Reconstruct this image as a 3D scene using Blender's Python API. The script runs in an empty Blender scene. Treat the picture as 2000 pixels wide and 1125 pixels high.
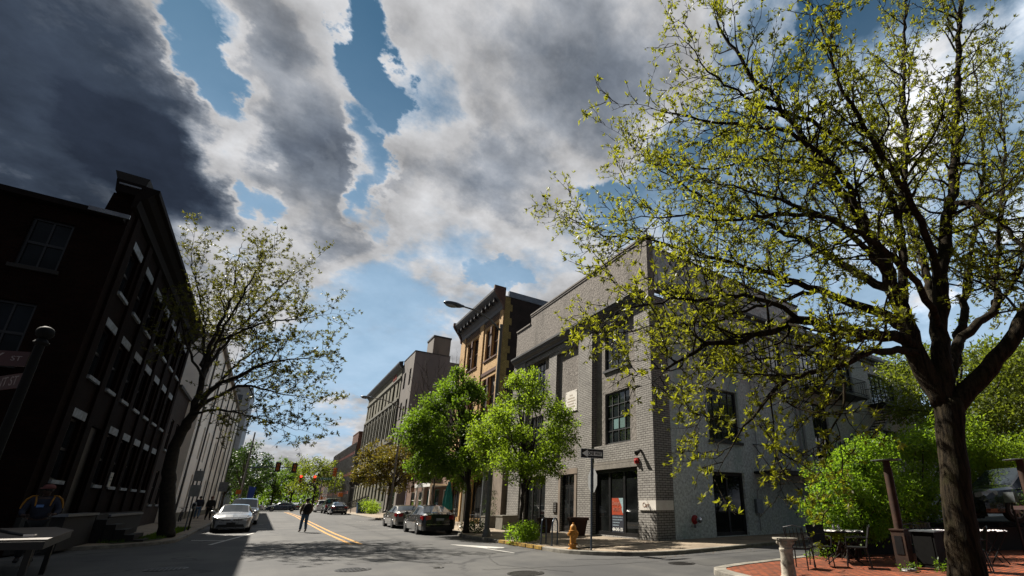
import bpy, math, random
import numpy as np
from mathutils import Vector, Matrix
S = bpy.context.scene
COL = S.collection
R = math.radians
random.seed(7)
OFF = {}

def zg(y):
    """gentle rise of the street away from the corner"""
    pts = [(-300, 0), (30, 0), (45, .13), (60, .29), (80, .34), (100, .33), (700, .33)]
    for (a, za), (b, zb) in zip(pts, pts[1:]):
        if y <= b:
            return za + (zb - za) * (y - a) / (b - a)
    return .33

class MB:
    def __init__(s):
        s.v = []; s.f = []
    def add(s, vs, fs):
        n = len(s.v)
        s.v += [tuple(p) for p in vs]
        s.f += [tuple(i + n for i in f) for f in fs]
        return s
    def quad(s, a, b, c, d):
        return s.add([a, b, c, d], [(0, 1, 2, 3)])
    def box(s, x0, x1, y0, y1, z0, z1):
        v = [(x, y, z) for z in (z0, z1) for y in (y0, y1) for x in (x0, x1)]
        return s.add(v, [(0, 2, 3, 1), (4, 5, 7, 6), (0, 1, 5, 4), (2, 6, 7, 3), (0, 4, 6, 2), (1, 3, 7, 5)])
    def obox(s, o, u, v, n, u0, u1, v0, v1, n0, n1):
        o, u, v, n = map(Vector, (o, u, v, n))
        P = [o + u * a + v * b + n * c for c in (n0, n1) for b in (v0, v1) for a in (u0, u1)]
        F = [(0, 2, 3, 1), (4, 5, 7, 6), (0, 1, 5, 4), (2, 6, 7, 3), (0, 4, 6, 2), (1, 3, 7, 5)]
        if u.cross(v).dot(n) < 0:
            F = [tuple(reversed(f)) for f in F]
        return s.add(P, F)
    def prism(s, pts, z0, z1):
        n = len(pts)
        v = [(x, y, z0) for x, y in pts] + [(x, y, z1) for x, y in pts]
        f = [tuple(range(n))[::-1], tuple(range(n, 2 * n))]
        f += [(i, (i + 1) % n, (i + 1) % n + n, i + n) for i in range(n)]
        return s.add(v, f)
    def extr(s, pts, vec):
        n = len(pts); vec = Vector(vec)
        v = [Vector(p) for p in pts]; v += [p + vec for p in v]
        f = [tuple(range(n))[::-1], tuple(range(n, 2 * n))]
        f += [(i, (i + 1) % n, (i + 1) % n + n, i + n) for i in range(n)]
        return s.add(v, f)
    def tube(s, pts, rad, n=6, cap=True):
        pts = [Vector(p) for p in pts]
        if not hasattr(rad, '__len__'):
            rad = [rad] * len(pts)
        t = (pts[1] - pts[0]).normalized()
        a = Vector((0, 0, 1)) if abs(t.z) < .9 else Vector((1, 0, 0))
        x = t.cross(a).normalized()
        vs = []; base = 0
        for i, p in enumerate(pts):
            if i == 0: d = pts[1] - p
            elif i == len(pts) - 1: d = p - pts[i - 1]
            else: d = pts[i + 1] - pts[i - 1]
            d = d.normalized()
            x = (x - d * x.dot(d))
            x = x.normalized() if x.length > 1e-6 else d.orthogonal().normalized()
            y = d.cross(x)
            for k in range(n):
                an = 2 * math.pi * k / n
                vs.append(p + (x * math.cos(an) + y * math.sin(an)) * rad[i])
        fs = []
        for i in range(len(pts) - 1):
            for k in range(n):
                k2 = (k + 1) % n
                fs.append((i * n + k, i * n + k2, (i + 1) * n + k2, (i + 1) * n + k))
        if cap:
            fs.append(tuple(range(n))[::-1])
            fs.append(tuple(range((len(pts) - 1) * n, len(pts) * n)))
        return s.add(vs, fs)
    def lathe(s, prof, c=(0, 0, 0), n=16, axis='z'):
        vs = []; fs = []
        for r, z in prof:
            for k in range(n):
                a = 2 * math.pi * k / n
                if axis == 'z': p = (c[0] + r * math.cos(a), c[1] + r * math.sin(a), c[2] + z)
                elif axis == 'x': p = (c[0] + z, c[1] + r * math.cos(a), c[2] + r * math.sin(a))
                else: p = (c[0] + r * math.sin(a), c[1] + z, c[2] + r * math.cos(a))
                vs.append(p)
        for i in range(len(prof) - 1):
            for k in range(n):
                k2 = (k + 1) % n
                fs.append((i * n + k, i * n + k2, (i + 1) * n + k2, (i + 1) * n + k))
        fs.append(tuple(range(n))[::-1]); fs.append(tuple(range((len(prof) - 1) * n, len(prof) * n)))
        return s.add(vs, fs)
    def ball(s, c, r, n=10, m=7, sc=(1, 1, 1)):
        prof = [(max(1e-4, math.sin(math.pi * i / m)), -math.cos(math.pi * i / m)) for i in range(m + 1)]
        k = len(s.v)
        s.lathe([(r * a, r * b) for a, b in prof], (0, 0, 0), n)
        for i in range(k, len(s.v)):
            x, y, z = s.v[i]
            s.v[i] = (c[0] + x * sc[0], c[1] + y * sc[1], c[2] + z * sc[2])
        return s
    def xf(s, M):
        s.v = [tuple(M @ Vector(p)) for p in s.v]
        return s
    def build(s, name, mat, parent=None, smooth=False, world=True, sharp=None):
        me = bpy.data.meshes.new(name)
        off = OFF.get(parent, Vector((0, 0, 0))) if world else Vector((0, 0, 0))
        me.from_pydata([(a - off.x, b - off.y, c - off.z) for a, b, c in s.v], [], s.f)
        me.materials.append(mat)
        if smooth:
            me.polygons.foreach_set('use_smooth', [True] * len(me.polygons))
            if sharp: me.set_sharp_from_angle(angle=R(sharp))
        me.update()
        o = bpy.data.objects.new(name, me)
        COL.objects.link(o)
        if parent is not None:
            o.parent = parent
            OFF[o] = off
        return o

def tag(o, label=None, cat=None, group=None, kind=None):
    if label: o['label'] = label
    if cat: o['category'] = cat
    if group: o['group'] = group
    if kind: o['kind'] = kind
    return o

def thing(name, label, cat, loc=(0, 0, 0), rz=0, group=None):
    o = bpy.data.objects.new(name, None)
    o.empty_display_size = .3
    COL.objects.link(o)
    o.location = loc; o.rotation_euler = (0, 0, rz)
    OFF[o] = Vector(loc)
    return tag(o, label, cat, group)

def dup(root, loc, rz=0, label=None, scale=None):
    def cp(o, par):
        c = o.copy(); COL.objects.link(c)
        if par is not None: c.parent = par
        for ch in list(o.children): cp(ch, c)
        return c
    r = cp(root, None)
    r.location = loc; r.rotation_euler = (0, 0, rz)
    if scale: r.scale = scale
    if label: r['label'] = label
    return r

# ------------------------------------------------------------------ materials
ALB = .62       # overall calibration of the base colours below to the exposure
def sc_(c): return None if c is None else tuple(min(.82, x * ALB) for x in c)
def nt(name):
    m = bpy.data.materials.new(name); m.use_nodes = True
    N = m.node_tree
    return m, N, N.nodes, N.links, N.nodes['Principled BSDF']

def noise(n, l, vec, scale, detail=4, rough=.55):
    t = n.new('ShaderNodeTexNoise'); t.inputs['Scale'].default_value = scale
    t.inputs['Detail'].default_value = detail; t.inputs['Roughness'].default_value = rough
    if vec is not None: l.new(vec, t.inputs['Vector'])
    return t.outputs['Fac']

def ramp(n, l, fac, a, b, ca, cb):
    r = n.new('ShaderNodeMapRange'); r.interpolation_type = 'SMOOTHSTEP'
    l.new(fac, r.inputs['Value'])
    r.inputs['From Min'].default_value = a; r.inputs['From Max'].default_value = b
    m = n.new('ShaderNodeMix'); m.data_type = 'RGBA'
    l.new(r.outputs['Result'], m.inputs[0])
    for k, c in ((6, ca), (7, cb)):
        if hasattr(c, 'links'): l.new(c, m.inputs[k])
        else: m.inputs[k].default_value = (*c, 1)
    return m.outputs[2]

def mixc(n, l, fac, ca, cb, mode='MIX'):
    m = n.new('ShaderNodeMix'); m.data_type = 'RGBA'; m.blend_type = mode
    if hasattr(fac, 'links'): l.new(fac, m.inputs[0])
    else: m.inputs[0].default_value = fac
    for k, c in ((6, ca), (7, cb)):
        if hasattr(c, 'links'): l.new(c, m.inputs[k])
        else: m.inputs[k].default_value = (*c, 1)
    return m.outputs[2]

def mathn(n, l, op, a, b=None, c=None):
    m = n.new('ShaderNodeMath'); m.operation = op
    for i, x in enumerate((a, b, c)):
        if x is None: continue
        if hasattr(x, 'links'): l.new(x, m.inputs[i])
        else: m.inputs[i].default_value = x
    return m.outputs[0]

def bump(n, l, bs, h, strength, dist=.02):
    b = n.new('ShaderNodeBump'); b.inputs['Strength'].default_value = strength
    b.inputs['Distance'].default_value = dist
    l.new(h, b.inputs['Height']); l.new(b.outputs[0], bs.inputs['Normal'])

def pos(n):
    return n.new('ShaderNodeNewGeometry').outputs['Position']

def mk(name, col, rough=.7, var=.25, scale=2.5, metal=0, spec=.4, bmp=0, bscale=30, dirt=None, streak=False, coat=0):
    m, N, n, l, bs = nt(name)
    col, dirt = sc_(col), sc_(dirt)
    P = pos(n)
    if streak:
        mp = n.new('ShaderNodeMapping'); mp.inputs['Scale'].default_value = (1, 1, .15); l.new(P, mp.inputs[0]); V = mp.outputs[0]
    else: V = P
    f = noise(n, l, V, scale, 6, .6)
    lo = tuple(c * (1 - var) for c in col); hi = tuple(min(1, c * (1 + var)) for c in col)
    c = ramp(n, l, f, .3, .7, lo, hi)
    if dirt:
        f2 = noise(n, l, P, scale * .35, 8, .65)
        c = ramp(n, l, f2, .48, .72, c, dirt)
    l.new(c, bs.inputs['Base Color'])
    rr = n.new('ShaderNodeMapRange'); l.new(f, rr.inputs[0])
    rr.inputs[3].default_value = max(.02, rough - .08); rr.inputs[4].default_value = min(1, rough + .08)
    l.new(rr.outputs[0], bs.inputs['Roughness'])
    bs.inputs['Metallic'].default_value = metal
    bs.inputs['Specular IOR Level'].default_value = spec
    bs.inputs['Coat Weight'].default_value = coat
    bs.inputs['Coat Roughness'].default_value = .05
    if bmp: bump(n, l, bs, noise(n, l, P, bscale, 5, .6), bmp, .01)
    return m

def brickmat(name, c1, c2, mortar, w=.24, h=.085, ms=.012, var=.3, b=.5, rough=.85, dirt=None, spec=.25):
    m, N, n, l, bs = nt(name)
    c1, c2, mortar, dirt = sc_(c1), sc_(c2), sc_(mortar), sc_(dirt)
    g = n.new('ShaderNodeNewGeometry')
    sp = n.new('ShaderNodeSeparateXYZ'); l.new(g.outputs['Position'], sp.inputs[0])
    sn = n.new('ShaderNodeSeparateXYZ'); l.new(g.outputs['True Normal'], sn.inputs[0])
    ax = mathn(n, l, 'GREATER_THAN', mathn(n, l, 'ABSOLUTE', sn.outputs[0]), .6)
    u = mathn(n, l, 'ADD', mathn(n, l, 'MULTIPLY', sp.outputs[1], ax),
              mathn(n, l, 'MULTIPLY', sp.outputs[0], mathn(n, l, 'SUBTRACT', 1, ax)))
    az = mathn(n, l, 'GREATER_THAN', mathn(n, l, 'ABSOLUTE', sn.outputs[2]), .6)
    v = mathn(n, l, 'ADD', mathn(n, l, 'MULTIPLY', sp.outputs[1], az),
              mathn(n, l, 'MULTIPLY', sp.outputs[2], mathn(n, l, 'SUBTRACT', 1, az)))
    cb = n.new('ShaderNodeCombineXYZ'); l.new(u, cb.inputs[0]); l.new(v, cb.inputs[1])
    t = n.new('ShaderNodeTexBrick'); l.new(cb.outputs[0], t.inputs['Vector'])
    t.inputs['Scale'].default_value = 1; t.inputs['Brick Width'].default_value = w
    t.inputs['Row Height'].default_value = h; t.inputs['Mortar Size'].default_value = ms
    t.inputs['Mortar Smooth'].default_value = .3; t.inputs['Bias'].default_value = -.1
    t.inputs['Color1'].default_value = (*c1, 1); t.inputs['Color2'].default_value = (*c2, 1); t.inputs['Mortar'].default_value = (*mortar, 1)
    f = noise(n, l, g.outputs['Position'], 1.2, 7, .65)
    f3 = noise(n, l, g.outputs['Position'], 14, 3, .6)
    mm = n.new('ShaderNodeMapRange'); l.new(f, mm.inputs[0]); mm.inputs[1].default_value = .3; mm.inputs[2].default_value = .7
    mm.inputs[3].default_value = 1 - var; mm.inputs[4].default_value = 1 + var
    m3 = n.new('ShaderNodeMapRange'); l.new(f3, m3.inputs[0]); m3.inputs[1].default_value = .3; m3.inputs[2].default_value = .7
    m3.inputs[3].default_value = .82; m3.inputs[4].default_value = 1.15
    k = mathn(n, l, 'MULTIPLY', mm.outputs[0], m3.outputs[0])
    cc = n.new('ShaderNodeCombineColor')
    for i in range(3): l.new(k, cc.inputs[i])
    c = mixc(n, l, 1.0, t.outputs['Color'], cc.outputs[0], 'MULTIPLY')
    if dirt:
        c = ramp(n, l, noise(n, l, g.outputs['Position'], .5, 8, .7), .5, .75, c, dirt)
    l.new(c, bs.inputs['Base Color']); bs.inputs['Roughness'].default_value = rough
    bs.inputs['Specular IOR Level'].default_value = spec
    h2 = mathn(n, l, 'ADD', mathn(n, l, 'MULTIPLY', t.outputs['Fac'], -1), mathn(n, l, 'MULTIPLY', f3, .5))
    bump(n, l, bs, h2, b, .012)
    return m

def leafmat(name, c1, c2, trans=.45, scale=1.5, tcol=None):
    c1, c2, tcol = sc_(c1), sc_(c2), sc_(tcol)
    m, N, n, l, bs = nt(name)
    P = pos(n)
    f = noise(n, l, P, scale, 3, .6); f2 = noise(n, l, P, scale * 9, 2, .5)
    fm = mathn(n, l, 'ADD', mathn(n, l, 'MULTIPLY', f, .6), mathn(n, l, 'MULTIPLY', f2, .4))
    c = ramp(n, l, fm, .35, .65, c1, c2)
    l.new(c, bs.inputs['Base Color']); bs.inputs['Roughness'].default_value = .5
    bs.inputs['Specular IOR Level'].default_value = .3
    tr = n.new('ShaderNodeBsdfTranslucent')
    tc = mixc(n, l, .5, c, tcol or tuple(min(1, x * 1.8) for x in c2))
    l.new(tc, tr.inputs['Color'])
    mx = n.new('ShaderNodeMixShader'); mx.inputs[0].default_value = trans
    l.new(bs.outputs[0], mx.inputs[1]); l.new(tr.outputs[0], mx.inputs[2])
    l.new(mx.outputs[0], n['Material Output'].inputs[0])
    return m

def glassmat(name, col=(.012, .015, .017), rough=.04, spec=.6, wob=.02):
    m, N, n, l, bs = nt(name)
    P = pos(n)
    f = noise(n, l, P, .9, 3, .5)
    l.new(ramp(n, l, f, .35, .7, tuple(c * .6 for c in col), tuple(c * 1.6 for c in col)), bs.inputs['Base Color'])
    bs.inputs['Roughness'].default_value = rough; bs.inputs['Specular IOR Level'].default_value = spec
    bump(n, l, bs, noise(n, l, P, 1.7, 2, .5), wob, .05)
    return m

def emis(name, col, st):
    m, N, n, l, bs = nt(name)
    bs.inputs['Base Color'].default_value = (*col, 1)
    bs.inputs['Emission Color'].default_value = (*col, 1); bs.inputs['Emission Strength'].default_value = st
    return m

def asphalt(name, base=.10):
    base *= ALB
    m, N, n, l, bs = nt(name)
    P = pos(n)
    f = noise(n, l, P, .35, 8, .65); f2 = noise(n, l, P, 40, 3, .7)
    c = ramp(n, l, f, .36, .64, (base * .70, base * .70, base * .72), (base * 1.22, base * 1.19, base * 1.14))
    c = mixc(n, l, .35, c, ramp(n, l, f2, .35, .65, (.35,) * 3, (1.0,) * 3), 'MULTIPLY')
    # lengthwise wheel polish
    mp = n.new('ShaderNodeMapping'); mp.inputs['Scale'].default_value = (1.1, .03, 1); l.new(P, mp.inputs[0])
    f4 = noise(n, l, mp.outputs[0], 1, 4, .6)
    c = mixc(n, l, .5, c, ramp(n, l, f4, .35, .7, (.72,) * 3, (1.15, 1.15, 1.12)), 'MULTIPLY')
    # cracks and sealed joints
    wp = n.new('ShaderNodeTexNoise'); wp.inputs['Scale'].default_value = 1.3; wp.inputs['Detail'].default_value = 4; l.new(P, wp.inputs[0])
    ad = n.new('ShaderNodeVectorMath'); ad.operation = 'MULTIPLY_ADD'
    l.new(wp.outputs['Color'], ad.inputs[0]); ad.inputs[1].default_value = (1.2, 1.2, 0); l.new(P, ad.inputs[2])
    vo = n.new('ShaderNodeTexVoronoi'); vo.feature = 'DISTANCE_TO_EDGE'; vo.inputs['Scale'].default_value = .17; l.new(ad.outputs[0], vo.inputs[0])
    thin = mathn(n, l, 'MULTIPLY', ramp(n, l, vo.outputs['Distance'], .003, .011, (1,) * 3, (0,) * 3), ramp(n, l, noise(n, l, P, .25, 2, .5), .46, .56, (0,) * 3, (1,) * 3))
    c = mixc(n, l, thin, c, (.018, .018, .019))
    # oily spots
    f5 = noise(n, l, P, 1.1, 5, .7)
    c = ramp(n, l, f5, .66, .78, c, (base * .35,) * 3)
    l.new(c, bs.inputs['Base Color']); bs.inputs['Roughness'].default_value = .82
    bs.inputs['Specular IOR Level'].default_value = .35
    bump(n, l, bs, f2, .35, .006)
    return m

def paint_marking(name, col):
    col = sc_(col)
    m, N, n, l, bs = nt(name)
    P = pos(n)
    f = noise(n, l, P, 7, 7, .7)
    l.new(ramp(n, l, f, .52, .68, col, tuple(c * .35 for c in col)), bs.inputs['Base Color'])
    bs.inputs['Roughness'].default_value = .7
    return m

def carpaint(name, col, metal=.5, rough=.28):
    return mk(name, col, rough, .06, 3, metal, .5, coat=1.0)

M = {}
M['asphalt'] = asphalt('asphalt', .098)
M['concrete'] = mk('sidewalk concrete', (.34, .27, .19), .85, .25, 1.6, bmp=.3, bscale=60, dirt=(.15, .115, .08))
M['kerb'] = mk('kerb concrete', (.27, .25, .21), .85, .3, 4, bmp=.4, bscale=40, dirt=(.10, .09, .075))
M['yellow_kerb'] = mk('worn yellow kerb paint', (.42, .25, .03), .75, .4, 5, dirt=(.16, .13, .08))
M['paving'] = brickmat('red brick paving', (.34, .085, .032), (.18, .05, .02), (.07, .04, .028), .24, .12, .016, .4, .6, dirt=(.16, .07, .04))
M['white_mark'] = paint_marking('worn white road paint', (.62, .61, .57))
M['yellow_mark'] = paint_marking('yellow road paint', (.62, .30, .025))
M['iron'] = mk('cast iron', (.055, .052, .05), .45, .35, 30, .6, bmp=.6, bscale=60)
M['grass'] = mk('grass soil', (.05, .07, .02), .9, .4, 8, bmp=.8, bscale=50)
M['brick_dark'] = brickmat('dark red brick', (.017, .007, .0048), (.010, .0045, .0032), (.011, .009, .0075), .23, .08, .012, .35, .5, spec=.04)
M['stone_sill'] = mk('pale stone', (.30, .34, .37), .7, .3, 6, dirt=(.14, .14, .135))
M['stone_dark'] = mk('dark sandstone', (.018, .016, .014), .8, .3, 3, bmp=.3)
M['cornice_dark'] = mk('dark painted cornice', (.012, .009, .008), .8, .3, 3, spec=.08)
M['flashing'] = mk('grey metal flashing', (.28, .29, .31), .4, .2, 4, .7)
M['roof_tar'] = mk('roof membrane', (.06, .06, .06), .9)
M['gray_brick'] = brickmat('grey painted brick', (.415, .395, .365), (.345, .325, .30), (.075, .066, .056), .30, .098, .014, .2, .7)
M['gray_soldier'] = brickmat('grey soldier course', (.37, .335, .295), (.32, .29, .25), (.07, .065, .055), .095, .33, .013, .2, .6)
def stucco(name, c, dirt):
    c, dirt = sc_(c), sc_(dirt)
    m, N, n, l, bs = nt(name)
    P = pos(n)
    f = noise(n, l, P, .9, 7, .65); f2 = noise(n, l, P, 9, 6, .65)
    mp = n.new('ShaderNodeMapping'); mp.inputs['Scale'].default_value = (1, 1, .2); l.new(P, mp.inputs[0])
    fs = noise(n, l, mp.outputs[0], .8, 6, .6)
    cc = ramp(n, l, f2, .32, .68, tuple(x * .62 for x in c), tuple(x * 1.25 for x in c))
    cc = ramp(n, l, fs, .5, .72, cc, dirt); cc = ramp(n, l, f, .55, .75, cc, tuple(x * .7 for x in c))
    l.new(cc, bs.inputs['Base Color']); bs.inputs['Roughness'].default_value = .9; bs.inputs['Specular IOR Level'].default_value = .2
    wv = noise(n, l, P, 7, 8, .7)
    bump(n, l, bs, wv, .9, .05)
    return m
M['stucco'] = stucco('grey trowelled stucco', (.32, .29, .262), (.21, .192, .172))
M['stucco_side'] = stucco('weathered grey stucco', (.84, .90, .90), (.46, .62, .60))
M['trim_dark'] = mk('charcoal painted trim', (.055, .058, .062), .5, .25, 4)
M['frame_black'] = mk('black window frame', (.014, .014, .015), .4, .2, 5)
M['glass'] = glassmat('dark window glass')
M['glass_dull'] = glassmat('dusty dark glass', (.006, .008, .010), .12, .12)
M['glass_blue'] = glassmat('sky window glass', (.02, .028, .035), .03, .9)
M['glass_shop'] = glassmat('shop glass', (.008, .009, .009), .03, .5, .01)
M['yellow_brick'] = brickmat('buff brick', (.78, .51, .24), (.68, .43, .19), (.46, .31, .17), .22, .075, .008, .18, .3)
M['yellow_quoin'] = brickmat('yellow quoin brick', (.44, .32, .11), (.36, .26, .09), (.16, .11, .05), .22, .1, .012, .25, .4)
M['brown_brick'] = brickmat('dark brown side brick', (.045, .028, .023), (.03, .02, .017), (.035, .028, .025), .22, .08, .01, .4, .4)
M['brown_trim'] = mk('brown painted wood', (.12, .05, .028), .6, .3, 5)
M['cornice_metal'] = mk('grey pressed metal', (.075, .08, .09), .5, .35, 3, .2, dirt=(.05, .03, .025))
M['coping_blue'] = mk('blue grey coping', (.20, .235, .29), .5, .2, 3)
M['sandstone'] = mk('sandstone block', (.20, .19, .135), .85, .3, 1.2, bmp=.3, dirt=(.10, .10, .075), streak=True)
M['sand_trim'] = mk('sandstone trim', (.18, .18, .15), .8, .25, 2)
M['sand_pink'] = mk('tan render', (.29, .23, .18), .85, .2, 1.2)
M['gray_render'] = mk('grey render', (.23, .205, .185), .9, .15, .8, dirt=(.17, .16, .16), streak=True)
M['gray_render_side'] = mk('mauve grey render', (.22, .205, .215), .9, .12, .8, dirt=(.17, .165, .175), streak=True)
M['siding'] = brickmat('horizontal siding', (.27, .17, .13), (.24, .15, .115), (.07, .045, .035), 9, .14, .012, .12, .6)
M['lilac'] = mk('lilac corner board', (.33, .28, .36), .6, .1)
M['white_render'] = mk('white render', (1.30, 1.24, 1.13), .85, .05, 1, dirt=(1.1, 1.05, .95), streak=True)
M['tower_blue'] = mk('blue grey tower panel', (.28, .32, .37), .6, .15, 1)
M['dark_panel'] = mk('dark facade panel', (.03, .03, .033), .5, .3, 1)
M['mullion'] = mk('grey mullion', (.23, .23, .23), .5, .2)
M['red_panel'] = mk('red accent panel', (.40, .06, .035), .6, .2)
M['red_brick'] = brickmat('red brown brick', (.17, .07, .05), (.13, .055, .04), (.10, .06, .05), .22, .08, .01, .2, .3)
M['plaque'] = mk('white stone plaque', (.95, .90, .82), .6, .08, 3, dirt=(.8, .68, .54))
M['bronze'] = mk('bronze plate', (.05, .035, .025), .4, .2, 9, .7)
M['steel'] = mk('galvanised steel', (.22, .24, .26), .4, .2, 8, .6)
M['steel_blue'] = mk('blue grey painted steel', (.10, .13, .17), .4, .2, 8, .3)
M['pole_gray'] = mk('grey lamp pole', (.20, .20, .19), .5, .2, 5, .4)
M['black_metal'] = mk('black painted metal', (.008, .008, .009), .45, .2, 10, .2)
M['dull_black'] = mk('dull black paint', (.006, .006, .006), .7, .2, 10, 0, .12)
M['black_sign'] = mk('black sign face', (.012, .012, .012), .4, .1)
M['white_sign'] = mk('white sign face', (1.15, 1.15, 1.12), .45, .06)
M['sign_back'] = mk('aluminium sign back', (.42, .43, .43), .45, .12, 5, .3)
M['red'] = mk('red paint', (.42, .02, .02), .4, .15, 6)
M['hydrant'] = mk('orange yellow hydrant paint', (.62, .27, .03), .55, .25, 8, dirt=(.42, .17, .03))
M['terracotta'] = mk('dark terracotta', (.07, .034, .022), .8, .25, 6)
M['planter'] = mk('concrete planter', (.22, .205, .17), .9, .2, 4, bmp=.3)
M['green_sign'] = mk('green sign', (.01, .17, .13), .45, .1)
M['teal'] = mk('teal canvas', (.015, .23, .22), .85, .25, 8)
M['teal_door'] = mk('teal door', (.02, .20, .18), .5, .2)
M['orange_sig'] = mk('orange signal housing', (.62, .16, .012), .45, .1)
M['blue_bin'] = mk('blue bin plastic', (.02, .07, .16), .5, .15)
M['wood'] = mk('plywood board', (.13, .105, .085), .65, .15, 6)
M['stone_col'] = mk('weathered stone', (.42, .38, .31), .9, .3, 10, bmp=.6, bscale=30, dirt=(.12, .12, .09))
M['rust'] = mk('rusted steel', (.055, .026, .015), .7, .4, 6, .3, dirt=(.035, .018, .012))
M['bark'] = mk('tree bark', (.032, .025, .018), .95, .45, 9, bmp=1.0, bscale=22)
def barkmat(name, c, sc=14):
    c = sc_(c)
    m, N, n, l, bs = nt(name); P = pos(n)
    mp = n.new('ShaderNodeMapping'); mp.inputs['Scale'].default_value = (1, 1, .14); l.new(P, mp.inputs[0])
    f = noise(n, l, mp.outputs[0], sc, 6, .7); f2 = noise(n, l, P, 3, 5, .6)
    k = ramp(n, l, f, .38, .62, tuple(x * .25 for x in c), tuple(x * 1.35 for x in c))
    k = ramp(n, l, f2, .5, .75, k, (c[0] * .9, c[1] * 1.05, c[2] * .7))
    l.new(k, bs.inputs['Base Color']); bs.inputs['Roughness'].default_value = .95; bs.inputs['Specular IOR Level'].default_value = .1
    bump(n, l, bs, f, 1.0, .05); return m
M['bark_big'] = barkmat('furrowed bark', (.034, .026, .016))
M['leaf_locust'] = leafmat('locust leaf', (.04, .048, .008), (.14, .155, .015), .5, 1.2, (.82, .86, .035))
M['leaf_locust_far'] = leafmat('far locust leaf', (.05, .055, .008), (.11, .115, .014), .45, 1.0, (.40, .40, .03))  # duller yellow green for the left-hand locust
M['leaf_bright'] = leafmat('fresh green leaf', (.06, .13, .012), (.17, .27, .02), .6, 1.5, (.60, .84, .04))
M['leaf_mid'] = leafmat('mid green leaf', (.03, .075, .012), (.10, .18, .02), .52, 1.5, (.42, .68, .03))
M['leaf_bush'] = leafmat('bush leaf', (.055, .12, .012), (.18, .30, .02), .6, 1.6, (.58, .92, .04))
M['leaf_dark'] = leafmat('dark green leaf', (.02, .045, .01), (.05, .10, .015), .35, 1, (.14, .26, .03))
M['leaf_maple'] = leafmat('bronze maple leaf', (.05, .075, .012), (.19, .10, .018), .45, .9, (.46, .40, .04))
M['leaf_olive'] = leafmat('olive green leaf', (.05, .075, .014), (.13, .17, .02), .5, .8, (.5, .62, .04))
M['leaf_vivid'] = leafmat('vivid green leaf', (.05, .12, .012), (.13, .25, .02), .5, .8, (.34, .56, .04))
M['tyre'] = mk('tyre rubber', (.012, .012, .012), .8, .2, 10)
M['rim'] = mk('alloy rim', (.35, .35, .36), .35, .15, 8, .8)
M['car_glass'] = glassmat('car glass', (.015, .02, .024), .03, .7, 0)
M['car_silver'] = carpaint('silver paint', (.36, .37, .38), .6)
M['car_gold'] = carpaint('champagne silver paint', (.30, .285, .26), .6)
M['car_black'] = carpaint('dark blue black paint', (.010, .012, .017), .2, .25)
M['car_navy'] = carpaint('dark blue paint', (.015, .03, .06), .3)
M['car_white'] = carpaint('white paint', (1.1, 1.1, 1.1), .0)
M['black_plastic'] = mk('black plastic', (.015, .015, .016), .6, .15, 10)
M['chrome'] = mk('chrome', (1.0, 1.0, 1.0), .15, .05, 5, 1)
M['tail'] = mk('tail light lens', (.40, .008, .012), .15, .15, 12, coat=1)
M['lens'] = mk('head light lens', (.45, .46, .47), .12, .2, 20, .3, coat=1)
M['plate'] = mk('licence plate', (.42, .43, .42), .5, .25, 30)
M['skin'] = mk('skin', (.42, .24, .17), .55, .08, 8)
M['skin_dark'] = mk('brown skin', (.05, .022, .014), .55, .08, 8)
M['hair'] = mk('dark hair', (.02, .015, .012), .7, .3, 30)
M['denim'] = mk('blue denim', (.09, .16, .27), .9, .2, 12)
M['jacket_olive'] = mk('olive brown jacket', (.16, .12, .065), .9, .25, 8)
M['cloth_black'] = mk('black cloth', (.012, .012, .014), .9, .25, 10)
M['cloth_navy'] = mk('navy cloth', (.018, .022, .04), .9, .25, 10)
M['shoe'] = mk('brown leather shoe', (.05, .025, .015), .6, .2, 10)
M['cap_red'] = mk('faded red cap', (.17, .05, .045), .85, .15, 10)
M['gold_stripe'] = mk('yellow stripe cloth', (.36, .16, .01), .8, .1, 10)
M['badge'] = mk('pale blue badge', (.12, .25, .55), .5, .1, 10)
M['globe'] = mk('white lamp globe', (1.2, 1.17, 1.1), .3, .05)
M['napkin'] = mk('white table cloth', (1.0, .95, .97), .8, .1, 8)
M['rose'] = mk('pink brick ramp', (.34, .20, .16), .9, .25, 3)
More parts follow.
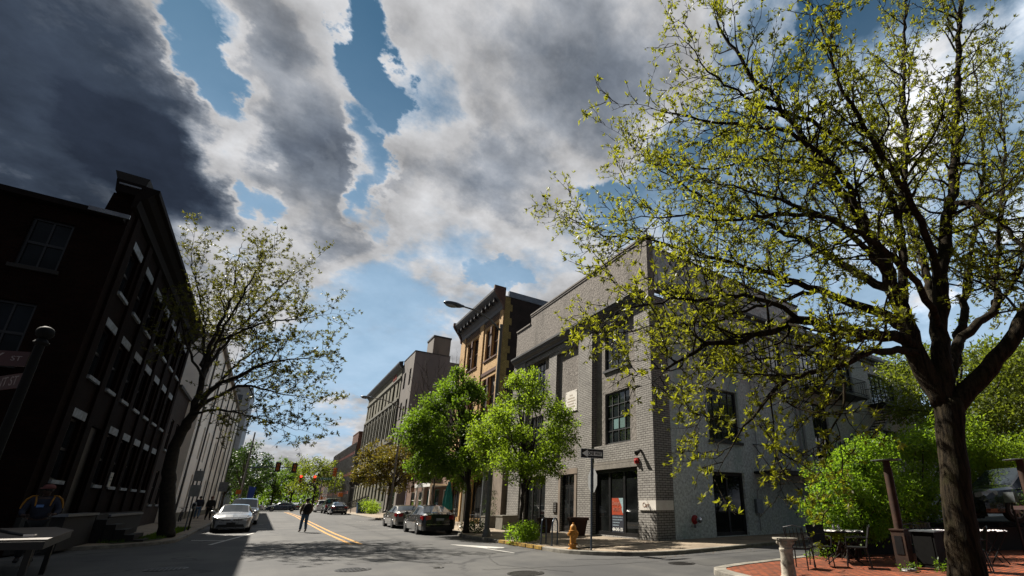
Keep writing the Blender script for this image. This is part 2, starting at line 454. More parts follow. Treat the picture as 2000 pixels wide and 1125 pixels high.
# limbs of the two locust trees: x, y, z, radius; then the clouds and gaps of the sky
BIG={
'trunk':[[11.56,3.86,-0.15,0.38],[11.64,3.8,0.77,0.32],[11.72,3.74,1.75,0.29],[11.84,3.66,2.8,0.28],[11.94,3.59,3.64,0.31]],
'a':[[11.98,3.56,3.47,0.24],[12.29,3.1,4.06,0.22],[12.5,2.7,4.52,0.19],[12.73,2.29,5.04,0.17],[13.13,1.77,6.05,0.14],[13.53,1.24,7.62,0.11],[14.42,0.61,10.26,0.07]],
'b':[[11.89,3.63,3.59,0.25],[12.04,3.52,4.77,0.21],[12.36,3.42,5.96,0.19],[12.62,3.23,7.06,0.17],[13.06,3.04,8.3,0.15],[13.53,2.71,9.89,0.13],[14.02,2.36,11.99,0.1],[14.51,2.01,14.33,0.08],[15.52,1.42,18.07,0.05]],
'c':[[11.85,3.65,3.59,0.26],[11.66,3.79,4.41,0.24],[11.55,3.86,5.02,0.22],[11.38,3.87,5.81,0.19],[11.16,3.9,6.76,0.17],[10.79,4.04,7.73,0.14],[10.21,4.2,8.85,0.11],[9.72,4.42,9.85,0.09],[9.12,4.6,10.78,0.07],[8.14,5.05,12.44,0.05],[7.52,5.25,13.64,0.03]],
'd':[[11.52,3.89,5.79,0.13],[12.06,3.87,7.18,0.11],[12.53,3.78,8.82,0.1],[13.25,3.52,11.02,0.08],[13.94,3.27,14.15,0.06],[14.73,2.84,17.7,0.04]],
'e':[[11.59,3.84,4.9,0.15],[11.13,3.92,5.02,0.14],[10.27,4.16,5.04,0.13],[9.19,4.43,5.02,0.11],[8.42,4.61,5.08,0.1],[7.63,4.8,4.79,0.08],[6.86,4.98,4.47,0.06],[5.92,5.27,4.13,0.045],[5.28,5.48,3.71,0.02]],
'f':[[11.5,3.9,5.4,0.14],[11.47,4.04,5.57,0.13],[11.35,4.37,5.95,0.12],[11.05,4.95,6.34,0.11],[10.74,5.42,6.74,0.09],[10.28,5.99,7.25,0.08],[9.48,6.68,7.62,0.065],[8.55,7.45,8.0,0.05],[7.53,8.18,8.48,0.035],[6.42,8.84,8.58,0.025],[5.62,9.4,9.16,0.012]],
'g':[[11.5,3.9,6.05,0.13],[11.57,3.97,6.3,0.12],[11.49,4.52,6.91,0.11],[11.36,4.98,7.55,0.1],[11.19,5.59,8.37,0.08],[10.63,6.47,9.25,0.06],[9.79,7.56,10.26,0.045],[8.82,8.49,11.47,0.025],[8.1,9.12,12.57,0.012]],
'h':[[11.47,3.8,4.74,0.1],[10.86,3.86,4.73,0.09],[9.81,3.99,4.47,0.08],[8.62,4.22,4.08,0.06],[7.65,4.42,3.75,0.05],[6.86,4.61,3.28,0.035],[6.29,4.77,2.75,0.02],[6.08,4.91,2.33,0.01]],
'i':[[10.84,4.0,7.56,0.08],[9.86,3.84,8.46,0.07],[9.28,3.88,8.95,0.06],[8.43,4.11,9.34,0.05],[7.83,4.29,9.45,0.04],[6.62,4.9,9.41,0.03],[5.64,5.47,9.59,0.015]],
'j':[[12.37,3.78,8.28,0.08],[11.37,3.75,10.21,0.07],[10.44,4.04,10.39,0.06],[9.38,4.42,10.85,0.05],[8.34,4.91,11.07,0.035],[7.39,5.34,11.68,0.025],[6.69,5.71,12.77,0.012]],
'k':[[10.97,3.91,7.11,0.07],[11.29,4.54,9.4,0.06],[10.84,5.1,10.45,0.05],[10.48,5.48,10.79,0.045],[9.87,6.03,10.95,0.035],[8.66,7.01,10.66,0.025],[7.65,7.73,11.02,0.015],[7.11,8.11,11.48,0.01]],
'l':[[12.13,3.57,3.96,0.15],[12.63,3.47,4.87,0.13],[13.46,3.25,5.53,0.12],[14.64,2.9,6.37,0.1],[15.25,2.72,7.68,0.07],[15.91,2.5,9.2,0.06],[16.7,2.06,11.75,0.04],[17.42,1.67,14.98,0.02]],
'm':[[14.64,2.9,6.37,0.07],[15.51,2.29,7.57,0.05],[16.41,1.65,9.18,0.03]],
'n':[[13.11,3.0,8.46,0.09],[12.79,2.62,8.6,0.08],[12.59,2.15,8.0,0.06],[12.39,1.8,7.08,0.05],[12.28,1.63,6.22,0.03]],
'o':[[12.05,3.63,3.72,0.18],[13.56,3.91,5.88,0.14],[15.1,4.29,8.7,0.11],[16.2,4.74,11.71,0.08],[16.76,5.32,15.67,0.05],[16.94,5.69,19.97,0.03]],
'p':[[12.07,3.62,3.72,0.14],[14.55,3.58,6.29,0.11],[16.72,3.39,9.19,0.08],[19.04,2.85,13.56,0.05],[20.41,2.5,18.64,0.03]],
'q':[[12.46,3.34,6.51,0.1],[11.07,2.98,7.62,0.08],[9.4,2.93,8.58,0.06],[8.33,2.96,9.6,0.04],[7.7,2.92,11.1,0.02]],
'r_':[[12.16,3.43,5.4,0.09],[10.39,3.22,6.09,0.07],[8.9,3.29,6.46,0.055],[7.52,3.53,6.62,0.04],[6.41,3.82,6.77,0.025],[5.59,4.28,6.91,0.012]],
's':[[11.2,3.87,6.62,0.08],[9.32,3.97,7.35,0.06],[8.03,4.39,7.33,0.045],[6.7,4.96,7.0,0.03],[5.78,5.49,7.05,0.018],[5.02,6.03,6.93,0.01]],
't':[[8.42,4.61,5.08,0.06],[7.24,4.83,5.37,0.045],[6.26,5.16,5.23,0.035],[5.32,5.57,5.03,0.02],[4.57,5.98,4.78,0.01]],
'u':[[10.74,5.42,6.74,0.06],[9.53,6.39,6.32,0.045],[8.62,7.16,6.01,0.03],[7.53,7.93,5.8,0.02],[6.36,8.76,5.66,0.008]],
'v':[[8.62,4.22,4.08,0.035],[8.56,4.14,3.36,0.025],[8.24,4.37,2.7,0.015],[7.9,4.61,2.42,0.006]],
'w':[[10.24,4.18,5.02,0.035],[9.97,5.23,4.84,0.03],[9.26,6.1,4.81,0.02],[8.39,6.96,4.49,0.012],[8.12,7.27,3.63,0.006]],
}
LEFT={
'trunk':[[-3.12,28.32,0.13,0.3],[-3.68,28.71,2.88,0.25],[-3.75,28.76,4.01,0.22],[-3.58,28.64,4.98,0.2],[-3.35,28.48,5.73,0.17]],
'a':[[-3.42,28.53,5.68,0.15],[-3.43,28.54,7.01,0.12],[-3.49,28.57,8.18,0.1],[-3.42,28.53,9.84,0.08],[-3.22,28.76,11.71,0.05],[-3.41,29.13,13.67,0.03],[-3.48,29.3,15.16,0.012]],
'b':[[-3.34,28.47,5.68,0.13],[-2.89,27.79,6.73,0.11],[-2.15,26.9,7.16,0.09],[-1.42,26.01,7.59,0.07],[-0.37,25.02,7.94,0.04],[0.98,23.94,7.9,0.012]],
'c':[[-3.33,28.46,5.98,0.1],[-2.74,28.66,6.5,0.08],[-2.05,28.66,7.13,0.07],[-1.46,28.49,7.18,0.06],[-0.27,27.89,6.9,0.03],[1.1,27.05,6.6,0.012]],
'd':[[-3.41,28.52,7.86,0.09],[-3.04,28.87,9.12,0.07],[-2.35,28.99,10.82,0.055],[-1.61,28.72,12.27,0.04],[-0.98,28.39,13.46,0.025],[-0.37,28.09,14.18,0.01]],
'e':[[-3.28,28.43,9.16,0.07],[-2.22,26.7,9.52,0.055],[-1.2,25.48,9.8,0.04],[-0.07,24.32,9.78,0.025],[0.74,23.62,9.95,0.01]],
'f':[[-3.49,28.57,7.43,0.08],[-3.9,29.6,9.38,0.07],[-4.22,30.07,10.74,0.055],[-4.95,30.83,12.67,0.04],[-5.6,31.42,14.27,0.025],[-5.87,31.73,15.81,0.01]],
'g':[[-3.39,28.5,5.53,0.06],[-2.45,26.86,5.62,0.05],[-1.45,25.66,5.35,0.035],[-0.3,24.48,4.92,0.02],[0.8,23.58,4.58,0.008]],
'h':[[-3.4,28.51,8.18,0.06],[-2.95,26.72,9.58,0.05],[-2.49,25.91,11.04,0.04],[-2.18,25.45,12.39,0.02],[-1.85,25.09,13.25,0.01]],
'i':[[-3.36,28.48,7.22,0.06],[-3.96,27.68,8.17,0.05],[-4.51,27.46,9.46,0.035],[-4.85,27.33,10.72,0.015]],
'j':[[-2.89,27.79,6.73,0.06],[-2.13,28.6,8.43,0.05],[-1.13,28.75,9.7,0.035],[0.11,28.24,10.05,0.015]],
'k':[[-3.43,28.54,7.01,0.07],[-3.48,31.02,9.4,0.05],[-3.25,32.08,11.66,0.04],[-3.07,32.57,14.2,0.02],[-2.63,32.38,15.69,0.01]],
}
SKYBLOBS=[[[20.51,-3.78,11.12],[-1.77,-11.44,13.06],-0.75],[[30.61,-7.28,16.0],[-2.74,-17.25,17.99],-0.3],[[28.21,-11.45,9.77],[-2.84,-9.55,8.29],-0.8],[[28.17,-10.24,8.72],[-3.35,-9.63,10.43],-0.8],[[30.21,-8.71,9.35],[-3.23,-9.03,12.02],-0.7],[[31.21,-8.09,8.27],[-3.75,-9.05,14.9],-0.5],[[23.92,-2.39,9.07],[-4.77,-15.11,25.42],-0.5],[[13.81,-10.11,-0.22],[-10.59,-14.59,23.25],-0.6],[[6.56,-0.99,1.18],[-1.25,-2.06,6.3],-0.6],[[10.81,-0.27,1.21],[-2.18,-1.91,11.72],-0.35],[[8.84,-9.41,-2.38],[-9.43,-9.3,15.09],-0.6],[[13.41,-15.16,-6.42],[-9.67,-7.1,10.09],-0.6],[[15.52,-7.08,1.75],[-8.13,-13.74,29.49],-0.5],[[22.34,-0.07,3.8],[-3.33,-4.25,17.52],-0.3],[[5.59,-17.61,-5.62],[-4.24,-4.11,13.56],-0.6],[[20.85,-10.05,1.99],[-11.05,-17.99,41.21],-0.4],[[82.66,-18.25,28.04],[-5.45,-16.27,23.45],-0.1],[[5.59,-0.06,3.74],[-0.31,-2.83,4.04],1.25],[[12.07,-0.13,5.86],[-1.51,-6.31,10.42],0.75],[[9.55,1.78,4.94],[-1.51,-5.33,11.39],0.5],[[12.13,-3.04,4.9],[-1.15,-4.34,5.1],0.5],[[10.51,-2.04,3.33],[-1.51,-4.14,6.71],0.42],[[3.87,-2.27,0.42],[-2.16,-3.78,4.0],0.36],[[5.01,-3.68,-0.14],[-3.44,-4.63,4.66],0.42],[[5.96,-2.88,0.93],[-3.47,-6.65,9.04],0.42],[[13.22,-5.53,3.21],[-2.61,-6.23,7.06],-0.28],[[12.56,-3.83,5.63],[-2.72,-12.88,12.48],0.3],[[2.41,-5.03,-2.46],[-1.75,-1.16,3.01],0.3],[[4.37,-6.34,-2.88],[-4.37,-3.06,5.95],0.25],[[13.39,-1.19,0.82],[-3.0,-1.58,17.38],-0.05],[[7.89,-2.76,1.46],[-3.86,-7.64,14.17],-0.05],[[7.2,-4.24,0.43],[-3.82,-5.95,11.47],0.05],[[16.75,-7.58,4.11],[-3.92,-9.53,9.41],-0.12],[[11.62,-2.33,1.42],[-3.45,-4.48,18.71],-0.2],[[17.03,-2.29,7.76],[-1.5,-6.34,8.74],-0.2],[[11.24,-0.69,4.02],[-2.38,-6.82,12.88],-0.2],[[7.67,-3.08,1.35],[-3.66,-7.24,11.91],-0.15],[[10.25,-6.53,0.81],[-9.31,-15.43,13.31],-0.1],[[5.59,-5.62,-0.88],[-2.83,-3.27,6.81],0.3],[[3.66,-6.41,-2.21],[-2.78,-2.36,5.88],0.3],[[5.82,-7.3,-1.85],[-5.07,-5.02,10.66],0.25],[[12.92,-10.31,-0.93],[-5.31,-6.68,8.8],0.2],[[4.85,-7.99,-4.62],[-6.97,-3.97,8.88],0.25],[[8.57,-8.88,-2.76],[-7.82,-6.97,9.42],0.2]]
# ------------------------------------------------------------------ camera, sun and sky
cam = bpy.data.cameras.new('camera'); co = bpy.data.objects.new('camera', cam); COL.objects.link(co)
cam.sensor_fit = 'HORIZONTAL'; cam.sensor_width = 36; cam.lens = 15.957
cam.shift_x = -.085; cam.shift_y = .06525
cam.clip_start = .1; cam.clip_end = 3000
co.location = (0, 0, 1.5); co.rotation_euler = (R(90 + 18.231), 0, R(-35.265))
S.camera = co
SUN = Vector((-.40, .80, 1.0)).normalized()
sl = bpy.data.lights.new('sun', 'SUN'); so = bpy.data.objects.new('sun', sl); COL.objects.link(so)
sl.energy = 5.0; sl.angle = R(.5); sl.color = (1, .93, .82)
so.rotation_euler = SUN.to_track_quat('Z', 'Y').to_euler(); so.location = (-20, 40, 60)
S.view_settings.view_transform = 'Standard'; S.view_settings.look = 'None'
S.view_settings.exposure = 1.3; S.view_settings.gamma = 1
S.render.engine = 'CYCLES'
S.cycles.max_bounces = 6; S.cycles.transparent_max_bounces = 6
S.cycles.sample_clamp_indirect = 4

def make_world():
    w = bpy.data.worlds.new('World'); S.world = w; w.use_nodes = True
    n = w.node_tree.nodes; l = w.node_tree.links
    bg = n['Background']
    tc = n.new('ShaderNodeTexCoord')
    nv = n.new('ShaderNodeVectorMath'); nv.operation = 'NORMALIZE'; l.new(tc.outputs['Generated'], nv.inputs[0])
    D = nv.outputs[0]
    sky = n.new('ShaderNodeTexSky'); sky.sky_type = 'NISHITA'; sky.sun_disc = False
    sky.sun_elevation = math.asin(SUN.z); sky.sun_rotation = math.atan2(SUN.x, SUN.y)
    sky.air_density = .75; sky.dust_density = .05; sky.ozone_density = 3.0
    sep = n.new('ShaderNodeSeparateXYZ'); l.new(D, sep.inputs[0])
    # cloud layer coordinates: direction pushed on to a high deck
    zz = mathn(n, l, 'ADD', mathn(n, l, 'MAXIMUM', sep.outputs[2], 0), .32)
    dv = n.new('ShaderNodeVectorMath'); dv.operation = 'DIVIDE'; l.new(D, dv.inputs[0])
    cz = n.new('ShaderNodeCombineXYZ')
    for i in range(3): l.new(zz, cz.inputs[i])
    l.new(cz.outputs[0], dv.inputs[1])
    f1 = noise(n, l, dv.outputs[0], 2.6, 10, .62)
    wn = n.new('ShaderNodeTexNoise'); wn.inputs['Scale'].default_value = 6.5; wn.inputs['Detail'].default_value = 6; wn.inputs['Roughness'].default_value = .6
    l.new(dv.outputs[0], wn.inputs['Vector'])
    wa = n.new('ShaderNodeVectorMath'); wa.operation = 'MULTIPLY_ADD'
    sb = n.new('ShaderNodeVectorMath'); sb.operation = 'SUBTRACT'; l.new(wn.outputs['Color'], sb.inputs[0]); sb.inputs[1].default_value = (.5, .5, .5)
    l.new(sb.outputs[0], wa.inputs[0]); wa.inputs[1].default_value = (.22, .22, .22); l.new(D, wa.inputs[2])
    DW = wa.outputs[0]
    acc = mathn(n, l, 'MULTIPLY_ADD', f1, 1.75, -.36)
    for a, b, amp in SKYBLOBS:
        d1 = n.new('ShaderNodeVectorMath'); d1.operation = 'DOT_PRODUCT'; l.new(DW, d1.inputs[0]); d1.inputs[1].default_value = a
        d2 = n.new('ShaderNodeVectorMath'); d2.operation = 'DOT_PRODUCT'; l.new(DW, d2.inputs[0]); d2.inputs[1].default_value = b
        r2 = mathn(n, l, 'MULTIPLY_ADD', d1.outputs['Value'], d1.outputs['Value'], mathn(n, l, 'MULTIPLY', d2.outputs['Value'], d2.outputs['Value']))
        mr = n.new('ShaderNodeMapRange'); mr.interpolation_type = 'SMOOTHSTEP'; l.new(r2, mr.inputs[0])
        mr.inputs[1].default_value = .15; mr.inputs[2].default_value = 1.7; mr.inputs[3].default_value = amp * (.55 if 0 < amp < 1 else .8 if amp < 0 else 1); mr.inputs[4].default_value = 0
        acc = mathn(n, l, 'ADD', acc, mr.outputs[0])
    # dark cloud deck added in the unseen sky behind, to dim shaded surfaces
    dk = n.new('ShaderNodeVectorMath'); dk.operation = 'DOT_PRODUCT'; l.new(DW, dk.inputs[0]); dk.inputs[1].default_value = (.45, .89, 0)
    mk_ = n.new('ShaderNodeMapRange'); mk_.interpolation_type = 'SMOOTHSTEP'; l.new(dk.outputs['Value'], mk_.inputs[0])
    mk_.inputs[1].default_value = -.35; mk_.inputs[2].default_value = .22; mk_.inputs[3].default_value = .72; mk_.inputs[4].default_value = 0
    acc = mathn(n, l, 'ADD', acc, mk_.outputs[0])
    # bright thin cloud added far right, out of view, to light the white building
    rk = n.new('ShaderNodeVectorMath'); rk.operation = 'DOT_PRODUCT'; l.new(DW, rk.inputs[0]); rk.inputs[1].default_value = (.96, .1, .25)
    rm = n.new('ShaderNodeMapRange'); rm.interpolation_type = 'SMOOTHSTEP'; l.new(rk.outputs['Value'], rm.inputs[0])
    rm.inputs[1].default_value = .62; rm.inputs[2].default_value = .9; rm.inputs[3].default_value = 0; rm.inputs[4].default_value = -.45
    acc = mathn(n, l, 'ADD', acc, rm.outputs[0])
    al = n.new('ShaderNodeMapRange'); al.interpolation_type = 'SMOOTHSTEP'; l.new(acc, al.inputs[0])
    al.inputs[1].default_value = .06; al.inputs[2].default_value = .50
    cr = n.new('ShaderNodeValToRGB'); l.new(mathn(n, l, 'MULTIPLY', acc, .5), cr.inputs[0])
    e = cr.color_ramp.elements
    e[0].position = .10; e[0].color = (.38, .48, .60, 1)
    e[1].position = .95; e[1].color = (.022, .030, .048, 1)
    for p, c in ((.22, (.56, .565, .58)), (.32, (.50, .50, .51)), (.41, (.31, .33, .365)), (.51, (.18, .205, .245)), (.62, (.105, .125, .16)), (.78, (.04, .054, .08))):
        k = e.new(p); k.color = (*c, 1)
    # billowing variation inside the clouds
    f2 = noise(n, l, dv.outputs[0], 7, 8, .6)
    m2 = n.new('ShaderNodeMapRange'); l.new(f2, m2.inputs[0]); m2.inputs[1].default_value = .3; m2.inputs[2].default_value = .7; m2.inputs[3].default_value = .62; m2.inputs[4].default_value = 1.32
    c2 = n.new('ShaderNodeCombineColor')
    for i in range(3): l.new(m2.outputs[0], c2.inputs[i])
    cc = mixc(n, l, 1, cr.outputs[0], c2.outputs[0], 'MULTIPLY')
    skys = n.new('ShaderNodeVectorMath'); skys.operation = 'SCALE'; l.new(sky.outputs[0], skys.inputs[0]); skys.inputs[3].default_value = SKYK
    hz = n.new('ShaderNodeMapRange'); hz.interpolation_type = 'SMOOTHSTEP'; l.new(sep.outputs[2], hz.inputs[0])
    hz.inputs[1].default_value = .22; hz.inputs[2].default_value = .80; hz.inputs[3].default_value = .95; hz.inputs[4].default_value = .04
    hv = mathn(n, l, 'MULTIPLY', hz.outputs[0], mathn(n, l, 'MULTIPLY_ADD', f2, .8, .55))
    skyc = mixc(n, l, 1, skys.outputs[0], (.58, .98, .90), 'MULTIPLY')
    skyc = mixc(n, l, hv, skyc, (2.9, 4.05, 5.3))
    gl = mathn(n, l, 'MULTIPLY_ADD', rm.outputs[0], -1.6, 1.0)  # extra brightness for the added right-hand cloud
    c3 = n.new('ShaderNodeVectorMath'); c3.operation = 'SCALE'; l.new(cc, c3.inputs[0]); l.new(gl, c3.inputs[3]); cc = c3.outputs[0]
    inv = n.new('ShaderNodeVectorMath'); inv.operation = 'SCALE'; l.new(cc, inv.inputs[0]); inv.inputs[3].default_value = 6.9
    out = mixc(n, l, al.outputs[0], skyc, inv.outputs[0])
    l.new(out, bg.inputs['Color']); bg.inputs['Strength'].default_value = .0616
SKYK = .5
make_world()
# ------------------------------------------------------------------ ground, roads, pavements
def strip_grid(xs, ys, dz):
    mb = MB()
    vs = [(x, y, zg(y) + dz) for y in ys for x in xs]
    nx = len(xs)
    fs = [(j * nx + i, j * nx + i + 1, (j + 1) * nx + i + 1, (j + 1) * nx + i) for j in range(len(ys) - 1) for i in range(nx - 1)]
    return mb.add(vs, fs)
YS = [-60, -20, 0, 10, 20, 30, 34, 38, 42, 45, 46, 50, 55, 60, 70, 80, 94, 100, 140, 200, 300, 480]
tag(strip_grid([-260, -100, -40, -10, 0, 10, 40, 100, 260], YS, 0).build('road', M['asphalt'], smooth=True), kind='structure')

def arc(cx, cy, r, a0, a1, n=10):
    return [(cx + r * math.cos(R(a0 + (a1 - a0) * i / n)), cy + r * math.sin(R(a0 + (a1 - a0) * i / n))) for i in range(n + 1)]

def inset(pts, d):
    """offset an open polyline to its left by d"""
    out = []
    for i, p in enumerate(pts):
        a = Vector(pts[max(0, i - 1)]); b = Vector(pts[min(len(pts) - 1, i + 1)])
        t = (b - a).normalized(); out.append((p[0] - t.y * d, p[1] + t.x * d))
    return out

def dense(pts, step=3):
    out = [pts[0]]
    for a, b in zip(pts, pts[1:]):
        L = math.dist(a, b); k = max(1, int(L / step))
        out += [(a[0] + (b[0] - a[0]) * i / k, a[1] + (b[1] - a[1]) * i / k) for i in range(1, k + 1)]
    return out

def kerb(line, name, mat, h=.12, w=.16):
    """kerb stone along an open line, pavement on its left"""
    A = dense(line); B = inset(A, w); mb = MB(); vs = []; fs = []
    for (ax, ay), (bx, by) in zip(A, B):
        za = zg(ay)
        vs += [(ax, ay, za - .1), (ax + (bx - ax) * .08, ay + (by - ay) * .08, za + h - .015), (ax + (bx - ax) * .2, ay + (by - ay) * .2, za + h), (bx, by, zg(by) + h), (bx, by, zg(by) - .1)]
    for i in range(len(A) - 1):
        for k in range(4): fs.append((i * 5 + k, (i + 1) * 5 + k, (i + 1) * 5 + k + 1, i * 5 + k + 1))
    fs += [(0, 1, 2, 3, 4), tuple(range(len(A) * 5 - 1, len(A) * 5 - 6, -1))]
    fs = [tuple(reversed(f)) for f in fs]
    return tag(mb.add(vs, fs).build(name, mat), kind='structure')

def pavement(line, side_x, name, mat, h=.116, w=.16):
    """sheet between a kerb line and a far edge x = side_x"""
    A = inset(dense(line), w); mb = MB(); vs = []; fs = []
    for x, y in A: vs += [(x, y, zg(y) + h), (side_x, y, zg(y) + h)]
    for i in range(len(A) - 1): fs.append((2 * i, 2 * i + 1, 2 * i + 3, 2 * i + 2))
    return tag(mb.add(vs, fs).build(name, mat, smooth=False), kind='structure')

# near right block: the kerb runs along the alley, round the bulb and up the street
RK = [(60, 11.75), (17.5, 11.6), (12.5, 11.25)] + arc(11.2, 14.25, 3.05, -80, -180, 12)[1:] + [(8.15, 18.5), (8.15, 22.5), (8.4, 24.3), (8.95, 25.2), (8.95, 92), (9.6, 93.2)]
RK = RK[::-1]   # pavement on the left of the direction of travel
kerb(RK, 'kerb', M['kerb'])
def sheet(pts, z, name, mat):
    mb = MB(); mb.add([(x, y, z) for x, y in pts], [tuple(range(len(pts)))])
    o = mb.build(name, mat); return tag(o, kind='structure')
i = inset(dense(RK), .16)
pv = MB(); vs = []; fs = []
for x, y in i: vs += [(x, y, zg(y) + .116), (max(x, 13.3) if y > 13.5 else x + .02, y if y > 13.5 else max(y, 13.9), zg(y) + .116)]
for k in range(len(i) - 1): fs.append((2 * k, 2 * k + 1, 2 * k + 3, 2 * k + 2))
pv.add(vs, [tuple(f) for f in fs])
pv.add([(8.9, 13.9, .115), (60, 13.9, .115), (60, 14.7, .115), (8.4, 14.7, .115)], [(0, 1, 2, 3)])
pv.add([(8.5, 13.7, .113), (12.4, 11.5, .113), (18, 11.8, .113), (60, 12, .113), (60, 14.2, .113), (8.6, 14.2, .113)], [(0, 1, 2, 3, 4, 5)])
tag(pv.build('sidewalk', M['concrete']), kind='structure')
# worn yellow paint along the bulb
yk = [p for p in RK if 14 < p[1] < 22.6]
yl = [(8.15, 18.8)] + [p for p in dense(RK, .4) if 14.6 < p[1] < 18.5 and p[0] < 9]
A = [(8.143, 18.6), (8.143, 15.2)]
mb = MB()
for k in range(6):
    y0 = 18.6 - k * .62
    mb.box(8.138, 8.30, y0 - .55, y0, .02, .1235)
tag(mb.build('kerb_paint', M['yellow_kerb']), kind='structure')
# left block
LK = [(-2.6, 92), (-2.6, 27.2)] + arc(-5.7, 27.1, 3.1, 0, -90, 10)[1:] + [(-60, 24.0)]
LK = LK[::-1]
LKK = [(-60, 24.0)] + arc(-5.7, 27.1, 3.1, -90, 0, 10) + [(-2.6, 92), (-3.4, 93.2)]
kerb(LKK, 'kerb', M['kerb'])
i = inset(dense(LKK), .16)
pv = MB(); vs = []; fs = []
for x, y in i: vs += [(x, y, zg(y) + .116), (min(x, -6.6) if x > -6.5 else x, y if x > -6.5 else 27, zg(y) + .116)]
for k in range(len(i) - 1): fs.append((2 * k, 2 * k + 1, 2 * k + 3, 2 * k + 2))
pv.add(vs, fs)
pv.add([(-60, 24.2, .113), (-5.6, 24.3, .113), (-5.2, 28, .113), (-60, 28, .113)], [(0, 1, 2, 3)])
tag(pv.build('sidewalk', M['concrete']), kind='structure')
# far blocks beyond the crossing
kerb([(60, 101), (12, 101), (9.5, 103), (9.0, 106), (9.0, 300)][::-1], 'kerb', M['kerb'])
kerb([(-60, 101), (-6, 101), (-3.2, 103), (-2.6, 106), (-2.6, 300)], 'kerb', M['kerb'])
tag(strip_grid([9.1, 60], [102.5, 140, 300], .115).build('sidewalk', M['concrete']), kind='structure')
tag(strip_grid([-60, -2.75], [102.5, 140, 300], .115).build('sidewalk', M['concrete']), kind='structure')
# patio block on the near right
PK = [(60, 9.0), (14, 8.25), (11.2, 8.12), (10.0, 8.12), (9.3, 8.04), (8.85, 7.93), (8.52, 7.62), (8.32, 7.2), (8.0, 6.2), (7.4, 3), (7.0, -2), (6.8, -25)]
kerb(PK, 'kerb', M['kerb'], w=.3)
pp = inset(PK, .29)
sheet(pp + [(60, -25)], .105, 'patio_paving', M['paving'])
# verge below the street tree
vg = MB(); pts = arc(-5.7, 27.1, 2.55, -55, 0, 8) + [(-3.15, 37), (-3.9, 37), (-3.9, 27.5), (-4.7, 26.2)]
vg.add([(x, y, zg(y) + .135) for x, y in pts], [tuple(range(len(pts)))])
tag(vg.build('verge', M['grass']), kind='structure')
gr = MB(); rnd = random.Random(3)
for k in range(2600):
    x = rnd.uniform(-3.9, -3.1); y = 25.6 + 11.2 * rnd.random()
    if y < 27.3: x = -3.2 - (27.3 - y) * .5 - rnd.random() * .7
    h = rnd.uniform(.05, .16); a = rnd.uniform(0, 6.28); dx, dy = math.cos(a) * .02, math.sin(a) * .02
    z = zg(y) + .13; lx, ly = rnd.uniform(-.05, .05), rnd.uniform(-.05, .05)
    gr.add([(x - dx, y - dy, z), (x + dx, y + dy, z), (x + lx, y + ly, z + h)], [(0, 1, 2)])
tag(gr.build('verge_grass', M['leaf_mid']), 'short grass of the verge round the leaning street tree', 'grass', kind='stuff')

# road paint: sheets 4 mm above the asphalt
def mark(name, polys, mat):
    mb = MB()
    for p in polys:
        mb.add([(x, y, zg(y) + .004 + .0006 * abs(y - 20) * 0) for x, y in p], [tuple(range(len(p)))])
    return tag(mb.build(name, mat), kind='structure')
cl = []
for x in (3.10, 3.44):
    ys = [21.2, 26, 30, 34, 38, 42, 45, 46, 50, 55, 60, 70, 80, 90]
    for a, b in zip(ys, ys[1:]): cl.append([(x, a), (x + .14, a), (x + .14, b), (x, b)])
mark('centre_line', cl, M['yellow_mark'])
mark('parking_mark', [[(-1.94, 31.0), (-.38, 30.86), (-.38, 31.06), (-1.94, 31.2)],
    [(-2.2, 27.5), (-.95, 26.7), (-.95, 26.95), (-2.2, 27.75)],
    [(-1.42, 24.3), (-1.28, 24.3), (.02, 32.3), (-.12, 32.3)], [(-.35, 36.6), (.55, 36.6), (.55, 36.8), (-.35, 36.8)],
    [(-.3, 42.2), (.4, 42.2), (.4, 42.4), (-.3, 42.4)]], M['white_mark'])
mark('corner_mark', [[(6.30, 19.0), (6.45, 19.05), (7.56, 16.75), (7.50, 16.55), (7.12, 16.55)], [(6.30, 18.95), (6.41, 18.95), (6.86, 16.7), (6.80, 16.6)],
    [(6.80, 16.6), (6.88, 16.6), (7.03, 14.66), (6.95, 14.66)], [(6.40, 18.8), (7.0, 16.9), (6.82, 16.6)]], M['white_mark'])
mark('bay_mark', [[(6.7, y), (7.3, y), (7.3, y + .12), (6.7, y + .12)] for y in (32, 38.2, 44.5, 51)] , M['white_mark'])

# tar-sealed cracks, an old trench patch and gutter dirt
M['tar'] = mk('tar sealed crack', (.022, .022, .024), .6, .3, 6)
M['patch'] = asphalt('newer asphalt patch', .075)
def crack(pts, w, seed):
    rn = random.Random(seed); q = []
    for (ax, ay), (bx, by) in zip(pts, pts[1:]):
        k = max(2, int(math.dist((ax, ay), (bx, by)) / .22))
        for i in range(k): q.append((ax + (bx - ax) * i / k + rn.uniform(-.05, .05), ay + (by - ay) * i / k + rn.uniform(-.05, .05)))
    q.append(pts[-1]); L = inset(q, w * .5); Rr = inset(q, -w * .5)
    return [[L[i], Rr[i], Rr[i + 1], L[i + 1]] for i in range(len(q) - 1)]
cks = []
for k, (pts, w) in enumerate((([(3.6, 18.4), (3.3, 16.6), (2.75, 14.0)], .035), ([(7.6, 11.9), (9.6, 10.9), (12.5, 10.55), (17, 10.3)], .04), ([(4.6, 11.4), (7.4, 10.6), (9.2, 10.2)], .03), ([(-1, 20.5), (2.5, 20.0), (6.8, 20.8)], .02), ([(.2, 30), (3, 29.6), (6.5, 30.4)], .025), ([(5.2, 22), (5.6, 30), (5.3, 44)], .03), ([(.6, 34), (.9, 52)], .03), ([(6.1, 14.6), (5.3, 12.2), (6.2, 9.8)], .022))):
    cks += crack(pts, w, k)
mark('road_crack', cks, M['tar'])
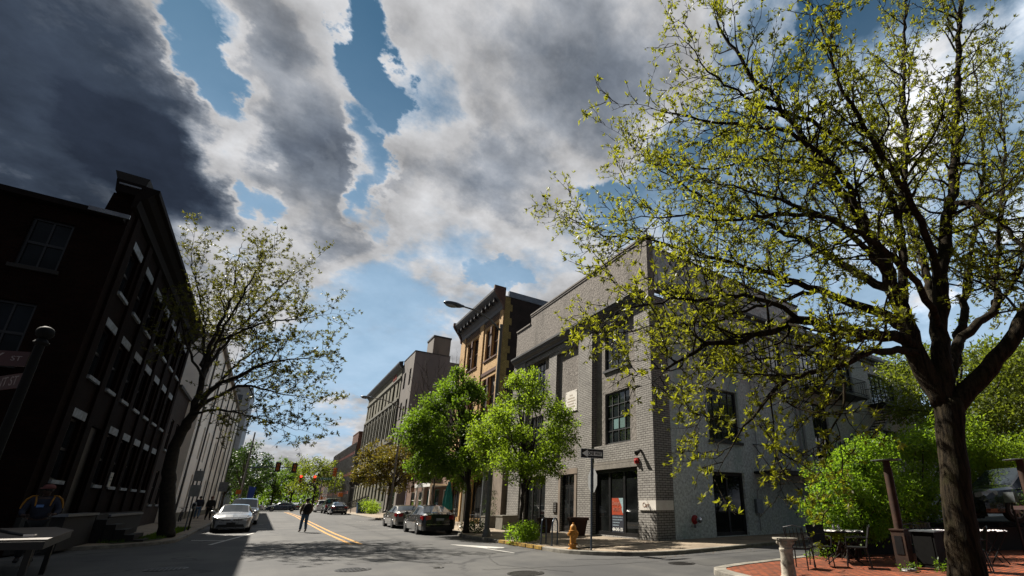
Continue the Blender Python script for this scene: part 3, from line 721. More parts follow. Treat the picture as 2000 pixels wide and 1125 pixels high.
mark('road_patch', [[(9.6, 8.75), (16.5, 8.95), (16.5, 9.85), (9.9, 9.9)], [(5.4, 33.0), (6.5, 33.0), (6.5, 40.5), (5.4, 40.5)], [(1.0, 45), (2.4, 45), (2.4, 49), (1.0, 49)]], M['patch'])
gd = MB(); rn = random.Random(12)
for k in range(260):
    if k % 2: x, y = rn.uniform(7.75, 8.12), rn.uniform(14.5, 24)
    else: x, y = rn.uniform(9.5, 16), 11.15 + rn.uniform(-.35, .0)
    a = rn.uniform(0, 6.28); s_ = rn.uniform(.012, .035)
    gd.add([(x + s_ * math.cos(a + q), y + s_ * math.sin(a + q), .006 + (.006 if q > 3 else 0)) for q in (0, 1.9, 3.8)], [(0, 1, 2)])
tag(gd.build('gutter_litter', mk('dry leaf litter', (.16, .10, .05), .9, .4, 20)), 'dry leaf litter lying in the gutter along the right kerb', 'litter', kind='stuff')
def cover(name, x, y, r, label, ring=M['iron']):
    t = thing(name, label, 'manhole', (x, y, 0))
    mb = MB(); mb.lathe([(r, .002), (r, .009), (r - .05, .009), (r - .055, .004)], (x, y, 0), 28); mb.build('rim', ring, t)
    mb = MB(); mb.lathe([(r - .06, .003), (r - .06, .006), (.01, .006)], (x, y, 0), 28)
    for a in np.arange(-r + .12, r - .1, .085):
        h = math.sqrt(max(0, (r - .08) ** 2 - a * a))
        for b in np.arange(-h + .03, h - .03, .085):
            mb.box(x + a - .028, x + a + .028, y + b - .028, y + b + .028, .005, .012)
    mb.build('lid', M['iron'], t)
cover('manhole_cover', 2.10, 13.23, .40, 'round iron manhole cover in the sunlit middle of the road')
cover('manhole_cover', 9.45, 9.55, .36, 'round rusty manhole cover in the alley mouth by the patio kerb')
cover('manhole_cover', -1.6, 15.95, .42, 'round manhole cover in the dark building shade on the road')
cover('valve_cover', 3.89, 12.41, .13, 'small dark valve cover on the open asphalt')
t = thing('drain_grate', 'round drain grate at the lower edge of the road', 'grate', (5.22, 10.28, 0))
mb = MB(); mb.lathe([(.42, .002), (.42, .010), (.36, .010), (.355, .003)], (5.22, 10.28, 0), 28); mb.build('rim', M['iron'], t)
mb = MB()
for k in range(-5, 6):
    h = math.sqrt(.36 ** 2 - (k * .062) ** 2); mb.box(5.22 + k * .062 - .017, 5.22 + k * .062 + .017, 10.28 - h, 10.28 + h, .003, .009)
mb.build('bars', M['iron'], t)

# ------------------------------------------------------------------ building kit
UZ = Vector((0, 0, 1))
def wall(mb, o, u, n, W, H, ops=(), d=.18):
    """wall plane with openings (u0,u1,v0,v1[,arch]) and their reveals"""
    o, u, n = Vector(o), Vector(u), Vector(n)
    us = sorted({0, W, *[q for p in ops for q in p[:2]]}); vs = sorted({0, H, *[q for p in ops for q in p[2:4]]})
    flip = u.cross(UZ).dot(n) < 0
    def q(a, b, c, e):
        mb.quad(*((a, b, c, e) if not flip else (e, c, b, a)))
    P = lambda a, b, k=0: o + u * a + UZ * b - n * k
    for a0, a1 in zip(us, us[1:]):
        for b0, b1 in zip(vs, vs[1:]):
            ca, cb_ = (a0 + a1) / 2, (b0 + b1) / 2
            if any(p[0] < ca < p[1] and p[2] < cb_ < p[3] for p in ops): continue
            q(P(a0, b0), P(a1, b0), P(a1, b1), P(a0, b1))
    for p in ops:
        a0, a1, b0, b1 = p[:4]
        q(P(a0, b0), P(a0, b1), P(a0, b1, d), P(a0, b0, d)); q(P(a1, b1), P(a1, b0), P(a1, b0, d), P(a1, b1, d))
        q(P(a1, b0), P(a0, b0), P(a0, b0, d), P(a1, b0, d)); q(P(a0, b1), P(a1, b1), P(a1, b1, d), P(a0, b1, d))
        if len(p) > 4:      # arched head
            r = (a1 - a0) / 2; c = (a0 + a1) / 2; k = 8
            A = [(c + r * math.cos(math.pi * i / k), b1 - r + r * math.sin(math.pi * i / k)) for i in range(k + 1)]
            for i in range(k):
                e = a1 if i < k // 2 else a0
                x = (A[i], A[i + 1])
                q(P(x[0][0], b1), P(x[0][0], x[0][1]), P(x[1][0], x[1][1]), P(x[1][0], b1))
                q(P(*x[1]), P(*x[0]), P(*x[0], d), P(*x[1], d))
    return mb

def window(parent, o, u, n, op, d=.18, cols=2, rows=2, fw=.06, mw=.03, frame='frame_black', pane='glass', sill=None, lintel=None, name='window', sash=False, shade=None):
    a0, a1, b0, b1 = op[:4]; o, u, n = Vector(o), Vector(u), Vector(n)
    f = MB()
    B = lambda mb, x0, x1, y0, y1, k0, k1: mb.obox(o, u, UZ, n, x0, x1, y0, y1, k0, k1)
    e = .004
    for x in ((a0 + e, a0 + fw), (a1 - fw, a1 - e)): B(f, x[0], x[1], b0 + e, b1 - e, -d, -d + .07)
    B(f, a0 + fw, a1 - fw, b0 + e, b0 + fw, -d, -d + .068); B(f, a0 + fw, a1 - fw, b1 - fw, b1 - e, -d, -d + .068)
    for i in range(1, cols):
        x = a0 + (a1 - a0) * i / cols; B(f, x - mw / 2, x + mw / 2, b0 + fw, b1 - fw, -d, -d + .05)
    for i in range(1, rows):
        y = b0 + (b1 - b0) * i / rows
        k = mw if not (sash and i == rows // 2) else mw * 1.8
        B(f, a0 + fw, a1 - fw, y - k / 2, y + k / 2, -d, -d + (.047 if not sash else .062))
    w = f.build(name, M[frame], parent)
    g = MB(); B(g, a0 + .02, a1 - .02, b0 + .02, b1 - .02, -d - .012, -d + .014); g.build('pane', M[pane], w)
    if sill:
        s = MB(); B(s, a0 - .08, a1 + .08, b0 - .13, b0 - .002, -.05, .09); s.build('sill', M[sill], w)
    if lintel:
        s = MB(); B(s, a0 - .16, a1 + .16, b1 + .002, b1 + lintel[1], -.03, .035); s.build('lintel', M[lintel[0]], w)
    if shade:
        s = MB(); B(s, a0 + fw, a1 - fw, b1 - fw - (b1 - b0) * shade[1], b1 - fw, -d + .016, -d + .022); s.build('blind', M[shade[0]], w)
    return w

def shell(mb, x0, x1, y0, y1, z0, z1, skip=''):
    """plain outer walls, faces named in skip left to wall()"""
    if 'S' not in skip: mb.quad((x0, y0, z0), (x1, y0, z0), (x1, y0, z1), (x0, y0, z1))
    if 'N' not in skip: mb.quad((x1, y1, z0), (x0, y1, z0), (x0, y1, z1), (x1, y1, z1))
    if 'W' not in skip: mb.quad((x0, y1, z0), (x0, y0, z0), (x0, y0, z1), (x0, y1, z1))
    if 'E' not in skip: mb.quad((x1, y0, z0), (x1, y1, z0), (x1, y1, z1), (x1, y0, z1))
    return mb

def text_mesh(body, size, mat, parent, origin, u, v, name='lettering', extrude=.004, align='CENTER', width=None, bold=0):
    """lettering as real geometry; u is the reading direction, v up"""
    c = bpy.data.curves.new(name, 'FONT'); c.body = body; c.size = size; c.align_x = align; c.align_y = 'CENTER'; c.extrude = extrude; c.offset = bold
    o = bpy.data.objects.new(name, c); COL.objects.link(o)
    dg = bpy.context.evaluated_depsgraph_get()
    me = bpy.data.meshes.new_from_object(o.evaluated_get(dg)); bpy.data.objects.remove(o)
    u, v = Vector(u).normalized(), Vector(v).normalized(); n = u.cross(v)
    k = 1
    if width:
        xs = [p.co.x for p in me.vertices]; k = width / max(1e-3, max(xs) - min(xs))
    off = OFF.get(parent, Vector((0, 0, 0)))
    for p in me.vertices:
        q = Vector(origin) + u * p.co.x * k + v * p.co.y + n * p.co.z
        p.co = q - off
    me.materials.clear(); me.materials.append(mat)
    r = bpy.data.objects.new(name, me); COL.objects.link(r)
    if parent is not None: r.parent = parent; OFF[r] = off
    return r
# ================================================================== foliage and trees
def np_mesh(name, V, F, mat, parent=None, smooth=False):
    V = np.asarray(V, dtype=np.float32).reshape(-1, 3); F = np.asarray(F, dtype=np.int32)
    off = OFF.get(parent, Vector((0, 0, 0)))
    V = V - np.array(off, dtype=np.float32)
    me = bpy.data.meshes.new(name)
    me.vertices.add(len(V)); me.vertices.foreach_set('co', V.ravel())
    k = F.shape[1]
    me.loops.add(F.size); me.loops.foreach_set('vertex_index', F.ravel())
    me.polygons.add(len(F)); me.polygons.foreach_set('loop_start', np.arange(len(F), dtype=np.int32) * k)
    me.polygons.foreach_set('loop_total', np.full(len(F), k, dtype=np.int32))
    me.materials.append(mat); me.update(calc_edges=True); me.validate()
    o = bpy.data.objects.new(name, me); COL.objects.link(o)
    if parent is not None: o.parent = parent; OFF[o] = off
    return o

def unit(a): return a / np.maximum(np.linalg.norm(a, axis=-1, keepdims=True), 1e-6)

def leaves(P, D, size, rng, width=.42, fold=.18):
    """folded kite leaves: arrays of base points and directions"""
    n = len(P); P = np.asarray(P); D = unit(np.asarray(D))
    s = size * rng.uniform(.65, 1.3, (n, 1))
    r = unit(rng.normal(size=(n, 3)) + np.array([0, 0, 1.0]))
    S_ = unit(np.cross(D, r)); N_ = np.cross(S_, D)
    a = P; m = P + D * s * .5 + N_ * s * fold
    l = m + S_ * s * width * .5 - N_ * s * fold; r2 = m - S_ * s * width * .5 - N_ * s * fold
    t = P + D * s
    V = np.stack([a, l, t, r2], 1).reshape(-1, 3)
    F = np.arange(4 * n).reshape(-1, 4)
    return V, F

def pinnate(P, D, size, rng, pairs=5):
    """feather leaves: a drooping midrib with pairs of narrow leaflets"""
    n = len(P); P = np.asarray(P); D = unit(np.asarray(D))
    s = size * rng.uniform(.6, 1.25, (n, 1))
    r = unit(rng.normal(size=(n, 3)) * .6 + np.array([0, 0, 1.0]))
    S_ = unit(np.cross(D, r)); N_ = np.cross(S_, D)
    V = []
    for k in range(pairs):
        f = (k + .6) / pairs
        c = P + D * s * f - np.array([0, 0, 1.0]) * s * .35 * f * f
        L = s * (.36 - .10 * abs(f - .5) * 2); w = s * .075
        for sg in (-1, 1):
            d = unit(S_ * sg * .9 + D * .55 - N_ * .15)
            V.append(np.stack([c, c + d * L * .5 + D * w, c + d * L, c + d * L * .5 - D * w], 1))
    V = np.stack(V, 1).reshape(-1, 3)
    return V, np.arange(len(V)).reshape(-1, 4)

def leaf_blob(parent, name, matkey, balls, n, size, seed=1, squash=.7, width=.45, clump=.28):
    """leaves scattered in small clumps through a set of balls"""
    rng = np.random.default_rng(seed)
    vol = np.array([b[1] ** 2.2 for b in balls]); vol = vol / vol.sum()
    per = 9; nc = max(1, n // per)
    idx = rng.choice(len(balls), nc, p=vol)
    C = np.array([b[0] for b in balls])[idx]; Rr = np.array([b[1] for b in balls])[idx][:, None]
    d = unit(rng.normal(size=(nc, 3))); rad = rng.uniform(.25, 1, (nc, 1)) ** .45 * rng.uniform(.85, 1.12, (nc, 1))
    cc = C + d * rad * Rr * np.array([1, 1, squash])
    P = np.repeat(cc, per, 0) + rng.normal(size=(nc * per, 3)) * clump * np.repeat(np.minimum(Rr, 1.2), per, 0) * .55
    D = np.repeat(d, per, 0) * .5 + rng.normal(size=(nc * per, 3)) * .6 + np.array([0, 0, -.15])
    V, F = leaves(P, D, size, rng, width)
    return np_mesh(name, V, F, M[matkey], parent)

def spline(pts, step=.25):
    """Catmull-Rom through x,y,z,r rows"""
    p = np.array(pts, dtype=float); out = []
    for i in range(len(p) - 1):
        a = p[max(0, i - 1)]; b = p[i]; c = p[i + 1]; d = p[min(len(p) - 1, i + 2)]
        k = max(1, int(np.linalg.norm(c[:3] - b[:3]) / step))
        for j in range(k):
            t = j / k
            out.append(.5 * ((2 * b) + (c - a) * t + (2 * a - 5 * b + 4 * c - d) * t * t + (3 * b - a - 3 * c + d) * t ** 3))
    out.append(p[-1]); return np.array(out)

class Plant:
    def __init__(s, seed): s.rng = np.random.default_rng(seed); s.wood = MB(); s.P = []; s.D = []
    def limb(s, rows, sides=10, step=.25, jit=.02):
        q = spline(rows, step); q[1:-1, :3] += s.rng.normal(size=(len(q) - 2, 3)) * jit
        q[:, 3] = np.maximum(q[:, 3], .006)
        s.wood.tube([tuple(a[:3]) for a in q], list(q[:, 3]), sides, cap=True)
        return q
    def shoot(s, p, d, L, r, seg, wig, up, sides):
        pts = [p]; rad = [r]; d = unit(d)
        for k in range(seg):
            d = unit(d + s.rng.normal(size=3) * wig + np.array([0, 0, up]))
            p = p + d * (L / seg); pts.append(p); rad.append(max(.0028, r * (1 - .8 * (k + 1) / seg)))
        s.wood.tube([tuple(a) for a in pts], rad, sides, cap=False)
        return np.array(pts)
    def sides_of(s, q, spacing, start, ang, bias):
        """start points and directions of side shoots along a polyline"""
        seg = np.linalg.norm(np.diff(q[:, :3], axis=0), axis=1); cum = np.concatenate([[0], np.cumsum(seg)]); L = cum[-1]
        x = L * start + s.rng.uniform(0, spacing); out = []
        while x < L:
            i = min(len(seg) - 1, np.searchsorted(cum, x) - 1); i = max(0, i)
            f = (x - cum[i]) / max(1e-6, seg[i]); p = q[i, :3] + (q[i + 1, :3] - q[i, :3]) * f
            t = unit(q[i + 1, :3] - q[i, :3]); a = s.rng.uniform(*ang)
            o = unit(np.cross(t, s.rng.normal(size=3)))
            d = unit(t * math.cos(a) + o * math.sin(a) + np.array(bias))
            out.append((p, d, x / L, q[i, 3] if q.shape[1] > 3 else .01)); x += spacing * s.rng.uniform(.6, 1.4)
        return out

def locust(name, label, limbs, seed, sp1, L1, sp2, L2, sp3, L3, leaf, mat, bark, group=None, start=.3, pairs=5, tuft=1.6, up=.04, thick=1.0):
    base = limbs['trunk'][0]
    t = thing(name, label, 'tree', (base[0], base[1], 0), group=group)
    g = Plant(seed)
    limbs = {k: [[a, b, c, r * thick] for a, b, c, r in v] for k, v in limbs.items()}
    g.limb(limbs['trunk'], 16, .2, .012)
    for k, rows in limbs.items():
        if k == 'trunk': continue
        q = g.limb(rows, 9, .25, .03)
        ends = [(q[-1, :3], unit(q[-1, :3] - q[-3, :3]), 1, .01)]
        for p, d, f, r in g.sides_of(q, sp1, start if len(q) > 8 else .15, (.6, 1.25), (0, 0, .12)) + ends:
            L = L1 * (1 - .45 * f) * g.rng.uniform(.55, 1.25)
            s2 = g.shoot(p, d, L, min(.035, max(.009, r * .5)), max(4, int(L / .22)), .20, up, 5)
            for p2, d2, f2, _ in g.sides_of(s2, sp2, .12, (.5, 1.2), (0, 0, .08)) + [(s2[-1], unit(s2[-1] - s2[-2]), 1, 0)]:
                l2 = L2 * g.rng.uniform(.5, 1.3) * (1 - .3 * f2)
                s3 = g.shoot(p2, d2, l2, .011, 4, .28, up * .6, 3)
                for p3, d3, f3, _ in g.sides_of(s3, sp3, .1, (.5, 1.3), (0, 0, .1)) + [(s3[-1], unit(s3[-1] - s3[-2]), 1, 0)]:
                    if L3 > 0:
                        tip = p3 + d3 * L3 * g.rng.uniform(.4, 1.2)
                        if g.rng.random() < .8: g.wood.tube([tuple(p3), tuple(tip)], [.006, .004], 3, cap=False)
                    else: tip = p3
                    m = g.rng.poisson(tuft)
                    for _k in range(m):
                        g.P.append(tip + g.rng.normal(size=3) * .015); g.D.append(d3 * .7 + g.rng.normal(size=3) * .6)
    g.wood.build('trunk', M[bark], t, smooth=True)
    if pairs: V, F = pinnate(np.array(g.P), np.array(g.D), leaf, g.rng, pairs)
    else:       # young leaves: little fans of narrow blades at every bud
        k = 5; D = unit(np.repeat(unit(np.array(g.D)), k, 0) + g.rng.normal(size=(len(g.P) * k, 3)) * .62 + np.array([0, 0, .12]))
        V, F = leaves(np.repeat(np.array(g.P), k, 0), D, leaf, g.rng, .30, .12)
    np_mesh('crown', V, F, M[mat], t)
    print(name, 'wood', len(g.wood.v), 'leaves', len(g.P))
    return t

def shade_tree(name, label, base, H, fork, crown, seed, mat, n_leaf, leaf, bark='bark', limbs=11, r0=.12, lean=(0, 0), group=None, width=.5, lobes=34, lobe=.30, cone=.3):
    """trunk, rising limbs and leafy sprays that fill an uneven crown (centre, rx, ry, rz)"""
    rng = np.random.default_rng(seed)
    t = thing(name, label, 'tree', (base[0], base[1], base[2]), group=group)
    g = Plant(seed); b = np.array(base, float); c = np.array(crown[0], float); rad = np.array(crown[1:], float)
    fk = b + np.array([lean[0], lean[1], fork])
    q = g.limb([(*b, r0 * 1.25), (*(b + (fk - b) * .15), r0), (*(b + (fk - b) * .6), r0 * .9), (*fk, r0 * .85)], 10, .3, .012)
    top = c + np.array([0, 0, rad[2] * .85])
    g.limb([(*fk, r0 * .8), (*(fk + (top - fk) * .5 + rng.normal(size=3) * .15), r0 * .45), (*top, .01)], 7, .4, .03)
    balls = []
    for k in range(lobes):
        d = unit(rng.normal(size=3)); d[2] = d[2] * .9 + .08
        f = rng.uniform(.35, 1) ** .5
        p = c + d * rad * f
        if d[2] > 0: p[:2] = c[:2] + (p[:2] - c[:2]) * (1 - cone * d[2] * f)
        balls.append((p, rad.mean() * lobe * rng.uniform(.6, 1.25) * (1 - cone * max(0, d[2]) * f * .8)))
    for k, (p, rr) in enumerate(balls):
        if k % max(1, lobes // (limbs * 2)): continue
        s0 = fk + (top - fk) * rng.uniform(0, .45)
        mid = s0 + (p - s0) * .5 + np.array([0, 0, .12 * rad[2]])
        g.limb([(*s0, r0 * .42), (*mid, r0 * .26), (*p, .012)], 5, .4, .04)
    for p, rr in balls:
        for _ in range(5):
            e = p + unit(rng.normal(size=3)) * rr * .9; g.limb([(*(p - (p - c) * .12), .014), (*(p * .5 + e * .5), .01), (*e, .005)], 3, .6, .03)
    g.wood.build('trunk', M[bark], t, smooth=True)
    leaf_blob(t, 'crown', mat, balls, n_leaf, leaf, seed + 5, .72, width, .42)
    return t
X_, Y_ = Vector((1, 0, 0)), Vector((0, 1, 0))
NW, NS, NE = Vector((-1, 0, 0)), Vector((0, -1, 0)), Vector((1, 0, 0))
# ================================================================== grey corner building
XF = 13.08
g = thing('corner_building', 'grey painted brick and stucco corner building with shopfront and a long side wing', 'building', (13.08, 14.5, 0))
# facade to the street: u runs along +Y from Y=14.5
o = (XF, 14.5, 0); W = 14.4
shop1 = (1.12, 4.44, .16, 3.08); shop3 = (9.3, 12.0, .16, 3.08); door2 = (6.2, 7.6, .14, 3.0)
bay1 = (1.10, 4.50, 4.22, 10.55); bay2 = (6.0, 8.45, 3.75, 10.15); bay3 = (9.4, 12.4, 4.22, 10.55)
mb = MB(); wall(mb, o, Y_, NW, W, 10.9, [shop1, shop3, door2, bay1, bay2, bay3], .2)
# return of the brick pilaster on the side street
wall(mb, (XF, 14.5, 0), X_, NS, 1.02, 10.9, [], .1)
mb.quad((XF + 1.02, 14.5, 0), (XF + 1.02, 14.56, 0), (XF + 1.02, 14.56, 10.9), (XF + 1.02, 14.5, 10.9))
# pier between bays stands proud
mb.box(XF - .07, XF - .001, 19.05, 20.32, .1, 10.88)
mb.box(XF - .07, XF - .001, 27.1, 28.86, .1, 10.88)
mb.build('brick_wall', M['gray_brick'], g)
# recessed stucco panels
mb = MB()
w1 = (1.78, 3.75, 4.27, 6.80); w2 = (1.78, 3.75, 8.02, 10.3); w3 = (10.2, 12.0, 4.27, 6.8); w4 = (10.2, 12.0, 8.02, 10.3)
def sub(op, bay): return (op[0] - bay[0], op[1] - bay[0], op[2] - bay[2], op[3] - bay[2])
for bay, ws in ((bay1, (w1, w2)), (bay3, (w3, w4)), (bay2, ())):
    wall(mb, (XF + .2, 14.5 + bay[0], bay[2]), Y_, NW, bay[1] - bay[0], bay[3] - bay[2], [sub(w, bay) for w in ws], .2)
mb.build('stucco_panel', M['stucco'], g)
for w in (w1, w2, w3, w4):
    window(g, (XF + .2, 14.5, 0), Y_, NW, w, .14, 4, 4, .07, .035, 'trim_dark', 'glass', sill='trim_dark' if w in (w2, w4) else None)
for (a0, a1, b0, b1) in (shop1, shop3):
    mb = MB(); mb.obox(o, Y_, UZ, NW, a0 - .12, a1 + .12, b1 + .003, b1 + .34, -.02, .012)
    mb.build('soldier_course', M['gray_soldier'], g)
for s in (shop1, shop3):
    window(g, o, Y_, NW, s, .19, 3, 1, .16, .14, 'frame_black', 'glass_shop', name='shop_window')
# street door with transom
f = window(g, o, Y_, NW, (door2[0], door2[1], 2.42, 3.0), .19, 4, 1, .06, .05, 'frame_black', 'glass_shop', name='transom')
dr = MB(); dr.obox(o, Y_, UZ, NW, door2[0] + .01, door2[1] - .01, .15, 2.41, -.2, -.13)
for k in (0, 1):
    a = door2[0] + .08 + k * .68
    dr.obox(o, Y_, UZ, NW, a, a + .6, .3, .36, -.131, -.11)
d_ = dr.build('door', M['frame_black'], g)
gp = MB()
for k in (0, 1):
    a = door2[0] + .1 + k * .68; gp.obox(o, Y_, UZ, NW, a, a + .52, .45, 2.3, -.13, -.122)
gp.build('pane', M['glass_shop'], d_)
hd = MB(); hd.tube([(XF + .07, 21.35, 1.0), (XF + .05, 21.35, 1.05), (XF + .05, 21.35, 1.45), (XF + .07, 21.35, 1.5)], .015, 6); hd.build('handle', M['steel'], d_)
mb = MB()   # pale jamb blocks beside the door
mb.obox(o, Y_, UZ, NW, door2[0] - .22, door2[0] - .002, .12, 3.02, -.02, .03); mb.obox(o, Y_, UZ, NW, door2[1] + .002, door2[1] + .22, .12, 3.02, -.02, .03)
mb.obox(o, Y_, UZ, NW, door2[0] - .3, door2[1] + .3, 3.02, 3.3, -.02, .05)
mb.build('door_surround', M['sand_pink'], g)
# main cornice
prof = [(0, 10.72), (.10, 10.74), (.12, 10.86), (.30, 10.98), (.34, 11.10), (.40, 11.14), (.40, 11.26), (.06, 11.34), (0, 11.34)]
mb = MB(); mb.extr([(XF - .002 - a, 14.95, z) for a, z in prof], (0, 13.85, 0)); mb.build('cornice', M['trim_dark'], g)
mb = MB(); mb.obox(o, Y_, UZ, NW, .45, 14.3, 10.35, 10.6, .0, .03)
mb.build('frieze_band', M['gray_brick'], g)
# parapet
mb = MB(); shell(mb, XF + .02, XF + .42, 14.52, 26.72, 10.9, 14.05); shell(mb, XF + .02, XF + .42, 26.722, 28.88, 10.9, 13.4, 'S')
mb.build('parapet', M['stucco'], g)
mb = MB(); mb.box(XF - .05, XF + .48, 14.47, 26.75, 14.05, 14.15); mb.box(XF - .05, XF + .48, 26.76, 28.9, 13.4, 13.5); mb.box(XF - .02, XF + .44, 14.49, 26.735, 13.93, 14.048)
mb.build('coping', M['gray_render'], g)
# side wing along the alley
o2 = (XF + 1.02, 14.56, 0); W2 = 28.5
S_ = lambda a, b, c, d, *k: (a - XF - 1.02, b - XF - 1.02, c, d) + k
sa = S_(16.66, 18.98, 4.4, 6.95); sd = S_(16.67, 18.95, .14, 2.95); sb = S_(16.45, 19.10, 8.25, 10.3)
sc = S_(20.75, 23.5, 8.4, 10.75); se = S_(25.0, 28.0, 8.2, 10.8); sf = S_(25.8, 27.6, 3.2, 7.3); sg = S_(29.3, 31.6, 8.2, 10.6); sh = S_(34.2, 36.9, 4.3, 6.5); si = S_(34.0, 38.0, 8.2, 10.5); sj = S_(29.0, 31.0, .2, 3.0)
mb = MB(); wall(mb, o2, X_, NS, W2, 11.4, [sa, sd, sb, sc, se, sf, sg, sh, si, sj], .22)
shell(mb, XF + .5, 42.6, 14.57, 28.9, 0, 11.4, 'SW')
shell(mb, XF + .45, 26.0, 14.62, 15.0, 11.4, 13.6, ''); shell(mb, 26.002, 42.6, 14.62, 15.0, 11.4, 12.2, 'W')
mb.build('side_wall', M['stucco_side'], g)
mb = MB(); mb.extr([(14.3, 14.555 - a, z - .02 + .5) for a, z in [(0, 10.72), (.12, 10.8), (.14, 10.9), (.3, 11.02), (.34, 11.16), (0, 11.2)]], (28.3, 0, 0))
mb.build('side_cornice', M['trim_dark'], g)
mb = MB(); mb.box(XF + .5, 42.5, 14.9, 28.8, 11.1, 11.2); mb.box(13.6, 26.05, 14.55, 15.05, 13.6, 13.7); mb.build('roof', M['roof_tar'], g)
window(g, o2, X_, NS, sa, .2, 4, 4, .08, .035, 'trim_dark', 'glass', sill='trim_dark')
window(g, o2, X_, NS, sb, .2, 4, 3, .08, .035, 'trim_dark', 'glass_blue', sill='trim_dark')
window(g, o2, X_, NS, sc, .2, 6, 4, .09, .04, 'trim_dark', 'glass_blue', sill='trim_dark')
window(g, o2, X_, NS, se, .2, 6, 4, .1, .04, 'frame_black', 'glass_blue')
window(g, o2, X_, NS, sf, .2, 3, 5, .1, .05, 'frame_black', 'glass')
window(g, o2, X_, NS, sg, .2, 4, 3, .1, .04, 'frame_black', 'glass_blue', sill='trim_dark')
window(g, o2, X_, NS, sh, .2, 5, 3, .08, .04, 'frame_black', 'glass', sill='trim_dark')
window(g, o2, X_, NS, si, .2, 6, 3, .1, .04, 'frame_black', 'glass_blue', sill='trim_dark')
sw = window(g, o2, X_, NS, sd, .2, 2, 1, .16, .12, 'frame_black', 'glass_shop', name='side_door')
hd = MB(); hd.tube([(17.72, 14.68, .8), (17.72, 14.66, .85), (17.72, 14.66, 1.35), (17.72, 14.68, 1.4)], .014, 6); hd.build('handle', M['steel'], sw)
window(g, o2, X_, NS, sj, .2, 2, 1, .12, .1, 'frame_black', 'glass_shop', name='rear_door')
mb = MB()
for x in (24.1, 24.55): mb.tube([(x, 14.45, .2), (x, 14.45, 11.1)], .055 if x < 24.3 else .075, 8)
mb.build('downspout', M['sign_back'], g)
# steel canopy hung on rods
cn = MB(); cn.box(19.7, 25.2, 13.5, 14.55, 2.95, 3.06); cn.box(19.68, 25.22, 13.47, 13.54, 2.90, 3.1)
c_ = cn.build('canopy', M['black_metal'], g)
mb = MB()
for x in (19.9, 21.2, 22.5, 23.8, 25.0): mb.tube([(x, 13.6, 3.05), (x, 14.54, 4.4)], .02, 6)
mb.tube([(19.8, 14.5, 4.4), (25.1, 14.5, 4.4)], .02, 6); mb.build('rods', M['black_metal'], c_)
# balconies and escape stair
def balcony(x0, x1, z):
    b = MB(); b.box(x0, x1, 13.35, 14.55, z - .12, z)
    for x in np.arange(x0 + .2, x1, 1.4): b.tube([(x, 14.54, z - .9), (x, 13.45, z - .12)], .03, 4)
    bb = b.build('balcony', M['black_metal'], g)
    r = MB()
    for zz in (z + .12, z + 1.05): r.tube([(x0 + .02, 14.54, zz), (x0 + .02, 13.38, zz), (x1 - .02, 13.38, zz), (x1 - .02, 14.54, zz)], .022, 4)
    for x in np.arange(x0 + .05, x1, .13): r.box(x - .008, x + .008, 13.372, 13.388, z, z + 1.05)
    for y in np.arange(13.5, 14.5, .13):
        for x in (x0 + .02, x1 - .02): r.box(x - .008, x + .008, y - .008, y + .008, z, z + 1.05)
    r.build('railing', M['black_metal'], bb)
balcony(24.9, 30.8, 8.05); balcony(33.0, 39.0, 8.05)
st = MB()
for k in range(16):
    f = k / 15; st.box(29.6 + 5.2 * f - .15, 29.6 + 5.2 * f + .15, 13.45, 14.25, 4.6 + 3.4 * f - .02, 4.6 + 3.4 * f + .02)
for y in (13.42, 14.28): st.tube([(29.3, y, 4.4), (34.9, y, 8.05)], .06, 4)
for y in (13.42, 14.28): st.tube([(29.3, y, 5.4), (34.9, y, 9.05)], .03, 4)
for k in range(8):
    f = k / 7
    st.tube([(29.3 + 5.6 * f, 13.42, 4.4 + 3.65 * f), (29.3 + 5.6 * f, 13.42, 5.4 + 3.65 * f)], .018, 4)
st.box(27.6, 29.6, 13.4, 14.4, 4.28, 4.4)
st.build('escape_stair', M['black_metal'], g)
# curtains behind two panes, conduits and vents
for (a, c, z0, z1, nm) in ((2.30, 2.72, 4.98, 5.5, 0), (2.80, 3.22, 4.98, 5.5, 1)):
    mb = MB(); mb.obox((XF + .2, 14.5, 0), Y_, UZ, NW, a, c, z0, z1, -.124, -.12); mb.build('curtain', mk('pale teal curtain', (.14, .27, .27) if nm else (.10, .20, .18), .8, .3, 20), g)
mb = MB(); mb.tube([(19.75, 14.50, .3), (19.75, 14.50, 2.1), (20.1, 14.50, 2.4), (20.1, 14.50, 10.9)], .025, 6); mb.build('conduit', M['sign_back'], g)
mb = MB(); mb.box(19.5, 20.0, 14.40, 14.555, 1.1, 1.75); mb.build('meter_box', M['steel'], g)
mb = MB()
for k in range(6): mb.box(28.3, 29.0, 14.47, 14.555, 4.6 + k * .09, 4.66 + k * .09)
mb.build('louvre_vent', M['steel'], g)
mb = MB(); mb.tube([(14.5, 14.49, 10.2), (18.0, 14.49, 7.75), (22.0, 14.49, 7.7), (25, 14.49, 7.55)], .012, 4); mb.build('cable', M['black_metal'], g)
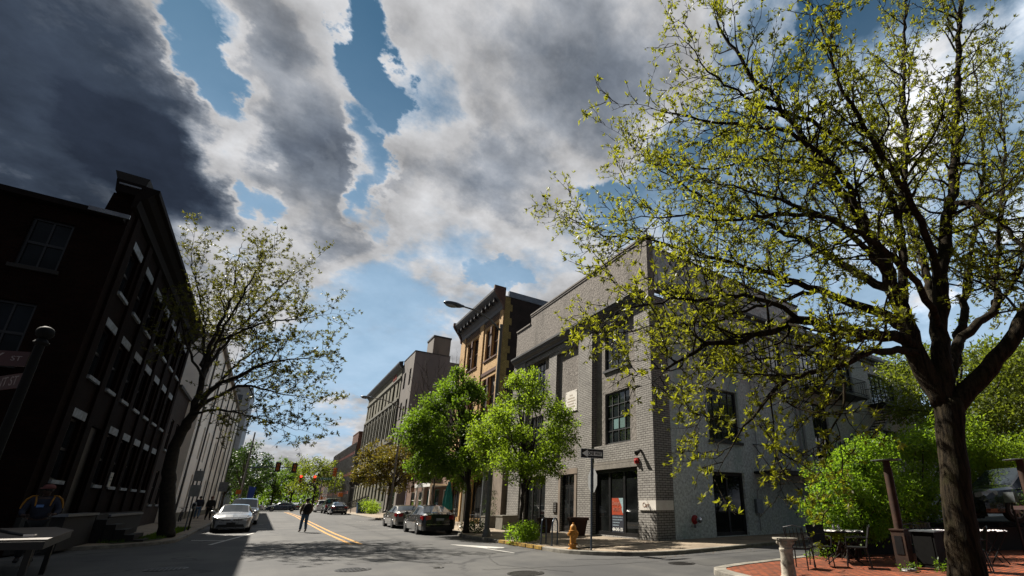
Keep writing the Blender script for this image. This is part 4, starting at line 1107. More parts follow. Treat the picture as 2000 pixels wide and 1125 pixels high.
# small fixtures on the walls
def wall_lamp(x, y, z, dx, dy, label):
    t = thing('floodlight', label, 'wall lamp', (x, y, z))
    m_ = MB(); m_.box(x - .05, x + .05, y - .05, y + .05, z - .05, z + .05); m_.build('bracket', M['black_metal'], t)
    m_ = MB(); c = Vector((x, y, z)); dd = Vector((dx, dy, -.6)).normalized()
    m_.tube([c, c + dd * .12, c + dd * .26], [.04, .08, .11], 10); m_.build('hood', M['black_metal'], t)
wall_lamp(XF - .06, 15.33, 3.72, -1, 0, 'small black floodlight on the brick above the red alarm')
wall_lamp(14.54, 14.50, 3.8, 0, -1, 'small black floodlight on the stucco side wall round the corner')
t = thing('fire_alarm', 'red fire alarm bell box at the top corner of the shop window', 'alarm', (XF, 15.58, 3.3))
m_ = MB(); m_.box(XF - .10, XF - .002, 15.47, 15.69, 3.19, 3.42); m_.build('box', M['red'], t)
m_ = MB(); m_.lathe([(.02, -.17), (.075, -.15), (.085, -.101)], (XF, 15.58, 3.3), 12, 'x'); m_.build('horn', M['red'], t)
t = thing('fire_connection', 'red and chrome fire hose connection low on the stucco side wall', 'hydrant valve', (15.3, 14.55, .85))
m_ = MB(); m_.lathe([(.19, -.02), (.19, -.06), (.16, -.07)], (15.3, 14.56, .88), 18, 'y'); m_.build('collar', M['red'], t)
m_ = MB(); m_.lathe([(.09, -.07), (.09, -.2), (.12, -.2), (.12, -.27), (.02, -.28)], (15.36, 14.56, .86), 14, 'y'); m_.build('outlet', M['chrome'], t)
m_ = MB(); m_.lathe([(.05, -.0), (.05, -.14), (.07, -.14), (.07, -.2), (.02, -.2)], (15.12, 14.555, .62), 12, 'y'); m_.build('drain', M['chrome'], t)
# plaque, corner sign and brass plate
t = thing('wall_plaque', 'white stone plaque with faint lettering screwed high in the recessed panel', 'plaque', (XF + .2, 21.43, 7.05))
m_ = MB(); m_.obox((XF + .2, 0, 0), Y_, UZ, NW, 20.83, 22.03, 6.43, 7.62, .005, .05); m_.build('slab', M['plaque'], t)
m_ = MB()
for y in (20.92, 21.94):
    for z in (6.52, 7.53): m_.lathe([(.03, -.056), (.03, -.048)], (XF + .2, y, z), 10, 'x')
m_.build('screw', M['bronze'], t)
lt = mk('faint ochre lettering', (.52, .42, .30), .8, .1)
for k, (wd, z) in enumerate(((.3, 7.36), (.7, 7.18), (.8, 7.02), (.62, 6.86), (.75, 6.7))):
    m_ = MB(); rn = random.Random(k); y = 21.43 + wd / 2
    while y > 21.43 - wd / 2:
        s = rn.uniform(.03, .07); m_.obox((XF + .2, 0, 0), Y_, UZ, NW, y - s, y, z - .035, z + .035, .05, .053); y -= s + .025
    m_.build('text_line', lt, t)
t = thing('corner_sign', 'pale name block let into the brick corner at head height', 'sign', (XF, 14.5, 1.46))
m_ = MB(); m_.box(XF - .05, XF + .94, 14.45, 15.5, 1.27, 1.66); m_.build('block', M['plaque'], t)
text_mesh('Carr', .27, mk('faded brown lettering', (.42, .25, .17), .7, .1), t, (XF - .055, 15.06, 1.47), (0, -1, 0), UZ, width=.42)
t = thing('door_plate', 'small dark bronze plate on the wall beside the double door', 'plate', (XF, 22.6, 1.3))
m_ = MB(); m_.obox((XF, 0, 0), Y_, UZ, NW, 22.42, 22.78, 1.05, 1.6, .003, .04); m_.build('plate', M['bronze'], t)
m_ = MB()
for k in range(5): m_.obox((XF, 0, 0), Y_, UZ, NW, 22.48, 22.72, 1.14 + k * .09, 1.17 + k * .09, .04, .044)
m_.build('text_line', M['sign_back'], t)
# lease poster behind the shop glass
t = thing('window_poster', 'orange and navy poster with a phone number in the middle shop pane', 'poster', (XF + .17, 17.15, 1.0))
px = XF + .165
m_ = MB(); m_.box(px, px + .006, 16.85, 17.7, .28, 1.78); m_.build('sheet', M['cloth_navy'], t)
m_ = MB(); m_.extr([(px - .004, y, z) for y, z in ((17.69, 1.77), (17.69, 1.05), (16.86, 1.05), (17.0, 1.32), (16.95, 1.36), (17.2, 1.77))], (.0035, 0, 0)); m_.build('orange_field', mk('orange print', (.52, .075, .025), .5, .1), t)
m_ = MB(); m_.extr([(px - .004, y, z) for y, z in ((17.19, 1.77), (16.94, 1.35), (16.99, 1.32), (16.9, 1.12), (16.86, 1.12), (16.86, 1.77))], (.0036, 0, 0)); m_.build('corner_print', mk('pale blue print', (.40, .55, .58), .5, .2, 20), t)
pr = mk('pink print', (.62, .22, .15), .5, .1)
text_mesh('Design', .26, pr, t, (px - .008, 17.38, 1.55), (0, -1, 0), UZ, width=.56, bold=.004)
text_mesh('WORKS', .24, pr, t, (px - .008, 17.36, 1.27), (0, -1, 0), UZ, width=.5)
bp = mk('pale text print', (.35, .45, .52), .5, .1)
for k in range(4):
    m_ = MB(); rn = random.Random(k + 9); y = 17.64
    while y > (16.92 if k < 2 else 17.2):
        s = rn.uniform(.04, .1); m_.box(px - .004, px - .0005, y - s, y, .93 - k * .115, .975 - k * .115); y -= s + .03
    m_.build('text_line', bp, t)
text_mesh('484-245-125', .19, M['white_sign'], t, (px - .006, 17.28, .43), (0, -1, 0), UZ, width=.76, bold=.003)

# ================================================================== low rear building beyond the wing
b = thing('rear_building', 'low grey rendered building behind the long side wing', 'building', (50, 20, 0))
mb = MB(); wall(mb, (42.7, 14.9, 0), X_, NS, 18, 7.2, [(2, 4, 3.8, 5.8), (6, 8, 3.8, 5.8), (2, 4, .8, 2.8), (10, 12, 3.8, 5.8)], .15); shell(mb, 42.7, 60.7, 14.9, 28, 0, 7.2, 'S'); mb.build('wall', M['stucco_side'], b)
for q in ((2, 4, 3.8, 5.8), (6, 8, 3.8, 5.8), (2, 4, .8, 2.8), (10, 12, 3.8, 5.8)): window(b, (42.7, 14.9, 0), X_, NS, q, .14, 2, 2, .08, .05, 'trim_dark', 'glass')
mb = MB(); mb.box(42.6, 60.8, 14.7, 28.1, 7.2, 7.45); mb.build('roof', M['trim_dark'], b)

# ================================================================== buff brick building with a bracketed cornice
y0, y1 = 31.5, 41.4
b = thing('brick_building', 'buff brick building with a tall bracketed dark cornice and yellow quoins', 'building', (XF, 36, 0))
o = (XF, y0, 0); Wd = y1 - y0
cols_ = ((.95, 2.2), (2.42, 3.67), (5.35, 6.6), (6.82, 8.07))
ops = []
for z0, z1 in ((12.8, 15.55), (8.3, 11.2), (4.6, 7.2)):
    ops += [(a, c, z0, z1) for a, c in cols_]
shop = [(.9, 4.2, .5, 3.6), (5.0, 6.4, .15, 3.6), (6.7, 9.2, .5, 3.6)]
mb = MB(); wall(mb, o, Y_, NW, Wd, 17.0, ops + shop, .25); shell(mb, XF, 30, y0 + .35, y1, 0, 17.6, 'SW')
mb.box(XF - .10, XF - .001, y0 + .02, y0 + .72, 4.3, 16.4)
mb.box(XF - .10, XF - .001, y0 + 4.1, y0 + 4.95, 4.3, 16.4); mb.box(XF - .10, XF - .001, y0 + 8.6, y1 - .05, 4.3, 16.4)
mb.build('front_wall', M['yellow_brick'], b)
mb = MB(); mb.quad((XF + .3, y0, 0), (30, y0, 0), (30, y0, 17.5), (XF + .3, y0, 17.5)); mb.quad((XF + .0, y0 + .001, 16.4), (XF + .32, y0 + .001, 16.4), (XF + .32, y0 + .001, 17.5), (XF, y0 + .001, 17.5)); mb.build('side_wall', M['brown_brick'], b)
mb = MB(); z = 0.3; k = 0
while z < 16.9:
    w_ = .62 if k % 2 else .42
    mb.box(XF - .02, XF + w_, y0 - .035, y0 + .0, z, z + .58); z += .59; k += 1
mb.build('quoin', M['yellow_quoin'], b)
for i_, op in enumerate(ops):
    window(b, o, Y_, NW, op, .22, 1, 2, .09, .06, 'brown_trim', 'glass_blue', sill='brown_trim', sash=True, shade=('gray_render', .5) if i_ % 3 == 1 else None)
for op in shop:
    window(b, o, Y_, NW, op, .24, 2, 1, .12, .1, 'frame_black', 'glass_shop', name='shop_window')
mb = MB()
for z in (15.85, 16.02, 16.19):
    for a, c in ((.8, 4.0), (5.05, 8.5)): mb.obox(o, Y_, UZ, NW, a, c, z, z + .07, 0, .05)
for z in (11.5, 7.5):
    for a, c in ((.8, 4.0), (5.05, 8.5)): mb.obox(o, Y_, UZ, NW, a, c, z, z + .28, 0, .06)
for za, zb in ((13.0, 15.6), (8.5, 11.2)):
    for a in (2.31, 6.71): mb.obox(o, Y_, UZ, NW, a - .09, a + .09, za, zb, -.02, .06); mb.obox(o, Y_, UZ, NW, a - .15, a + .15, zb - .7, zb - .1, .06, .14)
mb.build('carved_trim', M['brown_trim'], b)
# swept cornice
cp = [(.05, 16.3), (.12, 16.38), (.15, 16.65), (.30, 16.95), (.58, 17.3), (.82, 17.6), (.92, 17.78), (.92, 17.98), (0, 18.02)]
mb = MB(); mb.extr([(XF - a, y0 + .12, z) for a, z in cp], (0, Wd - .24, 0)); cn_ = mb.build('cornice', M['cornice_metal'], b)
mb = MB()
for k in range(11): mb.obox((XF, y0, 0), Y_, UZ, NW, .7 + k * .86, .9 + k * .86, 17.05, 17.4, .25, .7)
mb.build('bracket', M['cornice_metal'], cn_)
for ya in (y0 - .12, y1 - .12):
    mb = MB(); mb.extr([(XF - a - .06, ya, z + .02) for a, z in [(0, 16.2), (.12, 16.25), (.16, 16.6), (.34, 16.92), (.62, 17.28), (.86, 17.6), (.96, 17.8), (.96, 18.12), (0, 18.12)]], (0, .24, 0)); mb.build('end_bracket', M['brown_trim'], cn_)
mb = MB(); mb.extr([(XF + .25, y0 - .06, 17.45), (30, y0 - .06, 17.45), (30, y0 - .06, 17.95), (XF + .25, y0 - .06, 17.95)], (0, .3, 0)); mb.build('coping', M['coping_blue'], b)
mb = MB(); mb.box(XF + .1, 30, y0 + .4, y1, 17.4, 17.44); mb.build('roof', M['roof_tar'], b)
mb = MB(); mb.box(XF - .3, XF + .2, 29.2, 31.3, .1, 4.3); mb.build('stone_pier', M['sand_pink'], b)
mb = MB(); mb.obox(o, Y_, UZ, NW, -.1, Wd, 3.7, 4.3, 0, .35); mb.build('shop_fascia', M['brown_trim'], b)

# ================================================================== clapboard house with a porch
b = thing('clapboard_building', 'small pinkish clapboard building with lilac corner boards and a teal doorway', 'building', (XF, 47, 0))
y0, y1 = 42.2, 58.5; o = (XF + .6, y0, 0)
ops = [(1.2, 2.4, 1.0, 2.8), (3.6, 5.0, .25, 2.9), (6.2, 7.6, 1.0, 2.8), (9.5, 11, 1, 2.8), (12.5, 14, 1, 2.8), (1.2, 2.4, 4.2, 6), (3.6, 4.9, 4.2, 6), (6.2, 7.6, 4.2, 6), (9.5, 11, 4.2, 6)]
mb = MB(); wall(mb, o, Y_, NW, y1 - y0, 7, ops, .12); shell(mb, XF + .6, 28, y0, y1, 0, 7, 'W'); mb.build('wall', M['siding'], b)
for k, op in enumerate(ops): window(b, o, Y_, NW, op, .1, 1, 2, .08, .05, 'teal_door' if k in (1, 2) else 'white_sign', 'glass')
mb = MB(); mb.box(XF + .5, XF + .72, y0 - .03, y0 + .2, 0, 7); mb.box(XF + .55, XF + .63, y1 - .2, y1 + .02, 0, 7); mb.build('corner_board', M['lilac'], b)
mb = MB(); mb.box(XF + .3, 28.3, y0 - .2, y1 + .2, 7, 7.25); mb.build('roof', M['trim_dark'], b)
mb = MB(); mb.box(XF - 1.2, XF + .62, 42.6, 47.5, 3.1, 3.25); mb.box(XF - 1.25, XF - 1.1, 42.5, 47.6, 3.0, 3.35); mb.build('porch_roof', M['white_sign'], b)
mb = MB()
for y in (42.8, 45.1, 47.3): mb.box(XF - 1.15, XF - 1.02, y - .07, y + .07, .2, 3.1)
mb.build('porch_post', M['white_sign'], b)

# ================================================================== grey rendered block with a stair tower
b = thing('rendered_block', 'tall plain grey rendered block with a square stair tower on its roof', 'building', (XF, 64, 0))
o = (XF, 60.65, 0)
ops = [(1.0, 1.9, 16.5, 18.8), (3.9, 4.9, 16.5, 18.8), (1.0, 1.9, 12.2, 14.6), (3.9, 4.9, 12.2, 14.6), (1.0, 1.9, 8, 10.2), (3.9, 4.9, 8, 10.2), (1, 5, .8, 4)]
mb = MB(); wall(mb, o, Y_, NW, 6.15, 20.8, ops, .2); shell(mb, XF, 17.7, 60.65, 66.8, 0, 20.8, 'SW'); shell(mb, 17.702, 22, 60.65, 66.8, 0, 20.0, 'SW'); mb.build('front_wall', M['gray_render'], b)
for op in ops: window(b, o, Y_, NW, op, .18, 1, 2, .08, .06, 'trim_dark', 'glass')
mb = MB(); mb.add([(XF, 60.65, 0), (22, 60.65, 0), (22, 60.65, 19.3), (19.6, 60.65, 19.3), (19.6, 60.65, 20.1), (17.7, 60.65, 20.1), (17.7, 60.65, 20.85), (XF, 60.65, 20.8)], [tuple(range(8))]); mb.build('side_wall', M['gray_render_side'], b)
mb = MB(); shell(mb, 15.3, 17.6, 60.8, 64, 20.7, 23.4); mb.build('stair_tower', M['gray_render'], b)
mb = MB(); mb.box(15.22, 17.68, 60.72, 64.1, 23.4, 23.62); mb.box(XF - .05, 17.7, 60.6, 66.8, 20.85, 20.95); mb.build('roof_edge', M['trim_dark'], b)

# ================================================================== sandstone hall with arched windows
y0, y1 = 66.82, 93.0
b = thing('sandstone_hall', 'long sandstone hall with rows of arched windows and a small red sign on its frieze', 'building', (XF, 80, 0))
o = (XF - .1, y0, 0); n_ = 10; pw = (y1 - y0) / n_
ops = []
for k in range(n_):
    c = pw * (k + .5)
    if k % 3 == 1: ops.append((c - .75, c + .75, 15.75, 18.3, 1))
    else: ops.append((c - .5, c + .5, 15.9, 18.2))
    ops.append((c - .7, c + .7, 10.6, 14.7, 1))
    ops.append((c - .65, c + .65, 6.2, 8.8)); ops.append((c - .65, c + .65, 1.9, 4.6))
mb = MB(); wall(mb, o, Y_, NW, y1 - y0, 20.2, ops, .3); shell(mb, XF - .1, 30, y0, y1, 0, 20.2, 'W'); mb.build('wall', M['sandstone'], b)
for op in ops:
    window(b, o, Y_, NW, op, .28, 2, 3 if op[3] - op[2] > 3 else 2, .1, .06, 'frame_black' if op[2] > 5 else 'teal_door', 'glass')
mb = MB()
for z0, z1, k in ((15.2, 15.5, .2), (18.5, 18.75, .15), (9.6, 9.9, .18), (5.2, 5.5, .15)): mb.obox(o, Y_, UZ, NW, 0, y1 - y0, z0, z1, 0, k)
for k in range(n_ + 1): mb.obox(o, Y_, UZ, NW, max(0, pw * k - .25), min(y1 - y0, pw * k + .25), 9.92, 15.18, 0, .12)
mb.build('string_course', M['sand_trim'], b)
mb = MB(); mb.extr([(XF - .1 - a, y0 + .02, z) for a, z in [(0, 19.9), (.15, 20.0), (.45, 20.4), (.55, 20.6), (.55, 20.85), (0, 21)]], (0, y1 - y0, 0)); mb.build('cornice', M['cornice_metal'], b)
mb = MB(); mb.box(XF - .1, 30, y0 + .05, y1, 20.2, 20.4); mb.build('roof', M['roof_tar'], b)
mb = MB()
for k in range(3): mb.box(XF - .16, XF - .102, 70.0 + k * .8, 70.5 + k * .8, 19.0, 19.7); mb.box(XF - .16, XF - .102, 70.2 + k * .8, 70.3 + k * .8, 18.85, 19.85)
mb.build('frieze_sign', M['red_panel'], b)
# tan ramp wall, railing, lamps on the hall front
t = thing('ramp', 'tan concrete entrance ramp rising along the sandstone hall', 'ramp', (11.6, 78, 0))
mb = MB(); mb.extr([(11.0, 66.6, zg(66)), (11.0, 66.6, 1.55), (11.0, 69, 1.5), (11.0, 86, .5), (11.0, 86, .3)], (1.3, 0, 0)); mb.build('ramp_wall', M['sand_pink'], t)
mb = MB()
def rz_(y): return 1.5 if y < 69 else 1.5 - (y - 69) / 17
for zz in (.1, 1.05): mb.tube([(11.06, 66.6, 1.55 + zz), (11.06, 69, 1.5 + zz), (11.06, 86, .5 + zz)], .035, 5)
for y in np.arange(66.7, 86, .22): mb.box(11.05, 11.07, y - .012, y + .012, rz_(y), rz_(y) + 1.05)
mb.build('railing', M['black_metal'], t)
for k, y in enumerate((69.5, 74, 79, 84)):
    t = thing('globe_lamp', ['nearest', 'second', 'third', 'farthest'][k] + ' white globe wall lamp along the sandstone hall front', 'lamp', (XF - .5, y, 5), group='globe lamps on the hall front')
    m_ = MB(); m_.tube([(XF - .1, y, 4.85), (XF - .5, y, 4.8), (XF - .5, y, 5.0)], .03, 5); m_.build('bracket', M['black_metal'], t)
    m_ = MB(); m_.ball((XF - .5, y, 5.2), .24, 12, 8); m_.build('globe', M['globe'], t)

# ================================================================== dark panelled office past the crossing
b = thing('office_building', 'dark office block with thin grey vertical fins and red accents past the crossing', 'building', (13.3, 120, 0))
y0, y1 = 100.6, 137; o = (13.3, y0, .3)
mb = MB(); shell(mb, 13.3, 40, y0, y1, .3, 13.2); mb.build('wall', M['dark_panel'], b)
mb = MB()
for y in np.arange(y0 + .3, y1, 1.75): mb.box(13.0, 13.31, y - .09, y + .09, .4, 13.1)
mb.build('fin', M['mullion'], b)
mb = MB(); rn = random.Random(4)
for i_, y in enumerate(np.arange(y0 + 1.2, y1, 1.75)):
    for z in (3.4, 6.9, 10.9): mb.box(13.12, 13.31, y - .76, y + .76, z, z + .55)
mb.build('spandrel', M['red_panel'], b)
for z0, z1 in ((4.1, 6.7), (7.6, 10.6)):
    mb = MB()
    for y in np.arange(y0 + 1.2, y1, 1.75): mb.box(13.2, 13.302, y - .74, y + .74, z0, z1)
    mb.build('glazing', M['glass'], b)
mb = MB(); shell(mb, 13.2, 22, y0 - .15, 108, 11.6, 15.0); mb.box(13.15, 22.05, y0 - .2, 108.05, 15, 15.2); mb.build('brick_penthouse', M['red_brick'], b)
mb = MB(); mb.box(13.3, 40, y0, y1, 13.2, 13.4); mb.build('roof', M['roof_tar'], b)
b = thing('far_brick_building', 'dark brown brick building behind the fins of the office block', 'building', (14, 150, 0))
mb = MB(); wall(mb, (14, 138, .3), Y_, NW, 40, 12, [(3 + 5 * k, 5 + 5 * k, 3 + 4 * j, 5.2 + 4 * j) for k in range(7) for j in range(2)], .2); shell(mb, 14, 40, 138, 178, .3, 12.3, 'W'); mb.build('wall', M['red_brick'], b)
for k in range(7):
    for j in range(2): window(b, (14, 138, .3), Y_, NW, (3 + 5 * k, 5 + 5 * k, 3 + 4 * j, 5.2 + 4 * j), .18, 2, 2, .1, .08, 'frame_black', 'glass')
mb = MB(); mb.box(13.9, 40, 137.9, 178, 12.3, 12.6); mb.build('roof', M['roof_tar'], b)

# ================================================================== dark brick warehouse on the left
XL = -6.0
b = thing('brick_warehouse', 'very dark red brick warehouse with pale stone sills and a heavy raised parapet', 'building', (XL, 30, 0))
y0, y1 = 22.15, 40.6
o = (XL, y0, 0)
ops = []; bays = 7
for k in range(bays):
    a = 1.55 + k * 2.44
    for z0, z1 in ((9.32, 11.15), (5.98, 7.9), (2.3, 4.45)): ops.append((a, a + 1.15, z0, z1))
ops = [q for q in ops if not (q[2] == 2.3 and abs(q[0] - 3.99) < .1)]
door = (3.9, 5.3, 1.15, 4.45); ops.append(door)
fo = [(1.2, 2.2, 9.1, 10.95), (1.3, 2.3, 5.75, 7.85), (6, 7.2, 9.1, 10.95), (6, 7.2, 5.75, 7.85), (10, 11.2, 5.75, 7.85), (10, 11.2, 9.1, 10.95), (1.3, 2.4, 2.2, 4.3), (6, 7.2, 2.2, 4.3)]
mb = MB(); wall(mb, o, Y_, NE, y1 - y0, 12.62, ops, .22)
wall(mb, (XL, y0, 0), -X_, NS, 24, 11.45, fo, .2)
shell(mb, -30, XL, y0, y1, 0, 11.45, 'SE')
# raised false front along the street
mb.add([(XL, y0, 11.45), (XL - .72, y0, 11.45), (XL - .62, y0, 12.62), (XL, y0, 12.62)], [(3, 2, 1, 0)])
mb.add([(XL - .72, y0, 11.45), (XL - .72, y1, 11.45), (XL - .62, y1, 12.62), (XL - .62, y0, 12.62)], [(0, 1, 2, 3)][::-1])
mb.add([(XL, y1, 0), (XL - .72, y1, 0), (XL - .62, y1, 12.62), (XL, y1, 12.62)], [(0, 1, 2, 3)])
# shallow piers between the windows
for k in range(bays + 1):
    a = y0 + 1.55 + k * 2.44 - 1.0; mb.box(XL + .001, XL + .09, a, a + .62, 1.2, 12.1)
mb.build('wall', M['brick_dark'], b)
for k, op in enumerate(ops):
    if op is door: continue
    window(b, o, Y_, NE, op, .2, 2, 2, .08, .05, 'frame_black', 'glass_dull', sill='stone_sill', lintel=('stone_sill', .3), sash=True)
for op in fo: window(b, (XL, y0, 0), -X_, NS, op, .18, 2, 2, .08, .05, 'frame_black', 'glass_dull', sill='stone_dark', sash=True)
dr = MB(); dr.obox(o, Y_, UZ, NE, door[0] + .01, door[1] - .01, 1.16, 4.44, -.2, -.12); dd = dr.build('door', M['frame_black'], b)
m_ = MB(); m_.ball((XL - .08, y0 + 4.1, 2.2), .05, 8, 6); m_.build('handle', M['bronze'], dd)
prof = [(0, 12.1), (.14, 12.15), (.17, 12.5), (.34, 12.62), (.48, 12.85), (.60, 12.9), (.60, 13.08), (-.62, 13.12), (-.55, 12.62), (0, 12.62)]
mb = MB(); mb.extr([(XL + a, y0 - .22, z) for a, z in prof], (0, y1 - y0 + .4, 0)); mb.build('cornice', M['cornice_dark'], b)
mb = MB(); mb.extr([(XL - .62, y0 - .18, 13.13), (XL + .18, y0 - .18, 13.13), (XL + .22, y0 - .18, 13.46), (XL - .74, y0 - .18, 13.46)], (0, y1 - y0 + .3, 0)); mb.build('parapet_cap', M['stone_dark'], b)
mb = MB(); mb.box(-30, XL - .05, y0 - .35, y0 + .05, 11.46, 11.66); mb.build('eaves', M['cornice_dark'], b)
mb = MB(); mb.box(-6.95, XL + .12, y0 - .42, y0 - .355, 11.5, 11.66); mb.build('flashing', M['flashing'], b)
mb = MB(); mb.box(-6.5, XL + .1, y0 - .28, y0 - .225, 12.9, 12.96); mb.build('flashing', M['flashing'], b)
mb = MB(); mb.quad((-30, y0, 11.6), (XL - .9, y0, 11.6), (XL - .9, y1, 11.6), (-30, y1, 11.6)); mb.build('roof', M['roof_tar'], b)
mb = MB(); mb.box(XL + .001, XL + .12, y0 + .02, y1 - .02, .05, 1.12); mb.build('plinth', M['stone_dark'], b)
t = thing('wall_sign', 'small pale notice on the dark brick between ground floor windows', 'sign', (XL, 30.7, 2.5))
m_ = MB(); m_.box(XL + .1, XL + .13, 30.45, 30.95, 2.25, 2.9); m_.build('board', M['sign_back'], t)
m_ = MB(); m_.box(XL + .13, XL + .133, 30.52, 30.88, 2.5, 2.55); m_.box(XL + .13, XL + .133, 30.52, 30.88, 2.65, 2.7); m_.build('text_line', M['trim_dark'], t)
# stoop and area walls
t = thing('stoop', 'dark stone stoop with steps down to the pavement in front of the warehouse', 'steps', (-5.3, 27, 0))
m_ = MB(); m_.box(-5.86, -5.0, 25.9, 27.6, .1, 1.12)
for k in range(5): m_.box(-4.99 + k * .3, -4.70 + k * .3, 25.95 - k * .04, 27.55 + k * .04, .1, .95 - k * .19)
m_.build('step', M['stone_dark'], t)
t = thing('area_wall', 'low dark wall with a pale coping left of the warehouse stoop', 'wall', (-5.2, 24, 0))
m_ = MB(); m_.box(-5.3, -5.0, 22.3, 25.8, .1, 1.12); m_.build('masonry', M['stone_dark'], t)
m_ = MB(); m_.box(-5.36, -4.94, 22.25, 25.85, 1.12, 1.2); m_.build('coping', M['flashing'], t)
t = thing('area_wall', 'low dark wall with a pale coping between the stoop and the leaning tree', 'wall', (-5.2, 31, 0))
m_ = MB(); m_.box(-5.3, -5.0, 27.75, 34.2, .1, 1.02); m_.build('masonry', M['stone_dark'], t)
m_ = MB(); m_.box(-5.36, -4.94, 27.7, 34.25, 1.02, 1.1); m_.build('coping', M['flashing'], t)

# ================================================================== plain link block and the white building
b = thing('link_building', 'dim grey cement block between the brick warehouse and the white building', 'building', (XL, 43, 0))
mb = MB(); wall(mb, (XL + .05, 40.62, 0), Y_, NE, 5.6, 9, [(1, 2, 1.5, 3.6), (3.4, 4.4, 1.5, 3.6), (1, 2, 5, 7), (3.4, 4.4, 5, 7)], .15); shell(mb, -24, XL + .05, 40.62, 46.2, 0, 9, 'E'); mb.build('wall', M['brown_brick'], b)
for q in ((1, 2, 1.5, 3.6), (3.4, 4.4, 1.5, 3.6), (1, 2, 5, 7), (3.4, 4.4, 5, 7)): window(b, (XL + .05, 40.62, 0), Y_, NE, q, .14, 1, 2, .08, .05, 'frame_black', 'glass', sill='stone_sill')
mb = MB(); mb.box(-24, XL + .2, 40.62, 46.2, 9, 9.2); mb.build('roof', M['roof_tar'], b)
b = thing('white_building', 'long white rendered building with tall narrow windows and downpipes', 'building', (-5.2, 70, 0))
y0, y1 = 46.25, 92.0; o = (-5.2, y0, 0)
ops = []
for k in range(11):
    a = 1.6 + k * 4.1
    for z0, z1 in ((1.3, 3.9), (5.2, 7.9), (9.2, 11.9)): ops.append((a, a + .95, z0, z1))
mb = MB(); wall(mb, o, Y_, NE, y1 - y0, 14.4, ops, .2); shell(mb, -26, -5.2, y0, y1, 0, 14.4, 'E'); mb.build('wall', M['white_render'], b)
for op in ops: window(b, o, Y_, NE, op, .18, 1, 3, .07, .05, 'frame_black', 'glass')
mb = MB()
for k in range(8): mb.tube([(-5.08, y0 + .6 + k * 6.1, .2), (-5.08, y0 + .6 + k * 6.1, 14.3)], .07, 6)
mb.build('downpipe', M['trim_dark'], b)
mb = MB(); mb.box(-5.195, -5.06, y0 + .05, y1 - .05, .1, .9); mb.build('plinth', M['sandstone'], b)
mb = MB(); mb.box(-26, -4.95, y0 - .1, y1 + .1, 14.4, 14.7); mb.build('roof', M['gray_render'], b)
b = thing('tower_block', 'pale blue grey tower rising behind the end of the white building', 'building', (-12, 140, 0))
mb = MB(); ops = [(1 + 2.2 * k, 2.2 + 2.2 * k, 3 + 3.4 * j, 5 + 3.4 * j) for k in range(5) for j in range(7)]
wall(mb, (-19, 132, .3), X_, NS, 12.5, 27, ops, .1); shell(mb, -19, -6.5, 132, 150, .3, 27.3, 'S'); mb.build('wall', M['tower_blue'], b)
for op in ops: window(b, (-19, 132, .3), X_, NS, op, .09, 2, 1, .08, .06, 'trim_dark', 'glass_blue')
mb = MB(); mb.box(-19.1, -6.4, 131.9, 150, 27.3, 27.6); mb.build('roof', M['gray_render'], b)
# ================================================================== street furniture
K = .12
def cobra_lamp(x, y, h, reach, label):
    t = thing('street_lamp', label, 'street lamp', (x, y, zg(y) + .1))
    z0 = zg(y) + .1
    m_ = MB(); m_.tube([(x, y, z0), (x, y, z0 + 3), (x, y, z0 + h)], [.12, .105, .075], 12); m_.lathe([(.2, 0), (.2, .05), (.15, .3), (.125, .34)], (x, y, z0), 12); m_.lathe([(.09, 0), (.09, .1), (.01, .12)], (x, y, z0 + h), 12)
    m_.build('pole', M['pole_gray'], t, smooth=True, sharp=40)
    arm = [(x, y, z0 + h - .25), (x - reach * .3, y, z0 + h + .25), (x - reach * .65, y, z0 + h + .55), (x - reach, y, z0 + h + .6)]
    m_ = MB(); m_.tube(arm, [.055, .05, .045, .04], 8); m_.build('arm', M['pole_gray'], t, smooth=True, sharp=40)
    m_ = MB(); ex = x - reach; ez = z0 + h + .6
    m_.ball((ex - .38, y, ez - .02), .5, 14, 8, (1, .42, .26)); m_.tube([(ex + .15, y, ez), (ex - .1, y, ez)], [.06, .1], 8)
    hd = m_.build('head', M['steel_blue'], t, smooth=True)
    m_ = MB(); m_.ball((ex - .48, y, ez - .10), .3, 12, 7, (1, .5, .35)); m_.build('lens', M['sign_back'], hd, smooth=True)
    return t
lamp1 = cobra_lamp(8.55, 20.9, 10.2, 2.2, 'tall grey street lamp with a cobra head nearest on the right pavement')
t = lamp1
m_ = MB(); m_.box(8.44, 8.46, 20.6, 21.05, 3.25, 3.95); sg_ = m_.build('sign', M['white_sign'], t); sg_['label'] = 'small white no parking sign on the lamp post'
m_ = MB(); m_.box(8.34, 8.76, 20.775, 20.79, 3.22, 3.85); p_ = m_.build('parking_sign', M['sign_back'], t)
ring = [(8.55 + .15 * math.cos(a), 20.765, 3.58 + .15 * math.sin(a)) for a in np.linspace(0, 6.2832, 17)]
m_ = MB(); m_.tube(ring, .018, 5, cap=False); m_.tube([(8.45, 20.765, 3.69), (8.65, 20.765, 3.47)], .018, 5); m_.build('ban_symbol', M['red'], p_)
text_mesh('P', .22, M['black_sign'], p_, (8.55, 20.77, 3.58), (1, 0, 0), UZ)
cobra_lamp(9.6, 46.5, 10.2, 3.0, 'second grey street lamp farther up the street above the trees')

